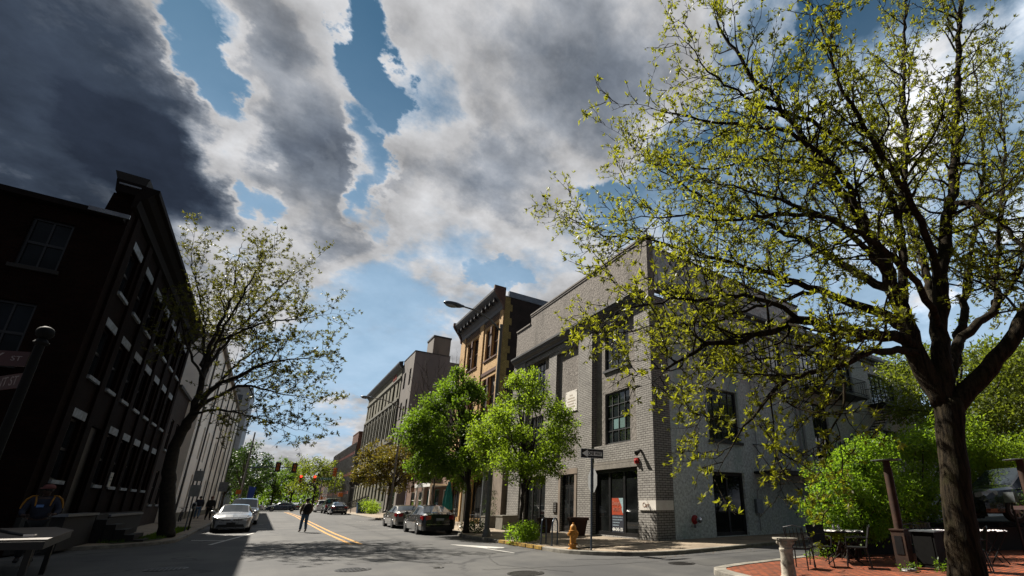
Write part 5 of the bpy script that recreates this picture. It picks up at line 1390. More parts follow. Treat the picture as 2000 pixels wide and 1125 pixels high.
# one-way sign with the back of a stop sign
x, y = 8.78, 12.85
t = thing('street_sign', 'black and white ONE WAY arrow sign above the back of a stop sign', 'street sign', (x, y, .1))
m_ = MB(); m_.tube([(x, y, .1), (x, y, 3.28)], .032, 8); m_.build('pole', M['steel_blue'], t)
u_ = Vector((1, -.12, 0)).normalized(); n_ = Vector((-.12, -1, 0)).normalized()
c_ = Vector((x, y, 3.12)) + n_ * .04
m_ = MB(); m_.obox(c_, u_, UZ, n_, -.43, .43, -.155, .155, -.003, .004); pl = m_.build('arrow_plate', M['black_sign'], t)
m_ = MB()
for q in ((-.43, .43, .14, .155), (-.43, .43, -.155, -.14), (-.43, -.415, -.14, .14), (.415, .43, -.14, .14)): m_.obox(c_, u_, UZ, n_, *q, .004, .006)
m_.build('border', M['white_sign'], pl)
def P2(a, b, k=.006): return c_ + u_ * a + UZ * b + n_ * k
m_ = MB(); m_.extr([P2(a, b) for a, b in ((-.38, 0), (-.17, .125), (-.17, .07), (.37, .07), (.37, -.07), (-.17, -.07), (-.17, -.125))], n_ * .002); m_.build('arrow', M['white_sign'], pl)
text_mesh('ONE WAY', .15, M['black_sign'], pl, P2(.10, -.003, .0095), u_, UZ, extrude=.001, width=.52, bold=.006)
m_ = MB()
for b in (.135, -.135): m_.lathe([(.014, -.012), (.014, .0)], (c_.x, c_.y, c_.z + b), 8, 'y')
m_.build('bolt', M['sign_back'], pl)
cs = Vector((x, y, 2.25)); us_ = Vector((-.2, -.98, 0)).normalized(); ns_ = Vector((.98, -.2, 0)).normalized()
m_ = MB(); m_.extr([cs + ns_ * .035 + us_ * (.41 * math.cos(R(22.5 + 45 * k))) + UZ * (.41 * math.sin(R(22.5 + 45 * k))) for k in range(8)], ns_ * .004); so_ = m_.build('stop_plate', M['sign_back'], t)
m_ = MB(); m_.extr([cs + ns_ * .041 + us_ * (.39 * math.cos(R(22.5 + 45 * k))) + UZ * (.39 * math.sin(R(22.5 + 45 * k))) for k in range(8)], ns_ * .002); m_.build('stop_face', M['red'], so_)
text_mesh('STOP', .25, M['white_sign'], so_, cs + ns_ * .045, -us_, UZ, extrude=.001)

# hydrant
x, y = 8.52, 13.52
t = thing('fire_hydrant', 'orange yellow fire hydrant on the corner pavement', 'hydrant', (x, y, .11))
m_ = MB(); m_.lathe([(.16, 0), (.16, .04), (.115, .05), (.11, .12), (.145, .13), (.145, .17), (.105, .18), (.1, .52), (.14, .54), (.14, .58), (.105, .59), (.105, .63), (.10, .68), (.075, .74), (.03, .77), (.03, .82), (.001, .82)], (x, y, .11), 20)
m_.build('barrel', M['hydrant'], t, smooth=True, sharp=35)
m_ = MB(); m_.lathe([(.03, -.2), (.03, -.18), (.058, -.18), (.058, -.13), (.045, -.13), (.045, 0), (.045, .13), (.058, .13), (.058, .18), (.03, .18), (.03, .2)], (x, y, .58), 14, 'x'); m_.build('side_outlet', M['hydrant'], t, smooth=True, sharp=35)
m_ = MB(); m_.lathe([(.06, 0), (.06, -.12), (.075, -.12), (.075, -.17), (.03, -.18)], (x, y, .52), 14, 'y'); m_.build('front_outlet', M['hydrant'], t, smooth=True, sharp=35)
m_ = MB()
for k in range(8): a = k * math.pi / 4; m_.box(x + .135 * math.cos(a) - .015, x + .135 * math.cos(a) + .015, y + .135 * math.sin(a) - .015, y + .135 * math.sin(a) + .015, .28, .305)
m_.build('flange_bolt', M['rust'], t)

# bicycle hoops
def hoop(x0, y0, x1, y1, label):
    t = thing('bike_rack', label, 'bike rack', ((x0 + x1) / 2, (y0 + y1) / 2, .116), group='steel hoops on the corner')
    a, b = Vector((x0, y0, .116)), Vector((x1, y1, .116)); c = (a + b) / 2; h = (b - a) / 2
    pts = [a, a + UZ * .35] + [c + h * -math.cos(q) + UZ * (.65 + .26 * math.sin(q)) for q in np.linspace(0, math.pi, 13)] + [b + UZ * .35, b]
    m_ = MB(); m_.tube(pts, .028, 8); m_.build('hoop', M['steel_blue'], t, smooth=True, sharp=60)
    for q in (a, b):
        m_ = MB(); m_.lathe([(.07, 0), (.07, .012)], q, 10); m_.build('foot_plate', M['steel_blue'], t)
hoop(8.55, 15.75, 8.95, 16.1, 'blue grey bicycle hoop nearer the kerb shrub'); hoop(8.55, 14.95, 9.0, 15.35, 'blue grey bicycle hoop nearer the hydrant')

# pots and planters
def pot(x, y, label, r=.42, h=.72):
    t = thing('plant_pot', label, 'plant pot', (x, y, .116))
    m_ = MB(); m_.lathe([(r * .68, 0), (r * .92, h * .82), (r * 1.06, h * .83), (r * 1.06, h), (r * .92, h), (r * .88, h * .86), (.01, h * .85)], (x, y, .116), 20); m_.build('pot', M['terracotta'], t)
    return t
pot(12.2, 22.1, 'dark terracotta pot left of the double door'); pot(12.35, 19.2, 'large dark terracotta pot between the double door and the shop window', .5, .8)
def planter(x, y, w, h, label, shrub):
    t = thing('planter', label, 'planter', (x, y, .116))
    m_ = MB(); s = w / 2
    m_.prism([(x - s, y - s), (x + s, y - s), (x + s, y + s), (x - s, y + s)], .116, .116 + h - .06); m_.box(x - s - .03, x + s + .03, y - s - .03, y + s + .03, .116 + h - .06, .116 + h); m_.build('box', M['planter'], t)
    if shrub: leaf_blob(t, 'foliage', 'leaf_dark', [((x, y, 1.15), .45), ((x, y, 1.7), .38), ((x + .05, y, 2.2), .25)], 900, .07)
    return t

# lantern post
x, y = 12.0, 49.0
t = thing('lantern_post', 'black lantern post with a glazed copper lantern beside the clapboard building', 'lantern', (x, y, zg(y) + .1))
z0 = zg(y) + .1
m_ = MB(); m_.tube([(x, y, z0), (x, y, z0 + 2.3)], [.06, .045], 8); m_.lathe([(.12, 0), (.1, .25), (.06, .4)], (x, y, z0), 10); m_.build('post', M['black_metal'], t)
m_ = MB(); m_.lathe([(.13, 2.35), (.2, 2.8), (.01, 2.8)], (x, y, z0), 6); m_.build('lantern', mk('warm lantern glass', (.45, .25, .15), .3, .1), t)
m_ = MB(); m_.lathe([(.24, 2.8), (.2, 2.86), (.07, 3.05), (.05, 3.2), (.07, 3.28), (.01, 3.4)], (x, y, z0), 8); m_.build('cap', M['bronze'], t)

# round-sign pole near the ramp, bin, umbrella, far poles
x, y = 9.7, 70
t = thing('sign_post', 'post with two dark round sign backs near the ramp', 'sign', (x, y, zg(y) + .1))
z0 = zg(y) + .1
m_ = MB(); m_.tube([(x, y, z0), (x, y, z0 + 4.3)], .05, 6); m_.build('post', M['steel'], t)
for dx, zz in ((-.35, 3.75), (.3, 3.8)):
    m_ = MB(); m_.lathe([(.36, -.02), (.36, .02)], (x + dx, y - .06, z0 + zz), 18, 'y'); dsk = m_.build('disc', M['black_sign'], t)
    pts = [(x + dx + .1 * math.cos(a), y - .085, z0 + zz + .12 * math.sin(a)) for a in np.linspace(-1.4, 1.9, 9)]
    m_ = MB(); m_.tube(pts, .03, 4); m_.build('arrow', M['sign_back'], dsk)
m_ = MB(); m_.box(x - .35, x + .35, y - .08, y - .05, z0 + 3.1, z0 + 3.25); m_.build('plate', M['sign_back'], t)
x, y = 10.2, 65.5
t = thing('trash_bin', 'dark blue bin at the foot of the ramp', 'bin', (x, y, zg(y) + .1)); z0 = zg(y) + .1
m_ = MB(); m_.extr([(x - .42, y - .45, z0 + .05), (x + .42, y - .45, z0 + .05), (x + .5, y - .52, z0 + 1.2), (x - .5, y - .52, z0 + 1.2)], (0, .95, 0)); m_.build('body', M['blue_bin'], t)
m_ = MB(); m_.box(x - .54, x + .54, y - .58, y + .5, z0 + 1.2, z0 + 1.3); m_.build('lid', M['blue_bin'], t)
x, y = 11.3, 35.5
t = thing('patio_umbrella', 'folded teal cafe umbrella on a thin pole', 'umbrella', (x, y, .13)); z0 = zg(y) + .116
m_ = MB(); m_.tube([(x, y, z0), (x, y, z0 + 3.1)], .03, 6); m_.build('pole', M['wood'], t)
m_ = MB(); prof = [(.30, .95), (.34, 1.0), (.29, 1.7), (.17, 2.5), (.06, 2.95), (.01, 3.0)]; vs = []; fs = []; nn = 24
for r, z in prof:
    for k in range(nn):
        a = 2 * math.pi * k / nn; rr = r * (1 + .22 * (1 if k % 3 == 0 else -.6)); vs.append((x + rr * math.cos(a), y + rr * math.sin(a), z0 + z))
for i_ in range(len(prof) - 1):
    for k in range(nn): fs.append((i_ * nn + k, i_ * nn + (k + 1) % nn, (i_ + 1) * nn + (k + 1) % nn, (i_ + 1) * nn + k))
fs.append(tuple(range(nn))[::-1]); m_.add(vs, fs); m_.build('canopy', M['teal'], t)
m_ = MB(); m_.lathe([(.3, 0), (.3, .08), (.05, .12)], (x, y, z0), 14); m_.build('base', M['black_metal'], t)
t = thing('white_post', 'pale slim post left of the dark street tree trunk', 'post', (9.9, 27.5, .116))
m_ = MB(); m_.tube([(10.05, 28.6, .116), (10.05, 28.6, 2.9)], .07, 8); m_.lathe([(.11, 0), (.11, .12), (.07, .15)], (10.05, 28.6, .116), 8); m_.lathe([(.09, 2.8), (.03, 2.95), (.01, 3)], (10.05, 28.6, 0), 8); m_.build('post', M['white_sign'], t)
t = thing('steel_column', 'grey square steel column of the cafe porch with a small arm', 'column', (11.6, 29.4, .116))
m_ = MB(); m_.box(11.52, 11.68, 29.3, 29.46, .116, 3.9); m_.box(11.52, 11.6, 29.5, 31.3, 3.8, 3.9); m_.build('column', M['steel'], t)

def metal_chair(x, y, rz, label, z, mat='black_metal', wood=False, group=None):
    t = thing('cafe_chair', label, 'chair', (x, y, z), rz, group)
    m_ = MB(); m_.box(-.21, .21, -.2, .22, .43, .455); m_.build('seat', M[mat], t, world=False)
    m_ = MB()
    if wood: m_.extr([(-.19, -.2, .5), (.19, -.2, .5), (.21, -.29, .92), (-.21, -.29, .92)], (0, -.02, 0))
    else:
        for k in range(5): f = k / 4; m_.tube([(-.17 + .085 * k, -.205, .46), (-.17 + .085 * k, -.3, .88)], .009, 4)
        m_.tube([(-.2, -.2, .44), (-.205, -.305, .9), (0, -.33, .94), (.205, -.305, .9), (.2, -.2, .44)], .013, 6)
    m_.build('backrest', M[mat], t, world=False)
    for sx in (-1, 1):
        for sy in (-1, 1):
            m_ = MB(); m_.tube([(.19 * sx, .19 * sy, .44), (.22 * sx, .25 * sy, 0)], .014, 6); m_.build('leg', M[mat], t, world=False)
    m_ = MB()
    for sx in (-1, 1): m_.tube([(.21 * sx, -.25, .66), (.25 * sx, 0, .67), (.24 * sx, .2, .65), (.21 * sx, .22, .45)], .012, 5)
    m_.build('armrest', M[mat], t, world=False)
    return t
metal_chair(11.0, 31.0, .6, 'left of two black metal chairs on the cafe terrace', .13, group='cafe terrace chairs')
metal_chair(11.35, 29.9, -.4, 'right of two black metal chairs on the cafe terrace', .13, group='cafe terrace chairs')
t = thing('cafe_table', 'small round metal table on the cafe terrace', 'table', (11.7, 30.9, .13))
m_ = MB(); m_.lathe([(.35, .7), (.35, .73), (.01, .735)], (11.7, 30.9, .116), 18); m_.build('top', M['steel'], t)
m_ = MB(); m_.tube([(11.7, 30.9, .116), (11.7, 30.9, .8)], .03, 6); m_.lathe([(.25, 0), (.22, .03), (.03, .05)], (11.7, 30.9, .116), 12); m_.build('pedestal', M['black_metal'], t)

# ------------------------------------------------------------------ traffic signals
def signal_head(parent, x, y, z, face, back=False, lit='red', s=1.0):
    """three-lens head; face is the direction the lenses look"""
    f = Vector(face).normalized(); u = Vector((-f.y, f.x, 0)); c = Vector((x, y, z))
    m_ = MB(); m_.obox(c, u, UZ, f, -.17 * s, .17 * s, -.52 * s, .52 * s, -.1, .1); h = m_.build('signal_head', M['orange_sig'] if not back else M['black_plastic'], parent)
    if back:
        m_ = MB(); m_.obox(c, u, UZ, f, -.32 * s, .32 * s, -.68 * s, .68 * s, -.02, .0)
        m_.build('back_plate', M['black_plastic'], h)
        for a in (-.09, .09):
            m_ = MB(); m_.obox(c, u, UZ, f, (a - .055) * s, (a + .055) * s, -.45 * s, -.05 * s, -.125, -.101); m_.obox(c, u, UZ, f, (a - .055) * s, (a + .055) * s, .05 * s, .45 * s, -.125, -.101); m_.build('rear_door', M['orange_sig'], h)
    for k, zz in enumerate((.34, 0, -.34)):
        q = c + UZ * zz * s + f * .1
        nm = ('red', 'amber', 'green')[k]
        m_ = MB(); pts = [q + u * (.13 * s * math.cos(a)) + UZ * (.13 * s * math.sin(a)) for a in np.linspace(0, 2 * math.pi, 17)[:-1]]
        m_.extr(pts, f * .02); m_.build('lens', SIG[nm + ('_on' if lit == nm else '')], h)
        m_ = MB(); A = np.linspace(-.5, math.pi + .5, 10)
        vs = []; 
        for a in A: vs += [q + u * (.15 * s * math.cos(a)) + UZ * (.15 * s * math.sin(a)), q + f * .24 + u * (.15 * s * math.cos(a)) + UZ * (.15 * s * math.sin(a))]
        m_.add(vs, [(2 * i, 2 * i + 1, 2 * i + 3, 2 * i + 2) for i in range(9)]); m_.build('visor', M['orange_sig'], h)
    return h
SIG = {'red': mk('red lens', (.25, .01, .008), .3), 'amber': mk('amber lens', (.25, .10, .01), .3), 'green': mk('green lens', (.01, .14, .08), .3), 'red_on': emis('lit red lens', (1, .03, .015), 2.2), 'amber_on': emis('lit amber lens', (1, .4, .05), 2), 'green_on': emis('lit green lens', (.1, 1, .5), 2)}
zq = .33
t = thing('traffic_signal', 'tall steel mast on the left with an arm carrying two dark signal backs', 'traffic signal', (-2.9, 92.6, zq))
m_ = MB(); m_.tube([(-2.9, 92.6, zq), (-2.9, 92.6, 12.6)], [.17, .10], 8); m_.build('mast', M['pole_gray'], t)
m_ = MB(); m_.tube([(-2.9, 92.6, 7.0), (0, 92.6, 7.25), (3.9, 92.6, 7.3)], [.11, .09, .06], 6); m_.build('arm', M['steel_blue'], t)
signal_head(t, 1.15, 92.5, 7.3, (0, 1, 0), True, s=1.15); signal_head(t, 3.45, 92.5, 7.25, (0, 1, 0), True, s=1.15)
t = thing('traffic_signal', 'far signal arm with two lit red lights and a green street name plate', 'traffic signal', (8.0, 102.2, zq))
m_ = MB(); m_.tube([(8.6, 102.6, zq), (8.6, 102.6, 6.4)], [.13, .09], 8); m_.build('mast', M['steel'], t)
m_ = MB(); m_.tube([(8.6, 102.6, 6.2), (3.6, 102.6, 6.2)], [.08, .05], 6); m_.build('arm', M['pole_gray'], t)
signal_head(t, 5.1, 102.4, 5.95, (0, -1, 0), s=1.25); signal_head(t, 7.3, 102.4, 5.95, (0, -1, 0), s=1.25)
m_ = MB(); m_.box(8.0, 10.1, 102.3, 102.34, 5.85, 6.3); gs = m_.build('name_plate', M['green_sign'], t)
text_mesh('E. Third St', .3, M['white_sign'], gs, (9.05, 102.285, 6.07), (1, 0, 0), UZ, width=1.7)
t = thing('traffic_signal', 'slim right-hand pole with an orange signal turned to the side street', 'traffic signal', (9.6, 92.3, zq))
m_ = MB(); m_.tube([(9.75, 92.3, zq), (9.75, 92.3, 9.5)], [.09, .06], 8); m_.build('mast', M['pole_gray'], t)
signal_head(t, 9.45, 92.3, 6.75, (-.75, -.35, 0), s=1.4, lit='none')
t = thing('crossing_signal', 'orange crossing signal on a short post by the far corner right of the pickup', 'signal', (10.9, 92.8, zq))
m_ = MB(); m_.tube([(10.9, 92.8, zq), (10.9, 92.8, 3.2)], .06, 6); m_.build('post', M['steel'], t)
m_ = MB(); m_.box(10.55, 11.25, 92.6, 92.9, 2.75, 3.35); m_.build('housing', M['orange_sig'], t)
t = thing('crossing_signal', 'orange crossing signal on a post left of the white van', 'signal', (7.9, 101.6, zq))
m_ = MB(); m_.tube([(8.95, 101.4, zq), (8.95, 101.4, 3.0)], .06, 6); m_.build('post', M['steel'], t)
m_ = MB(); m_.box(8.75, 9.1, 101.2, 101.5, 2.2, 2.9); m_.build('housing', M['orange_sig'], t)
t = thing('route_sign', 'white route marker signs stacked on a post at the far right corner', 'sign', (9.2, 100.9, zq))
m_ = MB(); m_.tube([(9.3, 101.2, zq), (9.3, 101.2, 4.6)], .05, 6); m_.build('post', M['steel'], t)
for z, h in ((4.1, .35), (3.3, .7), (2.8, .3)):
    m_ = MB(); m_.box(8.95, 9.65, 101.1, 101.14, z, z + h); q_ = m_.build('plate', M['white_sign'], t)
    m_ = MB(); m_.box(9.12, 9.2, 101.09, 101.098, z + .08, z + h - .08); m_.box(9.38, 9.46, 101.09, 101.098, z + .08, z + h - .08); m_.build('symbol', M['black_sign'], q_)
for k, (x, lab) in enumerate(((3.3, 'small red signal far down the road, left one of the pair under the trees'), (5.0, 'small orange signal far down the road, right one of the pair under the trees'))):
    t = thing('traffic_signal', lab, 'traffic signal', (x, 135, zq))
    m_ = MB(); m_.tube([(x, 135.2, zq), (x, 135.2, 4.5)], .07, 6); m_.build('mast', M['steel'], t)
    signal_head(t, x, 135, 4.2, (0, -1, 0), s=1.2, lit='red' if k == 0 else 'none')
t = thing('crossing_signal', 'orange crossing signal beside the leaning-looking mast on the left', 'signal', (-2.9, 91.5, zq))
m_ = MB(); m_.tube([(-3.2, 91.5, zq), (-3.2, 91.5, 3.3)], .06, 6); m_.build('post', M['steel'], t)
m_ = MB(); m_.box(-3.5, -2.85, 91.3, 91.6, 3.0, 3.6); m_.build('housing', M['orange_sig'], t)
t = thing('banner', 'blue banner hanging on a short pole behind the white suv', 'banner', (-1.9, 91, zq))
m_ = MB(); m_.tube([(-2.1, 93, zq), (-2.1, 93, 4.4)], .05, 6); m_.build('pole', M['steel'], t)
m_ = MB(); m_.extr([(-2.0, 93, 4.2), (-1.1, 93, 4.1), (-1.3, 93, 2.4), (-2.0, 93, 2.2)], (0, .03, 0)); m_.build('cloth', mk('blue banner cloth', (.02, .07, .42), .7, .2), t)

# ------------------------------------------------------------------ left pavement furniture
def sign_post(x, y, label, plates, h=3.2, tilt=0, face=(0, -1, 0)):
    z0 = zg(y) + .116
    t = thing('sign_post', label, 'sign', (x, y, z0)); t.rotation_euler = (0, R(tilt), 0)
    m_ = MB(); m_.tube([(0, 0, 0), (0, 0, h)], .03, 6); m_.build('post', M['steel_blue'], t, world=False)
    for z, w, hh in plates:
        m_ = MB(); m_.box(-w / 2, w / 2, -.045, -.035, z, z + hh); m_.build('plate', M['sign_back'] if label.startswith('two') else M['steel'], t, world=False)
    return t
sign_post(-3.05, 33.5, 'two grey sign plates on a thin post behind the leaning street tree', [(2.55, .42, .55), (1.75, .45, .6)], 3.2)
sign_post(-3.4, 60, 'small square sign on a thin post beyond the silver sedan', [(2.3, .7, .9)], 3.4)
t = thing('parking_meter', 'parking meter on a black post by the verge', 'parking meter', (-3.0, 34.5, .14)); x, y, z0 = -3.0, 34.5, zg(34.5) + .12
m_ = MB(); m_.tube([(x, y, z0), (x, y, z0 + 1.1)], .04, 8); m_.build('post', M['black_metal'], t)
m_ = MB(); m_.lathe([(.05, 1.08), (.1, 1.14), (.1, 1.35), (.07, 1.43), (.01, 1.45)], (x, y, z0), 12); h_ = m_.build('head', M['steel'], t)
m_ = MB(); m_.box(x - .06, x + .06, y - .108, y - .09, z0 + 1.24, z0 + 1.36); m_.build('window', M['glass'], h_)

# bicycle against the white wall
x, y = -4.75, 47.5; z0 = zg(y) + .12
t = thing('bicycle', 'dark bicycle standing upright against the white building', 'bicycle', (x, y, z0))
for dy in (-.52, .52):
    m_ = MB(); m_.tube([(x, y + dy + .33 * math.cos(a), z0 + .35 + .33 * math.sin(a)) for a in np.linspace(0, 6.2832, 21)], .022, 6, cap=False); w_ = m_.build('wheel', M['tyre'], t)
    m_ = MB()
    for a in np.linspace(0, math.pi, 8)[:-1]: m_.tube([(x, y + dy - .32 * math.cos(a), z0 + .35 - .32 * math.sin(a)), (x, y + dy + .32 * math.cos(a), z0 + .35 + .32 * math.sin(a))], .003, 3)
    m_.build('spokes', M['steel'], w_)
m_ = MB()
for a, b in (((-.52, .35), (-.12, .34)), ((-.52, .35), (-.2, .85)), ((-.12, .34), (-.2, .85)), ((-.12, .34), (.4, .82)), ((-.2, .8), (.4, .86)), ((.4, .95), (.52, .35))): m_.tube([(x, y + a[0], z0 + a[1]), (x, y + b[0], z0 + b[1])], .018, 6)
m_.build('frame', M['black_metal'], t)
m_ = MB(); m_.box(x - .07, x + .07, y - .34, y - .06, z0 + .9, z0 + .95); m_.build('saddle', M['black_plastic'], t)
m_ = MB(); m_.tube([(x - .26, y + .3, z0 + 1.0), (x - .2, y + .42, z0 + 1.02), (x + .2, y + .42, z0 + 1.02), (x + .26, y + .3, z0 + 1.0)], .015, 6); m_.build('handlebar', M['black_metal'], t)

# corner street-name post on the left and the workers' table
x, y = -3.08, 9.9
t = thing('street_sign', 'dark street name post with a ball finial and FERRY ST plates', 'street sign', (x, y, 0))
m_ = MB(); m_.tube([(x, y, 0), (x, y, 3.8)], [.06, .05], 10); m_.lathe([(.14, 0), (.12, .3), (.07, .45)], (x, y, 0), 10); m_.lathe([(.05, 3.72), (.09, 3.76), (.05, 3.82)], (x, y, 0), 10); m_.build('post', M['dull_black'], t, smooth=True, sharp=40)
m_ = MB(); m_.ball((x, y, 3.92), .1, 12, 8); m_.build('finial', M['dull_black'], t, smooth=True)
rd = mk('dark red sign face', (.055, .012, .012), .5, .15)
wl = mk('dull white sign lettering', (.32, .27, .27), .6, .1)
def name_plate(z, words, u, parent):
    u = Vector(u).normalized(); n = u.cross(UZ); c = Vector((x, y, z)) - u * .62
    m_ = MB(); m_.obox(c, u, UZ, n, -.55, .55, -.11, .11, -.01, .01); p = m_.build('name_plate', rd, parent)
    for s, off, sz, wd in words: text_mesh(s, sz, wl, p, c + u * off + n * .012 + UZ * (-.0), u, UZ, extrude=.001, width=wd)
name_plate(3.5, [('FERRY', -.05, .2, .62), ('ST', .42, .1, .12)], (.93, -.36, 0), t)
name_plate(3.2, [('FRONT ST', -.02, .2, .9)], (.6, -.8, 0), t)

t = thing('work_table', 'long plywood topped table on dark legs in the shade at the left edge', 'table', (-4.2, 15, 0))
TZ = .92
top = [(-5.4, 10.4), (-2.35, 11.35), (-2.0, 10.9), (-2.02, 8.95), (-2.55, 8.45), (-6.0, 8.2)]
top = [(-6.3, 18.9), (-4.42, 19.2), (-3.54, 16.7), (-2.93, 12.5), (-3.5, 12.7), (-5.2, 13.6)]
m_ = MB(); m_.prism(top, TZ - .03, TZ); m_.build('top', M['wood'], t)
m_ = MB(); m_.prism([(a * .985 - .05, b * .99 + .08) for a, b in top], TZ - .16, TZ - .032); m_.build('apron', M['black_metal'], t)
for a, b in ((-3.2, 12.95), (-3.75, 16.4), (-4.6, 18.8), (-5.1, 13.9), (-6.1, 18.6)):
    m_ = MB(); m_.box(a - .04, a + .04, b - .04, b + .04, 0, TZ - .16); m_.build('leg', M['black_metal'], t)
t = thing('ratchet_strap', 'dark strap rod with a bright metal clip lying over the table edge', 'strap', (-3.6, 13.5, TZ))
m_ = MB(); m_.tube([(-4.2, 14.5, TZ + .13), (-3.75, 13.85, TZ + .07), (-3.5, 13.65, TZ + .03)], [.03, .03, .025], 8); m_.build('rod', M['black_metal'], t)
m_ = MB(); m_.box(-3.5, -3.36, 13.55, 13.67, TZ + .003, TZ + .05); m_.build('clip', M['chrome'], t)
# ================================================================== vehicles (front towards local +Y)
def lerp_table(tab, y):
    for a, b in zip(tab, tab[1:]):
        if y <= b[0]:
            k = 0 if b[0] == a[0] else max(0, (y - a[0]) / (b[0] - a[0]))
            return [a[i] + (b[i] - a[i]) * k for i in range(len(a))]
    return list(tab[-1])

def make_car(name, label, prof, axles, paint, wr=.33, ws=(-.1, 1), glass_y=(-1, 1), rear=(-1.7, -.9), front=(.3, 1.1), pillars=(-.05,), kind='sedan', zb=.24, lights=True, plate=True, group=None, halfw=.9):
    """prof rows: y, shoulder z, top z, half width, top half width"""
    t = thing(name, label, 'pickup truck' if kind == 'pickup' else 'suv' if kind == 'suv' else 'car', (0, 0, 0), 0, group)
    ys = {r[0] for r in prof}
    for a in axles:
        for k in range(-6, 7): ys.add(round(a + (wr + .05) * math.sin(k / 6 * math.pi / 2), 4))
    for v in list(pillars): ys |= {v - .05, v + .05}
    ys |= {glass_y[0], glass_y[1]}
    lo, hi = prof[0][0], prof[-1][0]
    y = lo
    while y < hi: ys.add(round(y, 3)); y += .14
    ys = sorted(v for v in ys if lo <= v <= hi)
    ys = [v for i, v in enumerate(ys) if i == 0 or v - ys[i - 1] > .012]
    sec = []
    for y in ys:
        _, zs, zt, w, wt = lerp_table(prof, y)
        b = zb
        for a in axles:
            q = (wr + .045) ** 2 - (y - a) ** 2
            if q > 0: b = max(b, wr + math.sqrt(q))
        m1 = max(b + .02, .42); m2 = max(b + .04, .60); zs2 = max(zs, b + .08)
        P = [(w * .97, b), (w * 1.0, m1), (w * 1.0, m2), (w * .985, (m2 + zs2) / 2), (w * .955, zs2), (wt + (w * .93 - wt) * .08, zs2 + (zt - zs2) * .9), (wt * .93, zt - .005 if zt - zs2 > .1 else zt), (wt * .5, zt + .022), (0, zt + .03)]
        sec.append(P)
    np_ = len(sec[0]); full = []
    for y, P in zip(ys, sec):
        full.append([(x, y, z) for x, z in P] + [(-x, y, z) for x, z in P[-2::-1]])
    nf = len(full[0])
    buckets = {}
    def put(key, a, b, c, d, sd_=0):
        buckets.setdefault((key, sd_ if key in ('side_window', 'pillar') else 0), MB()).quad(a, b, c, d)
    tall = lambda i: (lerp_table(prof, ys[i])[2] - lerp_table(prof, ys[i])[1]) > .16
    for i in range(len(ys) - 1):
        ym = (ys[i] + ys[i + 1]) / 2
        for j in range(nf - 1):
            jj = j if j < np_ - 1 else nf - 2 - j
            key = 'body'
            if jj == 4 and glass_y[0] < ym < glass_y[1]:
                key = 'side_window'
                if any(abs(ym - p) < .05 for p in pillars): key = 'pillar'
            if jj in (5, 6, 7) and front and front[0] < ym < front[1] and jj != 5: key = 'windshield'
            if jj in (6, 7) and rear and rear[0] < ym < rear[1]: key = 'rear_window'
            a, b, c, d = full[i][j], full[i][j + 1], full[i + 1][j + 1], full[i + 1][j]
            put(key, a, b, c, d, j < np_ - 1)
    for i, rev in ((0, True), (len(ys) - 1, False)):
        P = full[i]
        for j in range(np_ - 1):
            q = (P[j], P[nf - 1 - j], P[nf - 2 - j], P[j + 1])
            put('body', *(q if not rev else q[::-1]))
    mats = {'body': paint, 'side_window': M['car_glass'], 'windshield': M['car_glass'], 'rear_window': M['car_glass'], 'pillar': M['black_plastic']}
    for (k, _s), mb in buckets.items():
        mb.build(k, mats[k], t, smooth=True, world=False, sharp=32)
    # dark underside so that no light passes under the shell
    mb = MB(); mb.box(-halfw * .8, halfw * .8, lo + .15, hi - .15, zb - .04, zb + .28); mb.build('underbody', M['black_plastic'], t, world=False)
    for a in axles:
        for s in (-1, 1):
            mb = MB(); x = s * (halfw - .02)
            mb.lathe([(wr * .62, -.1), (wr * .95, -.11), (wr, -.08), (wr, .08), (wr * .95, .11), (wr * .62, .1)], (x - s * .1, a, wr), 24, 'x')
            wh = mb.build('wheel', M['tyre'], t, smooth=True, world=False, sharp=40)
            mb = MB(); xo = x - s * .1 + s * .095
            for k in range(7):
                an = 2 * math.pi * k / 7
                c = Vector((xo, a, wr)); d = Vector((0, math.cos(an), math.sin(an))); e = Vector((0, -math.sin(an), math.cos(an)))
                mb.add([c + d * .04 - e * .035, c + d * .04 + e * .035, c + d * wr * .64 + e * .045, c + d * wr * .64 - e * .045,
                        c + d * .04 - e * .035 + Vector((s * .015, 0, 0)), c + d * .04 + e * .035 + Vector((s * .015, 0, 0)), c + d * wr * .64 + e * .03 + Vector((s * .01, 0, 0)), c + d * wr * .64 - e * .03 + Vector((s * .01, 0, 0))],
                       [(0, 1, 2, 3), (7, 6, 5, 4), (0, 4, 5, 1), (2, 6, 7, 3), (1, 5, 6, 2), (0, 3, 7, 4)])
            ring = [(xo, a + wr * .64 * math.cos(q), wr + wr * .64 * math.sin(q)) for q in np.linspace(0, 2 * math.pi, 25)]
            mb.tube(ring, .018, 5, cap=False); mb.lathe([(.055, -.01), (.055, .02), (.01, .025)] if s > 0 else [(.055, .01), (.055, -.02), (.01, -.025)], (xo, a, wr), 12, 'x')
            mb.build('rim', M['rim'], wh, world=False)
            mb = MB(); mb.lathe([(wr * .6, -.004), (wr * .6, .004)], (xo - s * .05, a, wr), 20, 'x'); mb.build('brake_disc', M['black_metal'], wh, world=False)
    # mirrors
    if front:
        _, zs, zt, w, wt = lerp_table(prof, front[1] - .25)
        for s in (-1, 1):
            mb = MB(); mb.ball((s * (w + .1), front[1] - .32, zs + .1), .12, 10, 6, (1, .7, .75)); mb.tube([(s * w * .93, front[1] - .28, zs + .02), (s * (w + .05), front[1] - .31, zs + .07)], .03, 5); mb.build('mirror', paint if kind != 'pickup' else M['black_plastic'], t, smooth=True, world=False)
    return t

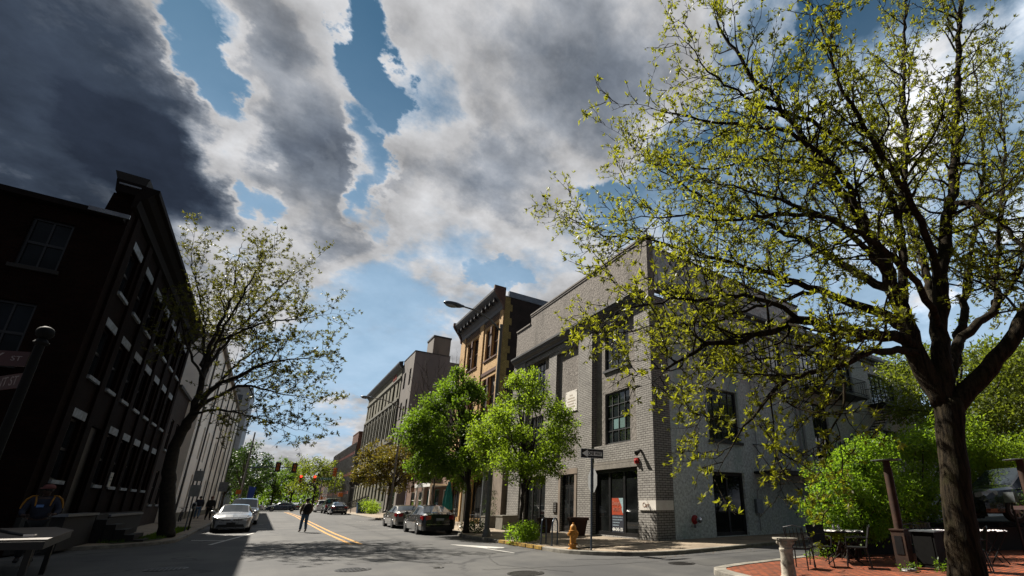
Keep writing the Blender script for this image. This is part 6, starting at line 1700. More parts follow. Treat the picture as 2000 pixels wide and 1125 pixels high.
def patch(parent, name, mat, y, pts, th=.02, sx=(1,)):
    """flat plate on the nose (y>0) or tail; pts in x,z"""
    for s in sx:
        q = [(s * x, y, z) for x, z in pts]
        mb = MB(); mb.extr(q, (0, th if y > 0 else -th, 0)); mb.build(name, mat, parent, world=False)

def wrap_light(parent, name, mat, pts, s):
    """lamp unit wrapping a corner: list of outer (x,y,z) rows top/bottom"""
    mb = MB(); n = len(pts)
    vs = [(s * x, y, z0) for x, y, z0, z1 in pts] + [(s * x, y, z1) for x, y, z0, z1 in pts]
    vs += [(s * x * .9, y * .965, z0) for x, y, z0, z1 in pts] + [(s * x * .9, y * .965, z1) for x, y, z0, z1 in pts]
    fs = []
    for i in range(n - 1): fs += [(i, i + 1, n + i + 1, n + i), (n + i, n + i + 1, 3 * n + i + 1, 3 * n + i), (i + 1, i, 2 * n + i, 2 * n + i + 1)]
    mb.add(vs, fs); mb.build(name, mat, parent, world=False)

SEDAN = [(-2.36, .78, .80, .70, .5), (-2.32, .92, .98, .80, .62), (-2.15, .97, 1.05, .87, .70), (-1.72, .98, 1.09, .90, .74), (-.95, .99, 1.38, .91, .60), (-.5, .985, 1.43, .915, .61), (0, .975, 1.445, .92, .62), (.38, .965, 1.41, .92, .60), (1.15, .93, 1.03, .91, .70), (1.35, .92, .985, .905, .72), (1.9, .84, .89, .87, .70), (2.2, .70, .77, .80, .62), (2.33, .60, .66, .70, .5)]
def scale_prof(p, ky, kz, kw): return [(y * ky, z * kz, zt * kz, w * kw, wt * kw) for y, z, zt, w, wt in p]

def dress(t, front=True, style='sedan', w=.9, yf=2.33, yr=-2.36, zt=.8):
    # tail
    for s in (-1, 1):
        wrap_light(t, 'tail_light', M['tail'], [(.47, yr - .015, zt - .06, zt + .11), (.70, yr + .0, zt - .10, zt + .13), (.84, yr + .14, zt - .10, zt + .13), (.915, yr + .42, zt - .02, zt + .12)], s)
        wrap_light(t, 'headlight', M['lens'], [(.42, yf + .01, .62, .70), (.66, yf - .06, .60, .74), (.82, yf - .2, .62, .80), (.885, yf - .48, .70, .84)], s)
    patch(t, 'rear_plate', M['plate'], yr - .012, [(-.2, .70), (.2, .70), (.2, .81), (-.2, .81)], .012)
    patch(t, 'front_plate', M['black_plastic'], yf + .03, [(-.2, .42), (.2, .42), (.2, .52), (-.2, .52)], .012)
    patch(t, 'grille', M['black_plastic'], yf + .008, [(-.46, .62), (.46, .62), (.44, .69), (-.44, .69)], .015)
    patch(t, 'air_intake', M['black_plastic'], yf - .02, [(-.62, .27), (.62, .27), (.55, .42), (-.55, .42)], .04)
    patch(t, 'chrome_strip', M['chrome'], yr - .025, [(-.66, .50), (.66, .50), (.66, .525), (-.66, .525)], .012)
    patch(t, 'rear_valance', M['black_plastic'], yr + .02, [(-.68, .22), (.68, .22), (.70, .40), (-.70, .40)], .05)
    mb = MB(); mb.lathe([(.055, -.008), (.055, .012), (.03, .014)], (0, yf + .012, .655), 14, 'y'); mb.build('badge', M['chrome'], t, world=False)
    for s in (-1, 1):
        mb = MB(); mb.tube([(s * .885, 1.15, .955), (s * .885, 0, .985), (s * .875, -1.3, 1.0)], .012, 4); mb.build('belt_trim', M['chrome'], t, world=False)
        for y in (.35, -.75):
            mb = MB(); mb.box(s * w * 1.0 - .012, s * w * 1.0 + .022, y - .1, y + .08, .83, .86); mb.build('door_handle', M['chrome'], t, world=False)

def sedan(name, label, paint, loc, rz, kz=1, ky=1, kw=1, gy=(-1.45, .95)):
    t = make_car(name, label, scale_prof(SEDAN, ky, kz, kw), (-1.36 * ky, 1.36 * ky), paint, glass_y=(gy[0] * ky, gy[1] * ky), rear=(-1.72 * ky, -.95 * ky), front=(.38 * ky, 1.15 * ky), halfw=.92 * kw)
    dress(t, yf=2.33 * ky, yr=-2.36 * ky, zt=.80 * kz + .02, w=.915 * kw)
    t.location = loc; t.rotation_euler = (0, 0, rz)
    return t
sedan('sedan', 'dark blue black sedan parked rear-on at the right kerb', M['car_black'], (7.82, 27.72, 0), R(-1.5), 1.0, 1.02, 1.0)
sedan('sedan', 'champagne silver sedan parked rear-on ahead of the dark sedan', M['car_gold'], (8.05, 34.75, zg(34)), R(-1), .97, 1.0, .98)
sedan('sedan', 'silver sedan parked facing forward at the left kerb', M['car_silver'], (-1.15, 35.25, zg(35)), R(180), 1.0, .98, .97)
sedan('sedan', 'dark blue hatch sedan parked behind the pickup far up the right kerb', M['car_navy'], (7.75, 66.6, zg(66)), 0, 1.0, .97, .98)
sedan('sedan', 'dark blue sedan crossing the far junction side-on', M['car_navy'], (3.0, 97.2, .33), R(90), 1.0, 1.04, 1)
sedan('sedan', 'pale silver sedan crossing the far junction behind the white suv', M['car_silver'], (-1.9, 97.6, .33), R(90), 1.0, 1.0, 1)
SUVP = [(-2.35, .9, 1.0, .80, .72), (-2.3, 1.02, 1.12, .88, .8), (-2.22, 1.05, 1.2, .92, .78), (-1.95, 1.06, 1.68, .945, .70), (-1.2, 1.06, 1.76, .95, .71), (0, 1.05, 1.78, .955, .71), (.5, 1.04, 1.73, .955, .69), (1.2, 1.03, 1.16, .95, .8), (1.4, 1.02, 1.10, .95, .8), (2.1, .96, 1.03, .93, .78), (2.3, .8, .86, .88, .72), (2.38, .66, .7, .8, .6)]
t = make_car('suv', 'white suv parked behind the silver sedan at the left kerb', SUVP, (-1.4, 1.42), M['car_white'], wr=.37, glass_y=(-1.95, 1.0), rear=(-2.22, -1.95), front=(.5, 1.2), pillars=(-.1, -1.1), kind='suv', zb=.3, halfw=.95)
for s in (-1, 1):
    wrap_light(t, 'headlight', M['lens'], [(.5, 2.37, .78, .92), (.72, 2.32, .76, .94), (.88, 2.15, .80, .98), (.93, 1.95, .86, .98)], s)
patch(t, 'grille', M['black_plastic'], 2.37, [(-.48, .62), (.48, .62), (.5, .9), (-.5, .9)], .03); patch(t, 'air_intake', M['black_plastic'], 2.35, [(-.7, .34), (.7, .34), (.62, .5), (-.62, .5)], .05)
patch(t, 'front_plate', M['plate'], 2.405, [(-.2, .5), (.2, .5), (.2, .6), (-.2, .6)], .012)
t.location = (-.95, 44.4, zg(44)); t.rotation_euler = (0, 0, R(180))
PICK = [(-2.9, 1.0, 1.06, .9, .86), (-2.86, 1.15, 1.22, .95, .9), (-.95, 1.16, 1.23, .97, .92), (-.9, 1.15, 1.86, .97, .74), (0, 1.14, 1.92, .975, .76), (.55, 1.13, 1.88, .975, .74), (1.15, 1.12, 1.26, .97, .84), (2.5, 1.05, 1.15, .95, .84), (2.75, .8, .86, .9, .75), (2.8, .7, .75, .86, .7)]
t = make_car('pickup_truck', 'silver pickup truck parked ahead of the dark hatch sedan', PICK, (-1.85, 1.85), M['car_silver'], wr=.4, glass_y=(-.8, 1.0), rear=(-.97, -.88), front=(.55, 1.15), pillars=(.0,), kind='pickup', zb=.42, halfw=.98)
mb = MB(); mb.box(-.66, .66, -.99, -.955, 1.34, 1.8); mb.build('rear_window', M['car_glass'], t, world=False)
for s in (-1, 1): wrap_light(t, 'tail_light', M['tail'], [(.74, -2.93, .78, 1.14), (.93, -2.90, .78, 1.14), (.985, -2.7, .8, 1.12)], s)
patch(t, 'tailgate_handle', M['black_plastic'], -2.905, [(-.12, 1.0), (.12, 1.0), (.12, 1.06), (-.12, 1.06)], .02); patch(t, 'rear_plate', M['plate'], -2.93, [(-.18, .62), (.18, .62), (.18, .74), (-.18, .74)], .02); patch(t, 'bumper', M['black_plastic'], -2.88, [(-.9, .48), (.9, .48), (.9, .68), (-.9, .68)], .1)
t.location = (7.85, 74.2, zg(74))
t = make_car('van', 'white car parked farthest up the right kerb before the junction', SUVP, (-1.4, 1.42), M['car_white'], wr=.37, glass_y=(-1.95, 1.0), rear=(-2.22, -1.95), front=(.5, 1.2), pillars=(-.1, -1.1), kind='suv', zb=.3, halfw=.95)
for s in (-1, 1): wrap_light(t, 'tail_light', M['tail'], [(.7, -2.36, .8, 1.05), (.89, -2.3, .8, 1.05), (.93, -2.1, .85, 1.05)], s)
t.location = (7.7, 84.5, zg(84))
PARKED = make_car('suv', 'dark suv parked behind the shrubs at the right edge', SUVP, (-1.4, 1.42), M['car_black'], wr=.37, glass_y=(-1.95, 1.0), rear=(-2.22, -1.95), front=(.5, 1.2), pillars=(-.1, -1.1), kind='suv', zb=.3, halfw=.95)
for s in (-1, 1): wrap_light(PARKED, 'headlight', M['lens'], [(.5, 2.37, .78, .92), (.72, 2.32, .76, .94), (.88, 2.15, .80, .98), (.93, 1.95, .86, .98)], s)
PARKED.location = (21.6, 5.0, .95); PARKED.rotation_euler = (0, 0, R(62))
# ================================================================== trees and shrubs of the place
locust('locust_tree', 'large honey locust with dark furrowed bark and young leaves at the right of the patio', BIG, 11, .27, 2.1, .19, .75, .115, .09, .098, 'leaf_locust', 'bark_big', start=.25, pairs=0, tuft=1.2, thick=.92)
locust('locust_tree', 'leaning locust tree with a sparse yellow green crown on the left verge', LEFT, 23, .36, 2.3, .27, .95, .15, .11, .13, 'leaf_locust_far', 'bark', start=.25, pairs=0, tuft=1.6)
shade_tree('street_tree', 'bright green young tree nearest on the right, growing from the kerb shrub', (8.95, 18.3, .1), 7.8, 1.7, ((9.0, 18.3, 4.75), 2.35, 2.3, 3.25), 3, 'leaf_bright', 27000, .115, limbs=14, r0=.085, lobes=85, lobe=.18, cone=.66)
shade_tree('street_tree', 'dark trunked mid green tree behind the parked dark sedan', (8.75, 24.1, .1), 8.8, 2.0, ((8.0, 25.2, 5.2), 2.6, 2.8, 3.7), 8, 'leaf_mid', 46000, .14, limbs=14, r0=.14, lobes=90, lobe=.19, cone=.5)
shade_tree('maple_tree', 'bronze and yellow leaved maple beside the entrance ramp', (10.4, 50.5, zg(50)), 8.5, 2.4, ((10.6, 50.5, 5.3), 4.2, 3.6, 2.9), 14, 'leaf_maple', 22000, .20, limbs=12, r0=.16, lobes=80, lobe=.19)
# bare twiggy tree showing above the green one
def bare_tree(name, label, base, H, spread, seed):
    t = thing(name, label, 'tree', base); g = Plant(seed); b = np.array(base, float)
    for k in range(13):
        a = g.rng.uniform(0, 6.28); e = b + np.array([math.cos(a) * spread * g.rng.uniform(.3, 1), math.sin(a) * spread * g.rng.uniform(.3, 1), H * g.rng.uniform(.75, 1)])
        q = g.limb([(*(b + (0, 0, .0 if k == 0 else H * .25)), .09), (*(b * .6 + e * .4 + np.array([0, 0, H * .12])), .05), (*e, .008)], 5, .5, .05)
        for p, d, f, r in g.sides_of(q, .45, .3, (.4, .9), (0, 0, .25)):
            s_ = g.shoot(p, d, 1.5 * g.rng.uniform(.5, 1.2), .018, 5, .15, .1, 3)
            for p2, d2, f2, _ in g.sides_of(s_, .35, .2, (.4, .9), (0, 0, .2)): g.shoot(p2, d2, .6, .009, 3, .15, .1, 3)
    g.wood.build('trunk', M['bark'], t, smooth=True)
    return t
bare_tree('bare_tree', 'leafless twiggy tree between the clapboard house and the buff brick building', (11.4, 39.0, .2), 12.8, 3.2, 6)

# shrubs
t = thing('shrub', 'low bright green shrub on the kerb bulb at the foot of the young tree', 'shrub', (8.75, 17.4, .1))
leaf_blob(t, 'foliage', 'leaf_bush', [((8.7 + .32 * i, 17.2 + .25 * (i % 3) + .3 * i, .42), .5) for i in range(-1, 3)], 3600, .10, 4, .7)
m_ = MB(); rn = random.Random(2)
for k in range(16): a = rn.uniform(0, 6.28); m_.tube([(8.8, 17.5, .1), (8.8 + .5 * math.cos(a), 17.5 + .5 * math.sin(a), .6)], .012, 4)
m_.build('stem', M['bark'], t)
t = thing('shrub', 'yellow green bush at the near end of the ramp wall', 'shrub', (10.7, 62.5, .3))
leaf_blob(t, 'foliage', 'leaf_bright', [((10.9, 63.0, 1.2), .9), ((10.8, 64.5, 1.4), 1.0), ((11.0, 61.8, .9), .7)], 2600, .16, 6)
m_ = MB(); m_.tube([(10.9, 63, .3), (10.9, 63.2, 1.3)], .05, 5); m_.build('stem', M['bark'], t)
t = thing('shrub', 'low dark shrub under the dark trunked tree behind the sedan', 'shrub', (9.3, 24.3, .1))
leaf_blob(t, 'foliage', 'leaf_dark', [((9.2, 24.0, .35), .5), ((9.6, 24.8, .4), .5), ((9.0, 24.6, .3), .4)], 1500, .09, 7)
m_ = MB(); m_.tube([(9.3, 24.3, .1), (9.3, 24.4, .5)], .03, 5); m_.build('stem', M['bark'], t)
planter(11.85, 28.6, .8, .7, 'pale square planter holding a dark conifer behind the street lamp', True)
planter(11.9, 26.2, .95, .78, 'wide empty concrete planter right of the street lamp', False)

# big bush behind the patio tables
def bush(name, label, base, balls, n, size, mat, seed, stems=9):
    t = thing(name, label, 'bush', base)
    leaf_blob(t, 'foliage', mat, balls, n, size, seed, .55, .5, .34)
    m_ = MB(); rn = random.Random(seed)
    for k in range(stems):
        c, rr = balls[rn.randrange(len(balls))]; b = (base[0] + rn.uniform(-.3, .3), base[1] + rn.uniform(-.3, .3), base[2])
        m_.tube([b, ((b[0] + c[0]) / 2 + rn.uniform(-.15, .15), (b[1] + c[1]) / 2, (b[2] + c[2]) * .45), c], [.045, .03, .012], 5)
    m_.build('stem', M['bark'], t, smooth=True)
    return t
rn = random.Random(5)
def sprays(x0, x1, yc, top, low, n, r, rn):
    out = []
    for _ in range(n):
        f = rn.random(); x = x0 + (x1 - x0) * f
        t_ = top(f); z = low + (t_ - low) * rn.random() ** .8
        out.append(((x + rn.uniform(-.2, .2), yc(f) + rn.uniform(-.55, .35), z), rn.uniform(*r)))
    return out
B1 = sprays(12.2, 15.6, lambda f: 7.1, lambda f: 1.75 + 2.1 * f * (1.3 - f * .5), .8, 64, (.28, .52), rn) + [((11.95, 6.9, 1.75), .3), ((11.9, 6.85, 1.3), .28), ((12.3, 6.9, .85), .3)]
bush('bush', 'rounded bright green bush behind the nearest patio table', (13.4, 7.2, .1), B1, 25000, .09, 'leaf_bush', 31, 26)
B2 = sprays(15.2, 23.0, lambda f: 7.3, lambda f: 2.75 + 2.0 * f, 1.0, 100, (.35, .7), rn)
bush('bush', 'tall bright green bush beside the locust trunk in front of the grey wing', (17.5, 7.3, .1), B2, 32000, .10, 'leaf_bush', 32, 30)
B3 = [((22 + 1.3 * k, 7.6 + rn.uniform(-.8, .8) - .2 * k, 2.6 + rn.uniform(0, 2.2)), rn.uniform(.9, 1.4)) for k in range(6)]
bush('bush', 'deep green hedge right of the locust trunk above the parked suv', (25, 7.5, .9), B3, 17000, .13, 'leaf_bright', 33)
shade_tree('lot_tree', 'broad green tree behind the locust trunk at the right edge', (31, 9.0, .9), 12, 2.5, ((31.5, 8.4, 7.0), 5.2, 4.6, 4.6), 41, 'leaf_olive', 26000, .2, limbs=10, r0=.2, lobes=46, lobe=.25)
shade_tree('lot_tree', 'second green tree farther off at the right edge behind the grey wing', (44, 11.0, .9), 14, 3, ((44, 10, 8.0), 5.5, 4.5, 5.2), 43, 'leaf_olive', 15000, .3, limbs=10, r0=.22, lobes=40, lobe=.27)
B4 = [((19.0 + .7 * k, 4.2 - .35 * k + rn.uniform(-.2, .2), 1.5 + rn.uniform(-.1, .5)), rn.uniform(.4, .6)) for k in range(5)]
bush('bush', 'small dark bush in front of the parked suv', (19.5, 4.0, .9), B4, 4500, .08, 'leaf_dark', 34, 8)
t = thing('weeds', 'low green weeds along the foot of the patio wall', 'weeds', (13, 5.5, .1))
leaf_blob(t, 'foliage', 'leaf_mid', [((11.9 + .35 * k, 5.0 - .28 * k + rn.uniform(-.3, .3), .2), .22) for k in range(4)] + [((12.6 + .6 * k, 7.6 - .08 * k, .2), .25) for k in range(6)], 1800, .07, 9)

# trees closing the street
def far_tree(label, base, H, w, seed, mat, n=3800, leaf=.42, fork=2.4): 
    return shade_tree('park_tree', label, base, H, fork, ((base[0], base[1], base[2] + H * .6), w / 2, w / 2, H * .42), seed, mat, n, leaf, limbs=8, r0=.22, lobes=34, lobe=.3)
far_tree('dense dark green tree behind the left signal mast', (-3.5, 108, .33), 12.5, 8, 51, 'leaf_dark', 5200)
far_tree('vivid green tree in the middle of the street end', (1.8, 128, .33), 11, 9, 52, 'leaf_vivid', 4800)
far_tree('olive green spreading tree with a dark trunk right of the street end', (8.2, 109, .33), 10.5, 9.5, 53, 'leaf_olive', 5200, .36, 3.2)
far_tree('vivid green tree low behind the crossing cars', (-1.5, 140, .33), 10.5, 9, 54, 'leaf_vivid', 3600)
far_tree('mid green tree just left of the dark signal heads', (-6.5, 122, .33), 13, 8, 55, 'leaf_mid', 3600)
far_tree('olive tree behind the spreading tree at the street end', (6.0, 146, .33), 13, 10, 56, 'leaf_olive', 3600)
far_tree('dark tree far behind the vivid one', (-8, 158, .33), 17, 12, 57, 'leaf_dark', 3600, .5)
wd = thing('x', 'y', 'z'); bpy.data.objects.remove(wd)
rng = np.random.default_rng(77)
balls = [((rng.uniform(-45, 45), rng.uniform(168, 190), rng.uniform(1.5, 8.5)), rng.uniform(3, 5)) for _ in range(90)]
tag(leaf_blob(None, 'distant_wood', 'leaf_mid', balls, 26000, 1.0, 78, .8), 'distant belt of green trees closing the end of the street', 'wood', kind='stuff')
# ================================================================== people
def skin_mesh(name, joints, edges, mat, parent, levels=2):
    """grow one continuous surface round a jointed skeleton"""
    me = bpy.data.meshes.new(name); keys = list(joints); ix = {k: i for i, k in enumerate(keys)}
    me.from_pydata([joints[k][:3] for k in keys], [(ix[a], ix[b]) for a, b in edges], [])
    o = bpy.data.objects.new(name, me); COL.objects.link(o)
    md = o.modifiers.new('skin', 'SKIN'); md.use_smooth_shade = True
    sv = me.skin_vertices[0].data
    for k in keys:
        r = joints[k][3:]; sv[ix[k]].radius = (r[0], r[1] if len(r) > 1 else r[0]); sv[ix[k]].use_root = (k == keys[0])
    sb = o.modifiers.new('sub', 'SUBSURF'); sb.levels = levels; sb.render_levels = levels
    dg = bpy.context.evaluated_depsgraph_get(); dg.update()
    m2 = bpy.data.meshes.new_from_object(o.evaluated_get(dg)); bpy.data.objects.remove(o); bpy.data.meshes.remove(me)
    m2.name = name; m2.materials.clear(); m2.materials.append(mat)
    r = bpy.data.objects.new(name, m2); COL.objects.link(r); r.parent = parent
    return r

def person(label, loc, rz, J, skin, jacket, trousers, shoes, hair, cap=None, scale=1, jr=1.0, short=False):
    t = thing('person', label, 'person', loc, rz); t.scale = (scale,) * 3
    J = dict(J)
    rad = dict(pelvis=(.155, .115), belly=(.15, .11), chest=(.175, .12), neck0=(.10, .085), neck=(.056, .056), jaw=(.075, .08), skull=(.082, .098), crown=(.05, .06),
               shL=(.075,), shR=(.075,), elL=(.047,), elR=(.047,), wrL=(.031,), wrR=(.031,), haL=(.038, .02), haR=(.038, .02),
               hipL=(.10,), hipR=(.10,), knL=(.062,), knR=(.062,), anL=(.042,), anR=(.042,), toL=(.04, .03), toR=(.04, .03))
    E = [('pelvis', 'belly'), ('belly', 'chest'), ('chest', 'neck0'), ('neck0', 'neck'), ('neck', 'jaw'), ('jaw', 'skull'), ('skull', 'crown')]
    for s in 'LR': E += [('chest', 'sh' + s), ('sh' + s, 'el' + s), ('el' + s, 'wr' + s), ('wr' + s, 'ha' + s), ('pelvis', 'hip' + s), ('hip' + s, 'kn' + s), ('kn' + s, 'an' + s), ('an' + s, 'to' + s)]
    body = skin_mesh('body', {k: (*J[k], *rad[k]) for k in rad}, E, skin, t)
    # face and ears, fingers: joined into the body mesh
    sk = Vector(J['skull']); ex = MB()
    fwd = Vector(J.get('face', (0, 1, 0))).normalized(); sd = fwd.cross(UZ).normalized()
    ex.ball(sk + fwd * .098 - UZ * .025, .018, 8, 6, (1, 1, 1.5)); ex.ball(sk + fwd * .088 - UZ * .075, .024, 8, 5, (1, .8, .4))
    for q in (-1, 1): ex.ball(sk + sd * q * .088 - UZ * .02, .026, 8, 6, (.5, .8, 1.3))
    for s in 'LR':
        h = Vector(J['ha' + s]); w = Vector(J['wr' + s]); d = (h - w).normalized(); a = d.cross(Vector((1, 0, 0)))
        a = Vector((0, 1, 0)) if a.length < .2 else a.normalized()
        inn = Vector((-1 if J['ha' + s][0] > 0 else 1, 0, 0))
        for k, L in enumerate((.062, .074, .07, .055)):
            b = h + d * .02 + a * (.03 - .02 * k); ex.tube([b, b + d * L * .5 + inn * .01, b + d * L * .85 + inn * .035], [.009, .0085, .007], 6)
        b = h - d * .03 + a * .035; ex.tube([b, b + a * .02 + d * .03 + inn * .012, b + a * .022 + d * .06 + inn * .02], [.011, .01, .008], 6)
    eo = ex.build('body_extra', skin, t, smooth=True, world=False)
    import bmesh
    bm = bmesh.new(); bm.from_mesh(body.data); bm.from_mesh(eo.data); bm.to_mesh(body.data); bm.free(); bpy.data.objects.remove(eo)
    body.data.polygons.foreach_set('use_smooth', [True] * len(body.data.polygons))
    ey = MB()
    for q in (-1, 1): ey.ball(sk + fwd * .088 + sd * q * .034 + UZ * .012, .012, 8, 6)
    ey.build('eyes', M['black_plastic'], t, world=False)
    hr = MB(); hr.ball(sk + UZ * .028 - fwd * .012, .105, 14, 9, (.93, 1.02, 1.0)); hr.build('hair', hair, t, smooth=True, world=False)
    up = {'pelvis': (.175 * jr, .14 * jr), 'belly': (.172 * jr, .135 * jr), 'chest': (.195 * jr, .145 * jr), 'neck0': (.11, .095), 'shL': (.095,), 'shR': (.095,), 'elL': (.066,), 'elR': (.066,)}
    Jj = {k: (*J[k], *up[k]) for k in up}
    Ej = [('pelvis', 'belly'), ('belly', 'chest'), ('chest', 'neck0'), ('chest', 'shL'), ('chest', 'shR'), ('shL', 'elL'), ('shR', 'elR')]
    if not short:
        for s in 'LR':
            a, b = Vector(J['el' + s]), Vector(J['wr' + s]); c = a + (b - a) * .92; Jj['cu' + s] = (*c, .048); Ej.append(('el' + s, 'cu' + s))
    skin_mesh('jacket', Jj, Ej, jacket, t)
    Jt = {'pelvis': (*J['pelvis'], .165, .125)}; Et = []
    for s in 'LR':
        a, b = Vector(J['kn' + s]), Vector(J['an' + s]); c = a + (b - a) * .94
        Jt['hip' + s] = (*J['hip' + s], .115); Jt['kn' + s] = (*J['kn' + s], .08); Jt['hem' + s] = (*c, .068)
        Et += [('pelvis', 'hip' + s), ('hip' + s, 'kn' + s), ('kn' + s, 'hem' + s)]
    skin_mesh('trousers', Jt, Et, trousers, t)
    for s in 'LR':
        a, b = Vector(J['an' + s]), Vector(J['to' + s]); d = b - a
        skin_mesh('shoe', {'a': (*(a + d * -.15), .05), 'b': (*(a + d * .5), .052, .042), 'c': (*(b + d * .12), .046, .032)}, [('a', 'b'), ('b', 'c')], shoes, t, 2)
    if cap:
        m_ = MB(); m_.lathe([(.112, .03), (.112, .06), (.10, .105), (.06, .135), (.001, .14)], tuple(sk - fwd * .008), 16)
        co_ = m_.build('cap', cap, t, smooth=True, world=False)
        m_ = MB(); c = sk + fwd * .09 + UZ * .045
        m_.extr([c + sd * .085, c + sd * .07 + fwd * .07 - UZ * .012, c + fwd * .095 - UZ * .018, c - sd * .07 + fwd * .07 - UZ * .012, c - sd * .085], UZ * .008); m_.build('brim', cap, co_, world=False)
    return t, J

def stride(f=.28, arm=.12, lean=.02, h=1.0):
    """walking pose facing local +Y; f is the half step"""
    return dict(pelvis=(0, 0, .95), belly=(0, lean * .5, 1.12), chest=(0, lean, 1.36), neck0=(0, lean, 1.50), neck=(0, lean + .015, 1.55), jaw=(0, lean + .04, 1.61), skull=(0, lean + .035, 1.68), crown=(0, lean + .02, 1.745),
        shL=(-.20, lean, 1.44), shR=(.20, lean, 1.44), elL=(-.26, lean - arm * .8, 1.17), elR=(.26, lean + arm * .2, 1.17), wrL=(-.27, lean - arm * .5, .93), wrR=(.27, lean + arm * 1.6, .94), haL=(-.27, lean - arm * .4, .85), haR=(.265, lean + arm * 1.9, .865),
        hipL=(-.09, 0, .90), hipR=(.09, 0, .90), knL=(-.09, f * .75, .50), knR=(.09, -f * .15, .49), anL=(-.09, f, .085), anR=(.09, -f * 1.05, .12), toL=(-.10, f + .16, .045), toR=(.10, -f * 1.05 + .15, .04))
# the walker in the road, seen from behind
J = stride(.19, .05, .02)
J.update(elL=(-.27, -.05, 1.17), wrL=(-.24, .10, .98), haL=(-.21, .17, .95), elR=(.27, -.05, 1.17), wrR=(.22, .09, .97), haR=(.19, .16, .95))
w, J = person('man with a dark backpack and blue jeans walking away across the sunlit road', (2.15, 31.7, zg(31.7) + .004), R(10), J, M['skin'], M['jacket_olive'], M['denim'], M['shoe'], M['hair'], M['cloth_black'], 1.0, 1.12)
m_ = MB(); m_.ball((0, -.23, 1.24), .25, 16, 10, (.86, .55, 1.25)); bp_ = m_.build('backpack', M['cloth_black'], w, smooth=True, world=False)
m_ = MB(); m_.ball((0, -.35, 1.12), .13, 12, 8, (1, .5, .8)); m_.build('pocket', M['cloth_black'], bp_, smooth=True, world=False)
for s in (-1, 1):
    m_ = MB(); m_.tube([(s * .12, -.15, 1.44), (s * .13, 0, 1.53), (s * .14, .15, 1.40), (s * .15, .13, 1.15), (s * .16, -.1, 1.05)], .022, 6); m_.build('strap', M['cloth_black'], bp_, world=False)
person('pedestrian in a dark jacket and jeans walking beside the white building', (-4.3, 53, zg(53) + .12), R(10), stride(.2, .08), M['skin'], M['cloth_navy'], M['denim'], M['shoe'], M['hair'], None, 1.02, 1.15)
person('pedestrian in black with an orange cap walking behind the silver sedan', (-3.35, 50, zg(50) + .12), R(-165), stride(.24, .1), M['skin'], M['cloth_black'], M['cloth_black'], M['cloth_black'], M['hair'], mk('faded orange cap', (.20, .07, .04), .8, .1), 1.0, 1.25)
# man behind the table at the left edge
J = stride(.03, .02, .03)
J.update(elL=(-.30, .08, 1.18), wrL=(-.24, .26, 1.10), haL=(-.20, .34, 1.10), elR=(.30, .06, 1.17), wrR=(.26, .24, 1.08), haR=(.22, .32, 1.08), face=(.75, 1, 0), knL=(-.1, .02, .5), anL=(-.1, 0, .085), anR=(.1, 0, .085), toL=(-.12, .15, .045), toR=(.12, .15, .045), knR=(.1, .02, .5))
w, J = person('man in a dark yellow striped jacket and red cap standing behind the work table', (-4.98, 19.9, .0), R(194), J, M['skin_dark'], M['cloth_navy'], M['cloth_black'], M['cloth_black'], M['hair'], M['cap_red'], 1.12, 1.08)
for s in (-1, 1):
    m_ = MB(); m_.tube([(s * .13, .03, 1.545), (s * .21, .06, 1.535), (s * .285, .075, 1.46), (s * .325, .07, 1.35), (s * .345, .09, 1.24)], [.012, .02, .022, .02, .012], 6); m_.build('shoulder_stripe', M['gold_stripe'], w, world=False)
    m_ = MB(); m_.tube([(s * .15, .13, 1.52), (s * .13, .19, 1.42), (s * .12, .2, 1.30)], [.014, .018, .012], 6); m_.build('chest_stripe', M['gold_stripe'], w, world=False)
m_ = MB(); m_.box(-.02, .1, .195, .205, 1.27, 1.33); m_.build('badge', M['badge'], w, world=False)
# ================================================================== patio on the near right
PZ = .105
# stone pedestal
x, y = 8.62, 5.8
t = thing('pedestal', 'weathered stone pedestal with a carved square capital on the brick patio', 'pedestal', (x, y, PZ))
m_ = MB(); m_.lathe([(.165, 0), (.165, .06), (.14, .08), (.13, .14), (.125, .3), (.122, .45), (.12, .52), (.132, .54), (.132, .57), (.115, .58)], (x, y, PZ), 20); rn = random.Random(3)
for i_ in range(20, len(m_.v) - 20):
    a, b, c = m_.v[i_]; k = 1 + rn.uniform(-.06, .05); m_.v[i_] = (x + (a - x) * k, y + (b - y) * k, c)
m_.build('shaft', M['stone_col'], t, smooth=True, sharp=40)
m_ = MB(); m_.lathe([(.115, .58), (.12, .6), (.135, .66), (.158, .72), (.15, .725)], (x, y, PZ), 16)
for k in range(8):
    a = k * math.pi / 4; m_.ball((x + .14 * math.cos(a), y + .14 * math.sin(a), PZ + .68), .035, 8, 6, (1, 1, 1.2))
m_.build('capital', M['stone_col'], t, smooth=True, sharp=40)
m_ = MB(); c_, s_ = math.cos(.95), math.sin(.95)
def sq(h): return [(x + a * c_ - b * s_, y + a * s_ + b * c_) for a, b in ((-h, -h), (h, -h), (h, h), (-h, h))]
m_.prism(sq(.17), PZ + .722, PZ + .735); m_.prism(sq(.185), PZ + .7352, PZ + .765); m_.build('slab', M['stone_col'], t)

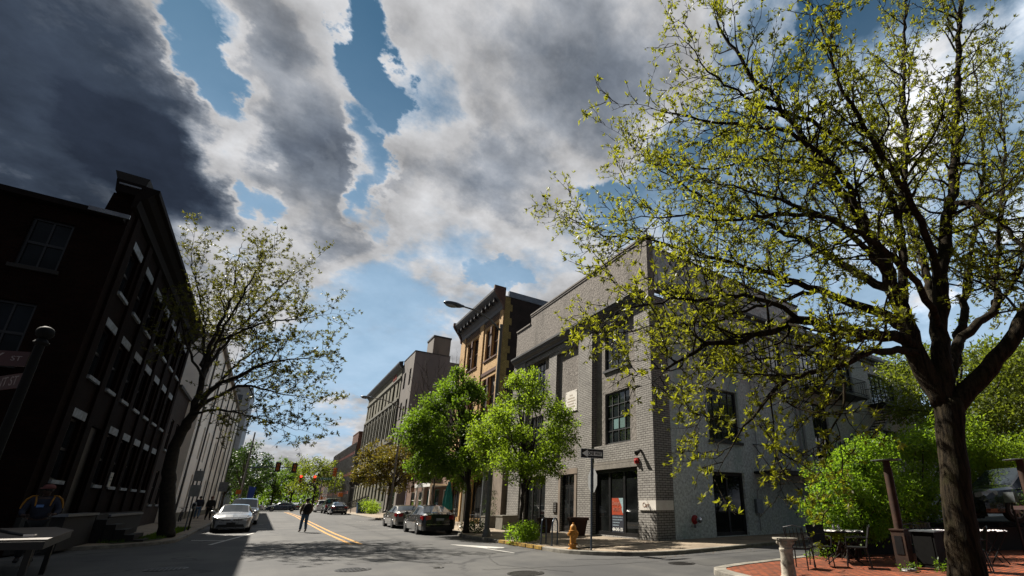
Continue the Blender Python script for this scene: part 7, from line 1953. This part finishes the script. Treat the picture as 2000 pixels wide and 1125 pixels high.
def patio_table(x, y, w, d, rz, label, cloth=True, things=True):
    t = thing('patio_table', label, 'table', (x, y, PZ), rz)
    m_ = MB(); m_.box(-w / 2, w / 2, -d / 2, d / 2, .72, .745); m_.build('top', M['black_metal'], t, world=False)
    for sx in (-1, 1):
        for sy in (-1, 1):
            m_ = MB(); m_.tube([(sx * (w / 2 - .05), sy * (d / 2 - .05), .72), (-sx * (w / 2 - .12), sy * (d / 2 - .05), 0)], .014, 6); m_.build('leg', M['black_metal'], t, world=False)
    if cloth:
        c = thing('table_cloth', 'crumpled white cloth on the ' + label, 'cloth', (x, y, PZ), rz)
        nx, ny = 22, 14; rng = np.random.default_rng(int(x * 10)); vs = []; fs = []
        for j in range(ny + 1):
            for i in range(nx + 1):
                a = (i / nx - .5) * w * .94; b = (j / ny - .5) * d * .94
                vs.append((a, b, .75 + .03 * abs(math.sin(i * .9 + j * .4) * math.cos(j * 1.1 - i * .3)) + rng.uniform(0, .008)))
        fs = [(j * (nx + 1) + i, j * (nx + 1) + i + 1, (j + 1) * (nx + 1) + i + 1, (j + 1) * (nx + 1) + i) for j in range(ny) for i in range(nx)]
        n0 = len(vs); m_ = MB(); m_.add(vs, fs); m_.add([(a, b, .7465) for a, b, _ in vs], [f[::-1] for f in fs])
        m_.build('cloth', M['napkin'], c, smooth=True, world=False)
    return t
RT = R(-54)
patio_table(12.1, 6.55, 1.05, .7, RT, 'nearest patio table under the bright bush')
patio_table(14.25, 5.0, .9, .6, RT, 'patio table just left of the locust trunk')
patio_table(15.2, 4.35, .6, .5, RT, 'patio table right of the locust trunk')
t = thing('condiment_jar', 'pair of glass shakers standing on the nearest patio table', 'shakers', (12.1, 6.55, PZ + .78))
for k, d_ in enumerate((-.05, .05)):
    m_ = MB(); m_.lathe([(.03, 0), (.032, .09), (.022, .10), (.022, .14), (.01, .15)], (12.05 + d_ * .6, 6.6 - d_, PZ + .775), 10); m_.build('shaker', M['sign_back'], t)
CH = [(10.35, 6.6, -1.35, 'black metal patio chair nearest the kerb, turned sideways', False),
      (11.1, 6.55, 2.3, 'dark wooden backed patio chair with its back to the camera', True),
      (11.55, 5.9, .5, 'black metal patio chair tucked in at the right of the nearest table', False),
      (12.9, 6.7, 2.4, 'black metal patio chair on the bush side of the nearest table', False),
      (13.3, 5.5, -.9, 'black metal patio chair beside the rusted heater', False),
      (14.9, 5.6, 2.5, 'black metal patio chair by the low patio wall', False),
      (13.0, 4.1, .4, 'black metal patio chair in front of the locust trunk', False)]
for x, y, rz, lab, wood in CH: metal_chair(x, y, rz, lab, PZ, wood=wood, group=None)
# heaters
def heater(x, y, label, h=2.42):
    t = thing('patio_heater', label, 'heater', (x, y, PZ))
    m_ = MB(); m_.prism([(x - .14, y - .14), (x + .14, y - .14), (x + .14, y + .14), (x - .14, y + .14)], PZ, PZ + .82); m_.box(x - .16, x + .16, y - .16, y + .16, PZ + .82, PZ + .85); b = m_.build('cabinet', M['rust'], t)
    m_ = MB(); m_.box(x - .15, x - .141, y - .08, y + .08, PZ + .3, PZ + .7); m_.box(x - .08, x + .08, y - .15, y - .141, PZ + .42, PZ + .72); m_.build('panel', M['black_metal'], b)
    m_ = MB(); m_.tube([(x, y, PZ + .85), (x, y, PZ + h - .18), (x, y, PZ + h - .175), (x, y, PZ + h - .01)], [.095, .095, .08, .08], 14); m_.build('column', M['rust'], t, smooth=True, sharp=40)
    m_ = MB(); m_.lathe([(.02, h - .01), (.33, h - .005), (.33, h + .012), (.02, h + .03)], (x, y, PZ), 28); m_.build('reflector', M['steel'], t)
heater(12.35, 5.25, 'rusted column patio heater with a flat disc top left of the locust trunk'); heater(15.9, 3.55, 'rusted column patio heater with a flat disc top at the right edge', 2.5)
t = thing('service_cabinet', 'black metal cabinet standing right beside the rusted heater', 'cabinet', (13.1, 4.95, PZ))
m_ = MB(); m_.box(12.85, 13.3, 4.75, 5.2, PZ, PZ + .78); m_.build('body', M['dull_black'], t)
m_ = MB(); m_.box(12.8, 13.35, 4.7, 5.25, PZ + .78, PZ + .81); m_.build('top', M['steel'], t)
m_ = MB(); m_.box(12.84, 12.85, 4.8, 5.15, PZ + .08, PZ + .7); m_.build('door', M['dull_black'], t)
t = thing('hose_reel', 'curled pale hose end lying on the bricks by the heater', 'hose', (11.7, 5.0, PZ))
m_ = MB(); m_.tube([(11.75 + .16 * math.cos(a), 4.95 + .12 * math.sin(a), PZ + .02 + .004 * a) for a in np.linspace(0, 11, 34)], .014, 5); m_.build('hose', M['sign_back'], t)
# low wall and the raised parking lot
t = thing('retaining_wall', 'low dark stone retaining wall behind the patio tables', 'wall', (14.5, 7.0, PZ))
m_ = MB()
a, b = Vector((13.1, 7.75, 0)), Vector((30, 1.5, 0)); u_ = (b - a).normalized(); n_ = Vector((-u_.y, u_.x, 0))
m_.obox(a, u_, UZ, n_, 0, (b - a).length, PZ - .02, .72, 0, .3); m_.build('masonry', M['stone_dark'], t)
m_ = MB(); m_.obox(a, u_, UZ, n_, -.03, (b - a).length, .722, .80, -.04, .34); m_.build('coping', M['stone_dark'], t)
tag(MB().add([(17.5, 6.6, .93), (32, 1.2, .93), (60, 1.2, .93), (60, 8.6, .93), (17.5, 7.6, .93)], [(0, 1, 2, 3, 4)]).build('parking_lot', M['asphalt']), kind='structure')
m_ = MB(); m_.extr([(17.5, 7.62, .1), (60, 8.62, .1), (60, 8.62, .95), (17.5, 7.62, .95)], (0, .18, 0)); m_.extr([(17.32, 6.5, .1), (17.32, 7.8, .1), (17.32, 7.8, .95), (17.32, 6.5, .95)], (.17, 0, 0)); tag(m_.build('lot_edge', M['kerb']), kind='structure')
t = thing('parking_meter', 'parking meter head with a small number plate in front of the dark suv', 'parking meter', (18.4, 4.55, .8))
m_ = MB(); m_.tube([(18.4, 4.55, .1), (18.4, 4.55, 1.55)], .035, 8); m_.build('post', M['black_metal'], t)
m_ = MB(); m_.prism([(18.25, 4.42), (18.45, 4.38), (18.55, 4.6), (18.35, 4.7)], 1.55, 1.85); h_ = m_.build('head', M['steel'], t)
m_ = MB(); m_.obox((18.3, 4.38, 1.6), (.87, -.2, 0), UZ, (-.2, -.87, 0), .02, .15, .04, .2, .05, .06); m_.build('window', M['steel'], h_)
m_ = MB(); m_.obox((18.28, 4.42, 1.4), (.6, -.8, 0), UZ, (-.8, -.6, 0), -.12, .18, -.05, .06, .05, .06); m_.build('number_plate', M['white_sign'], t)
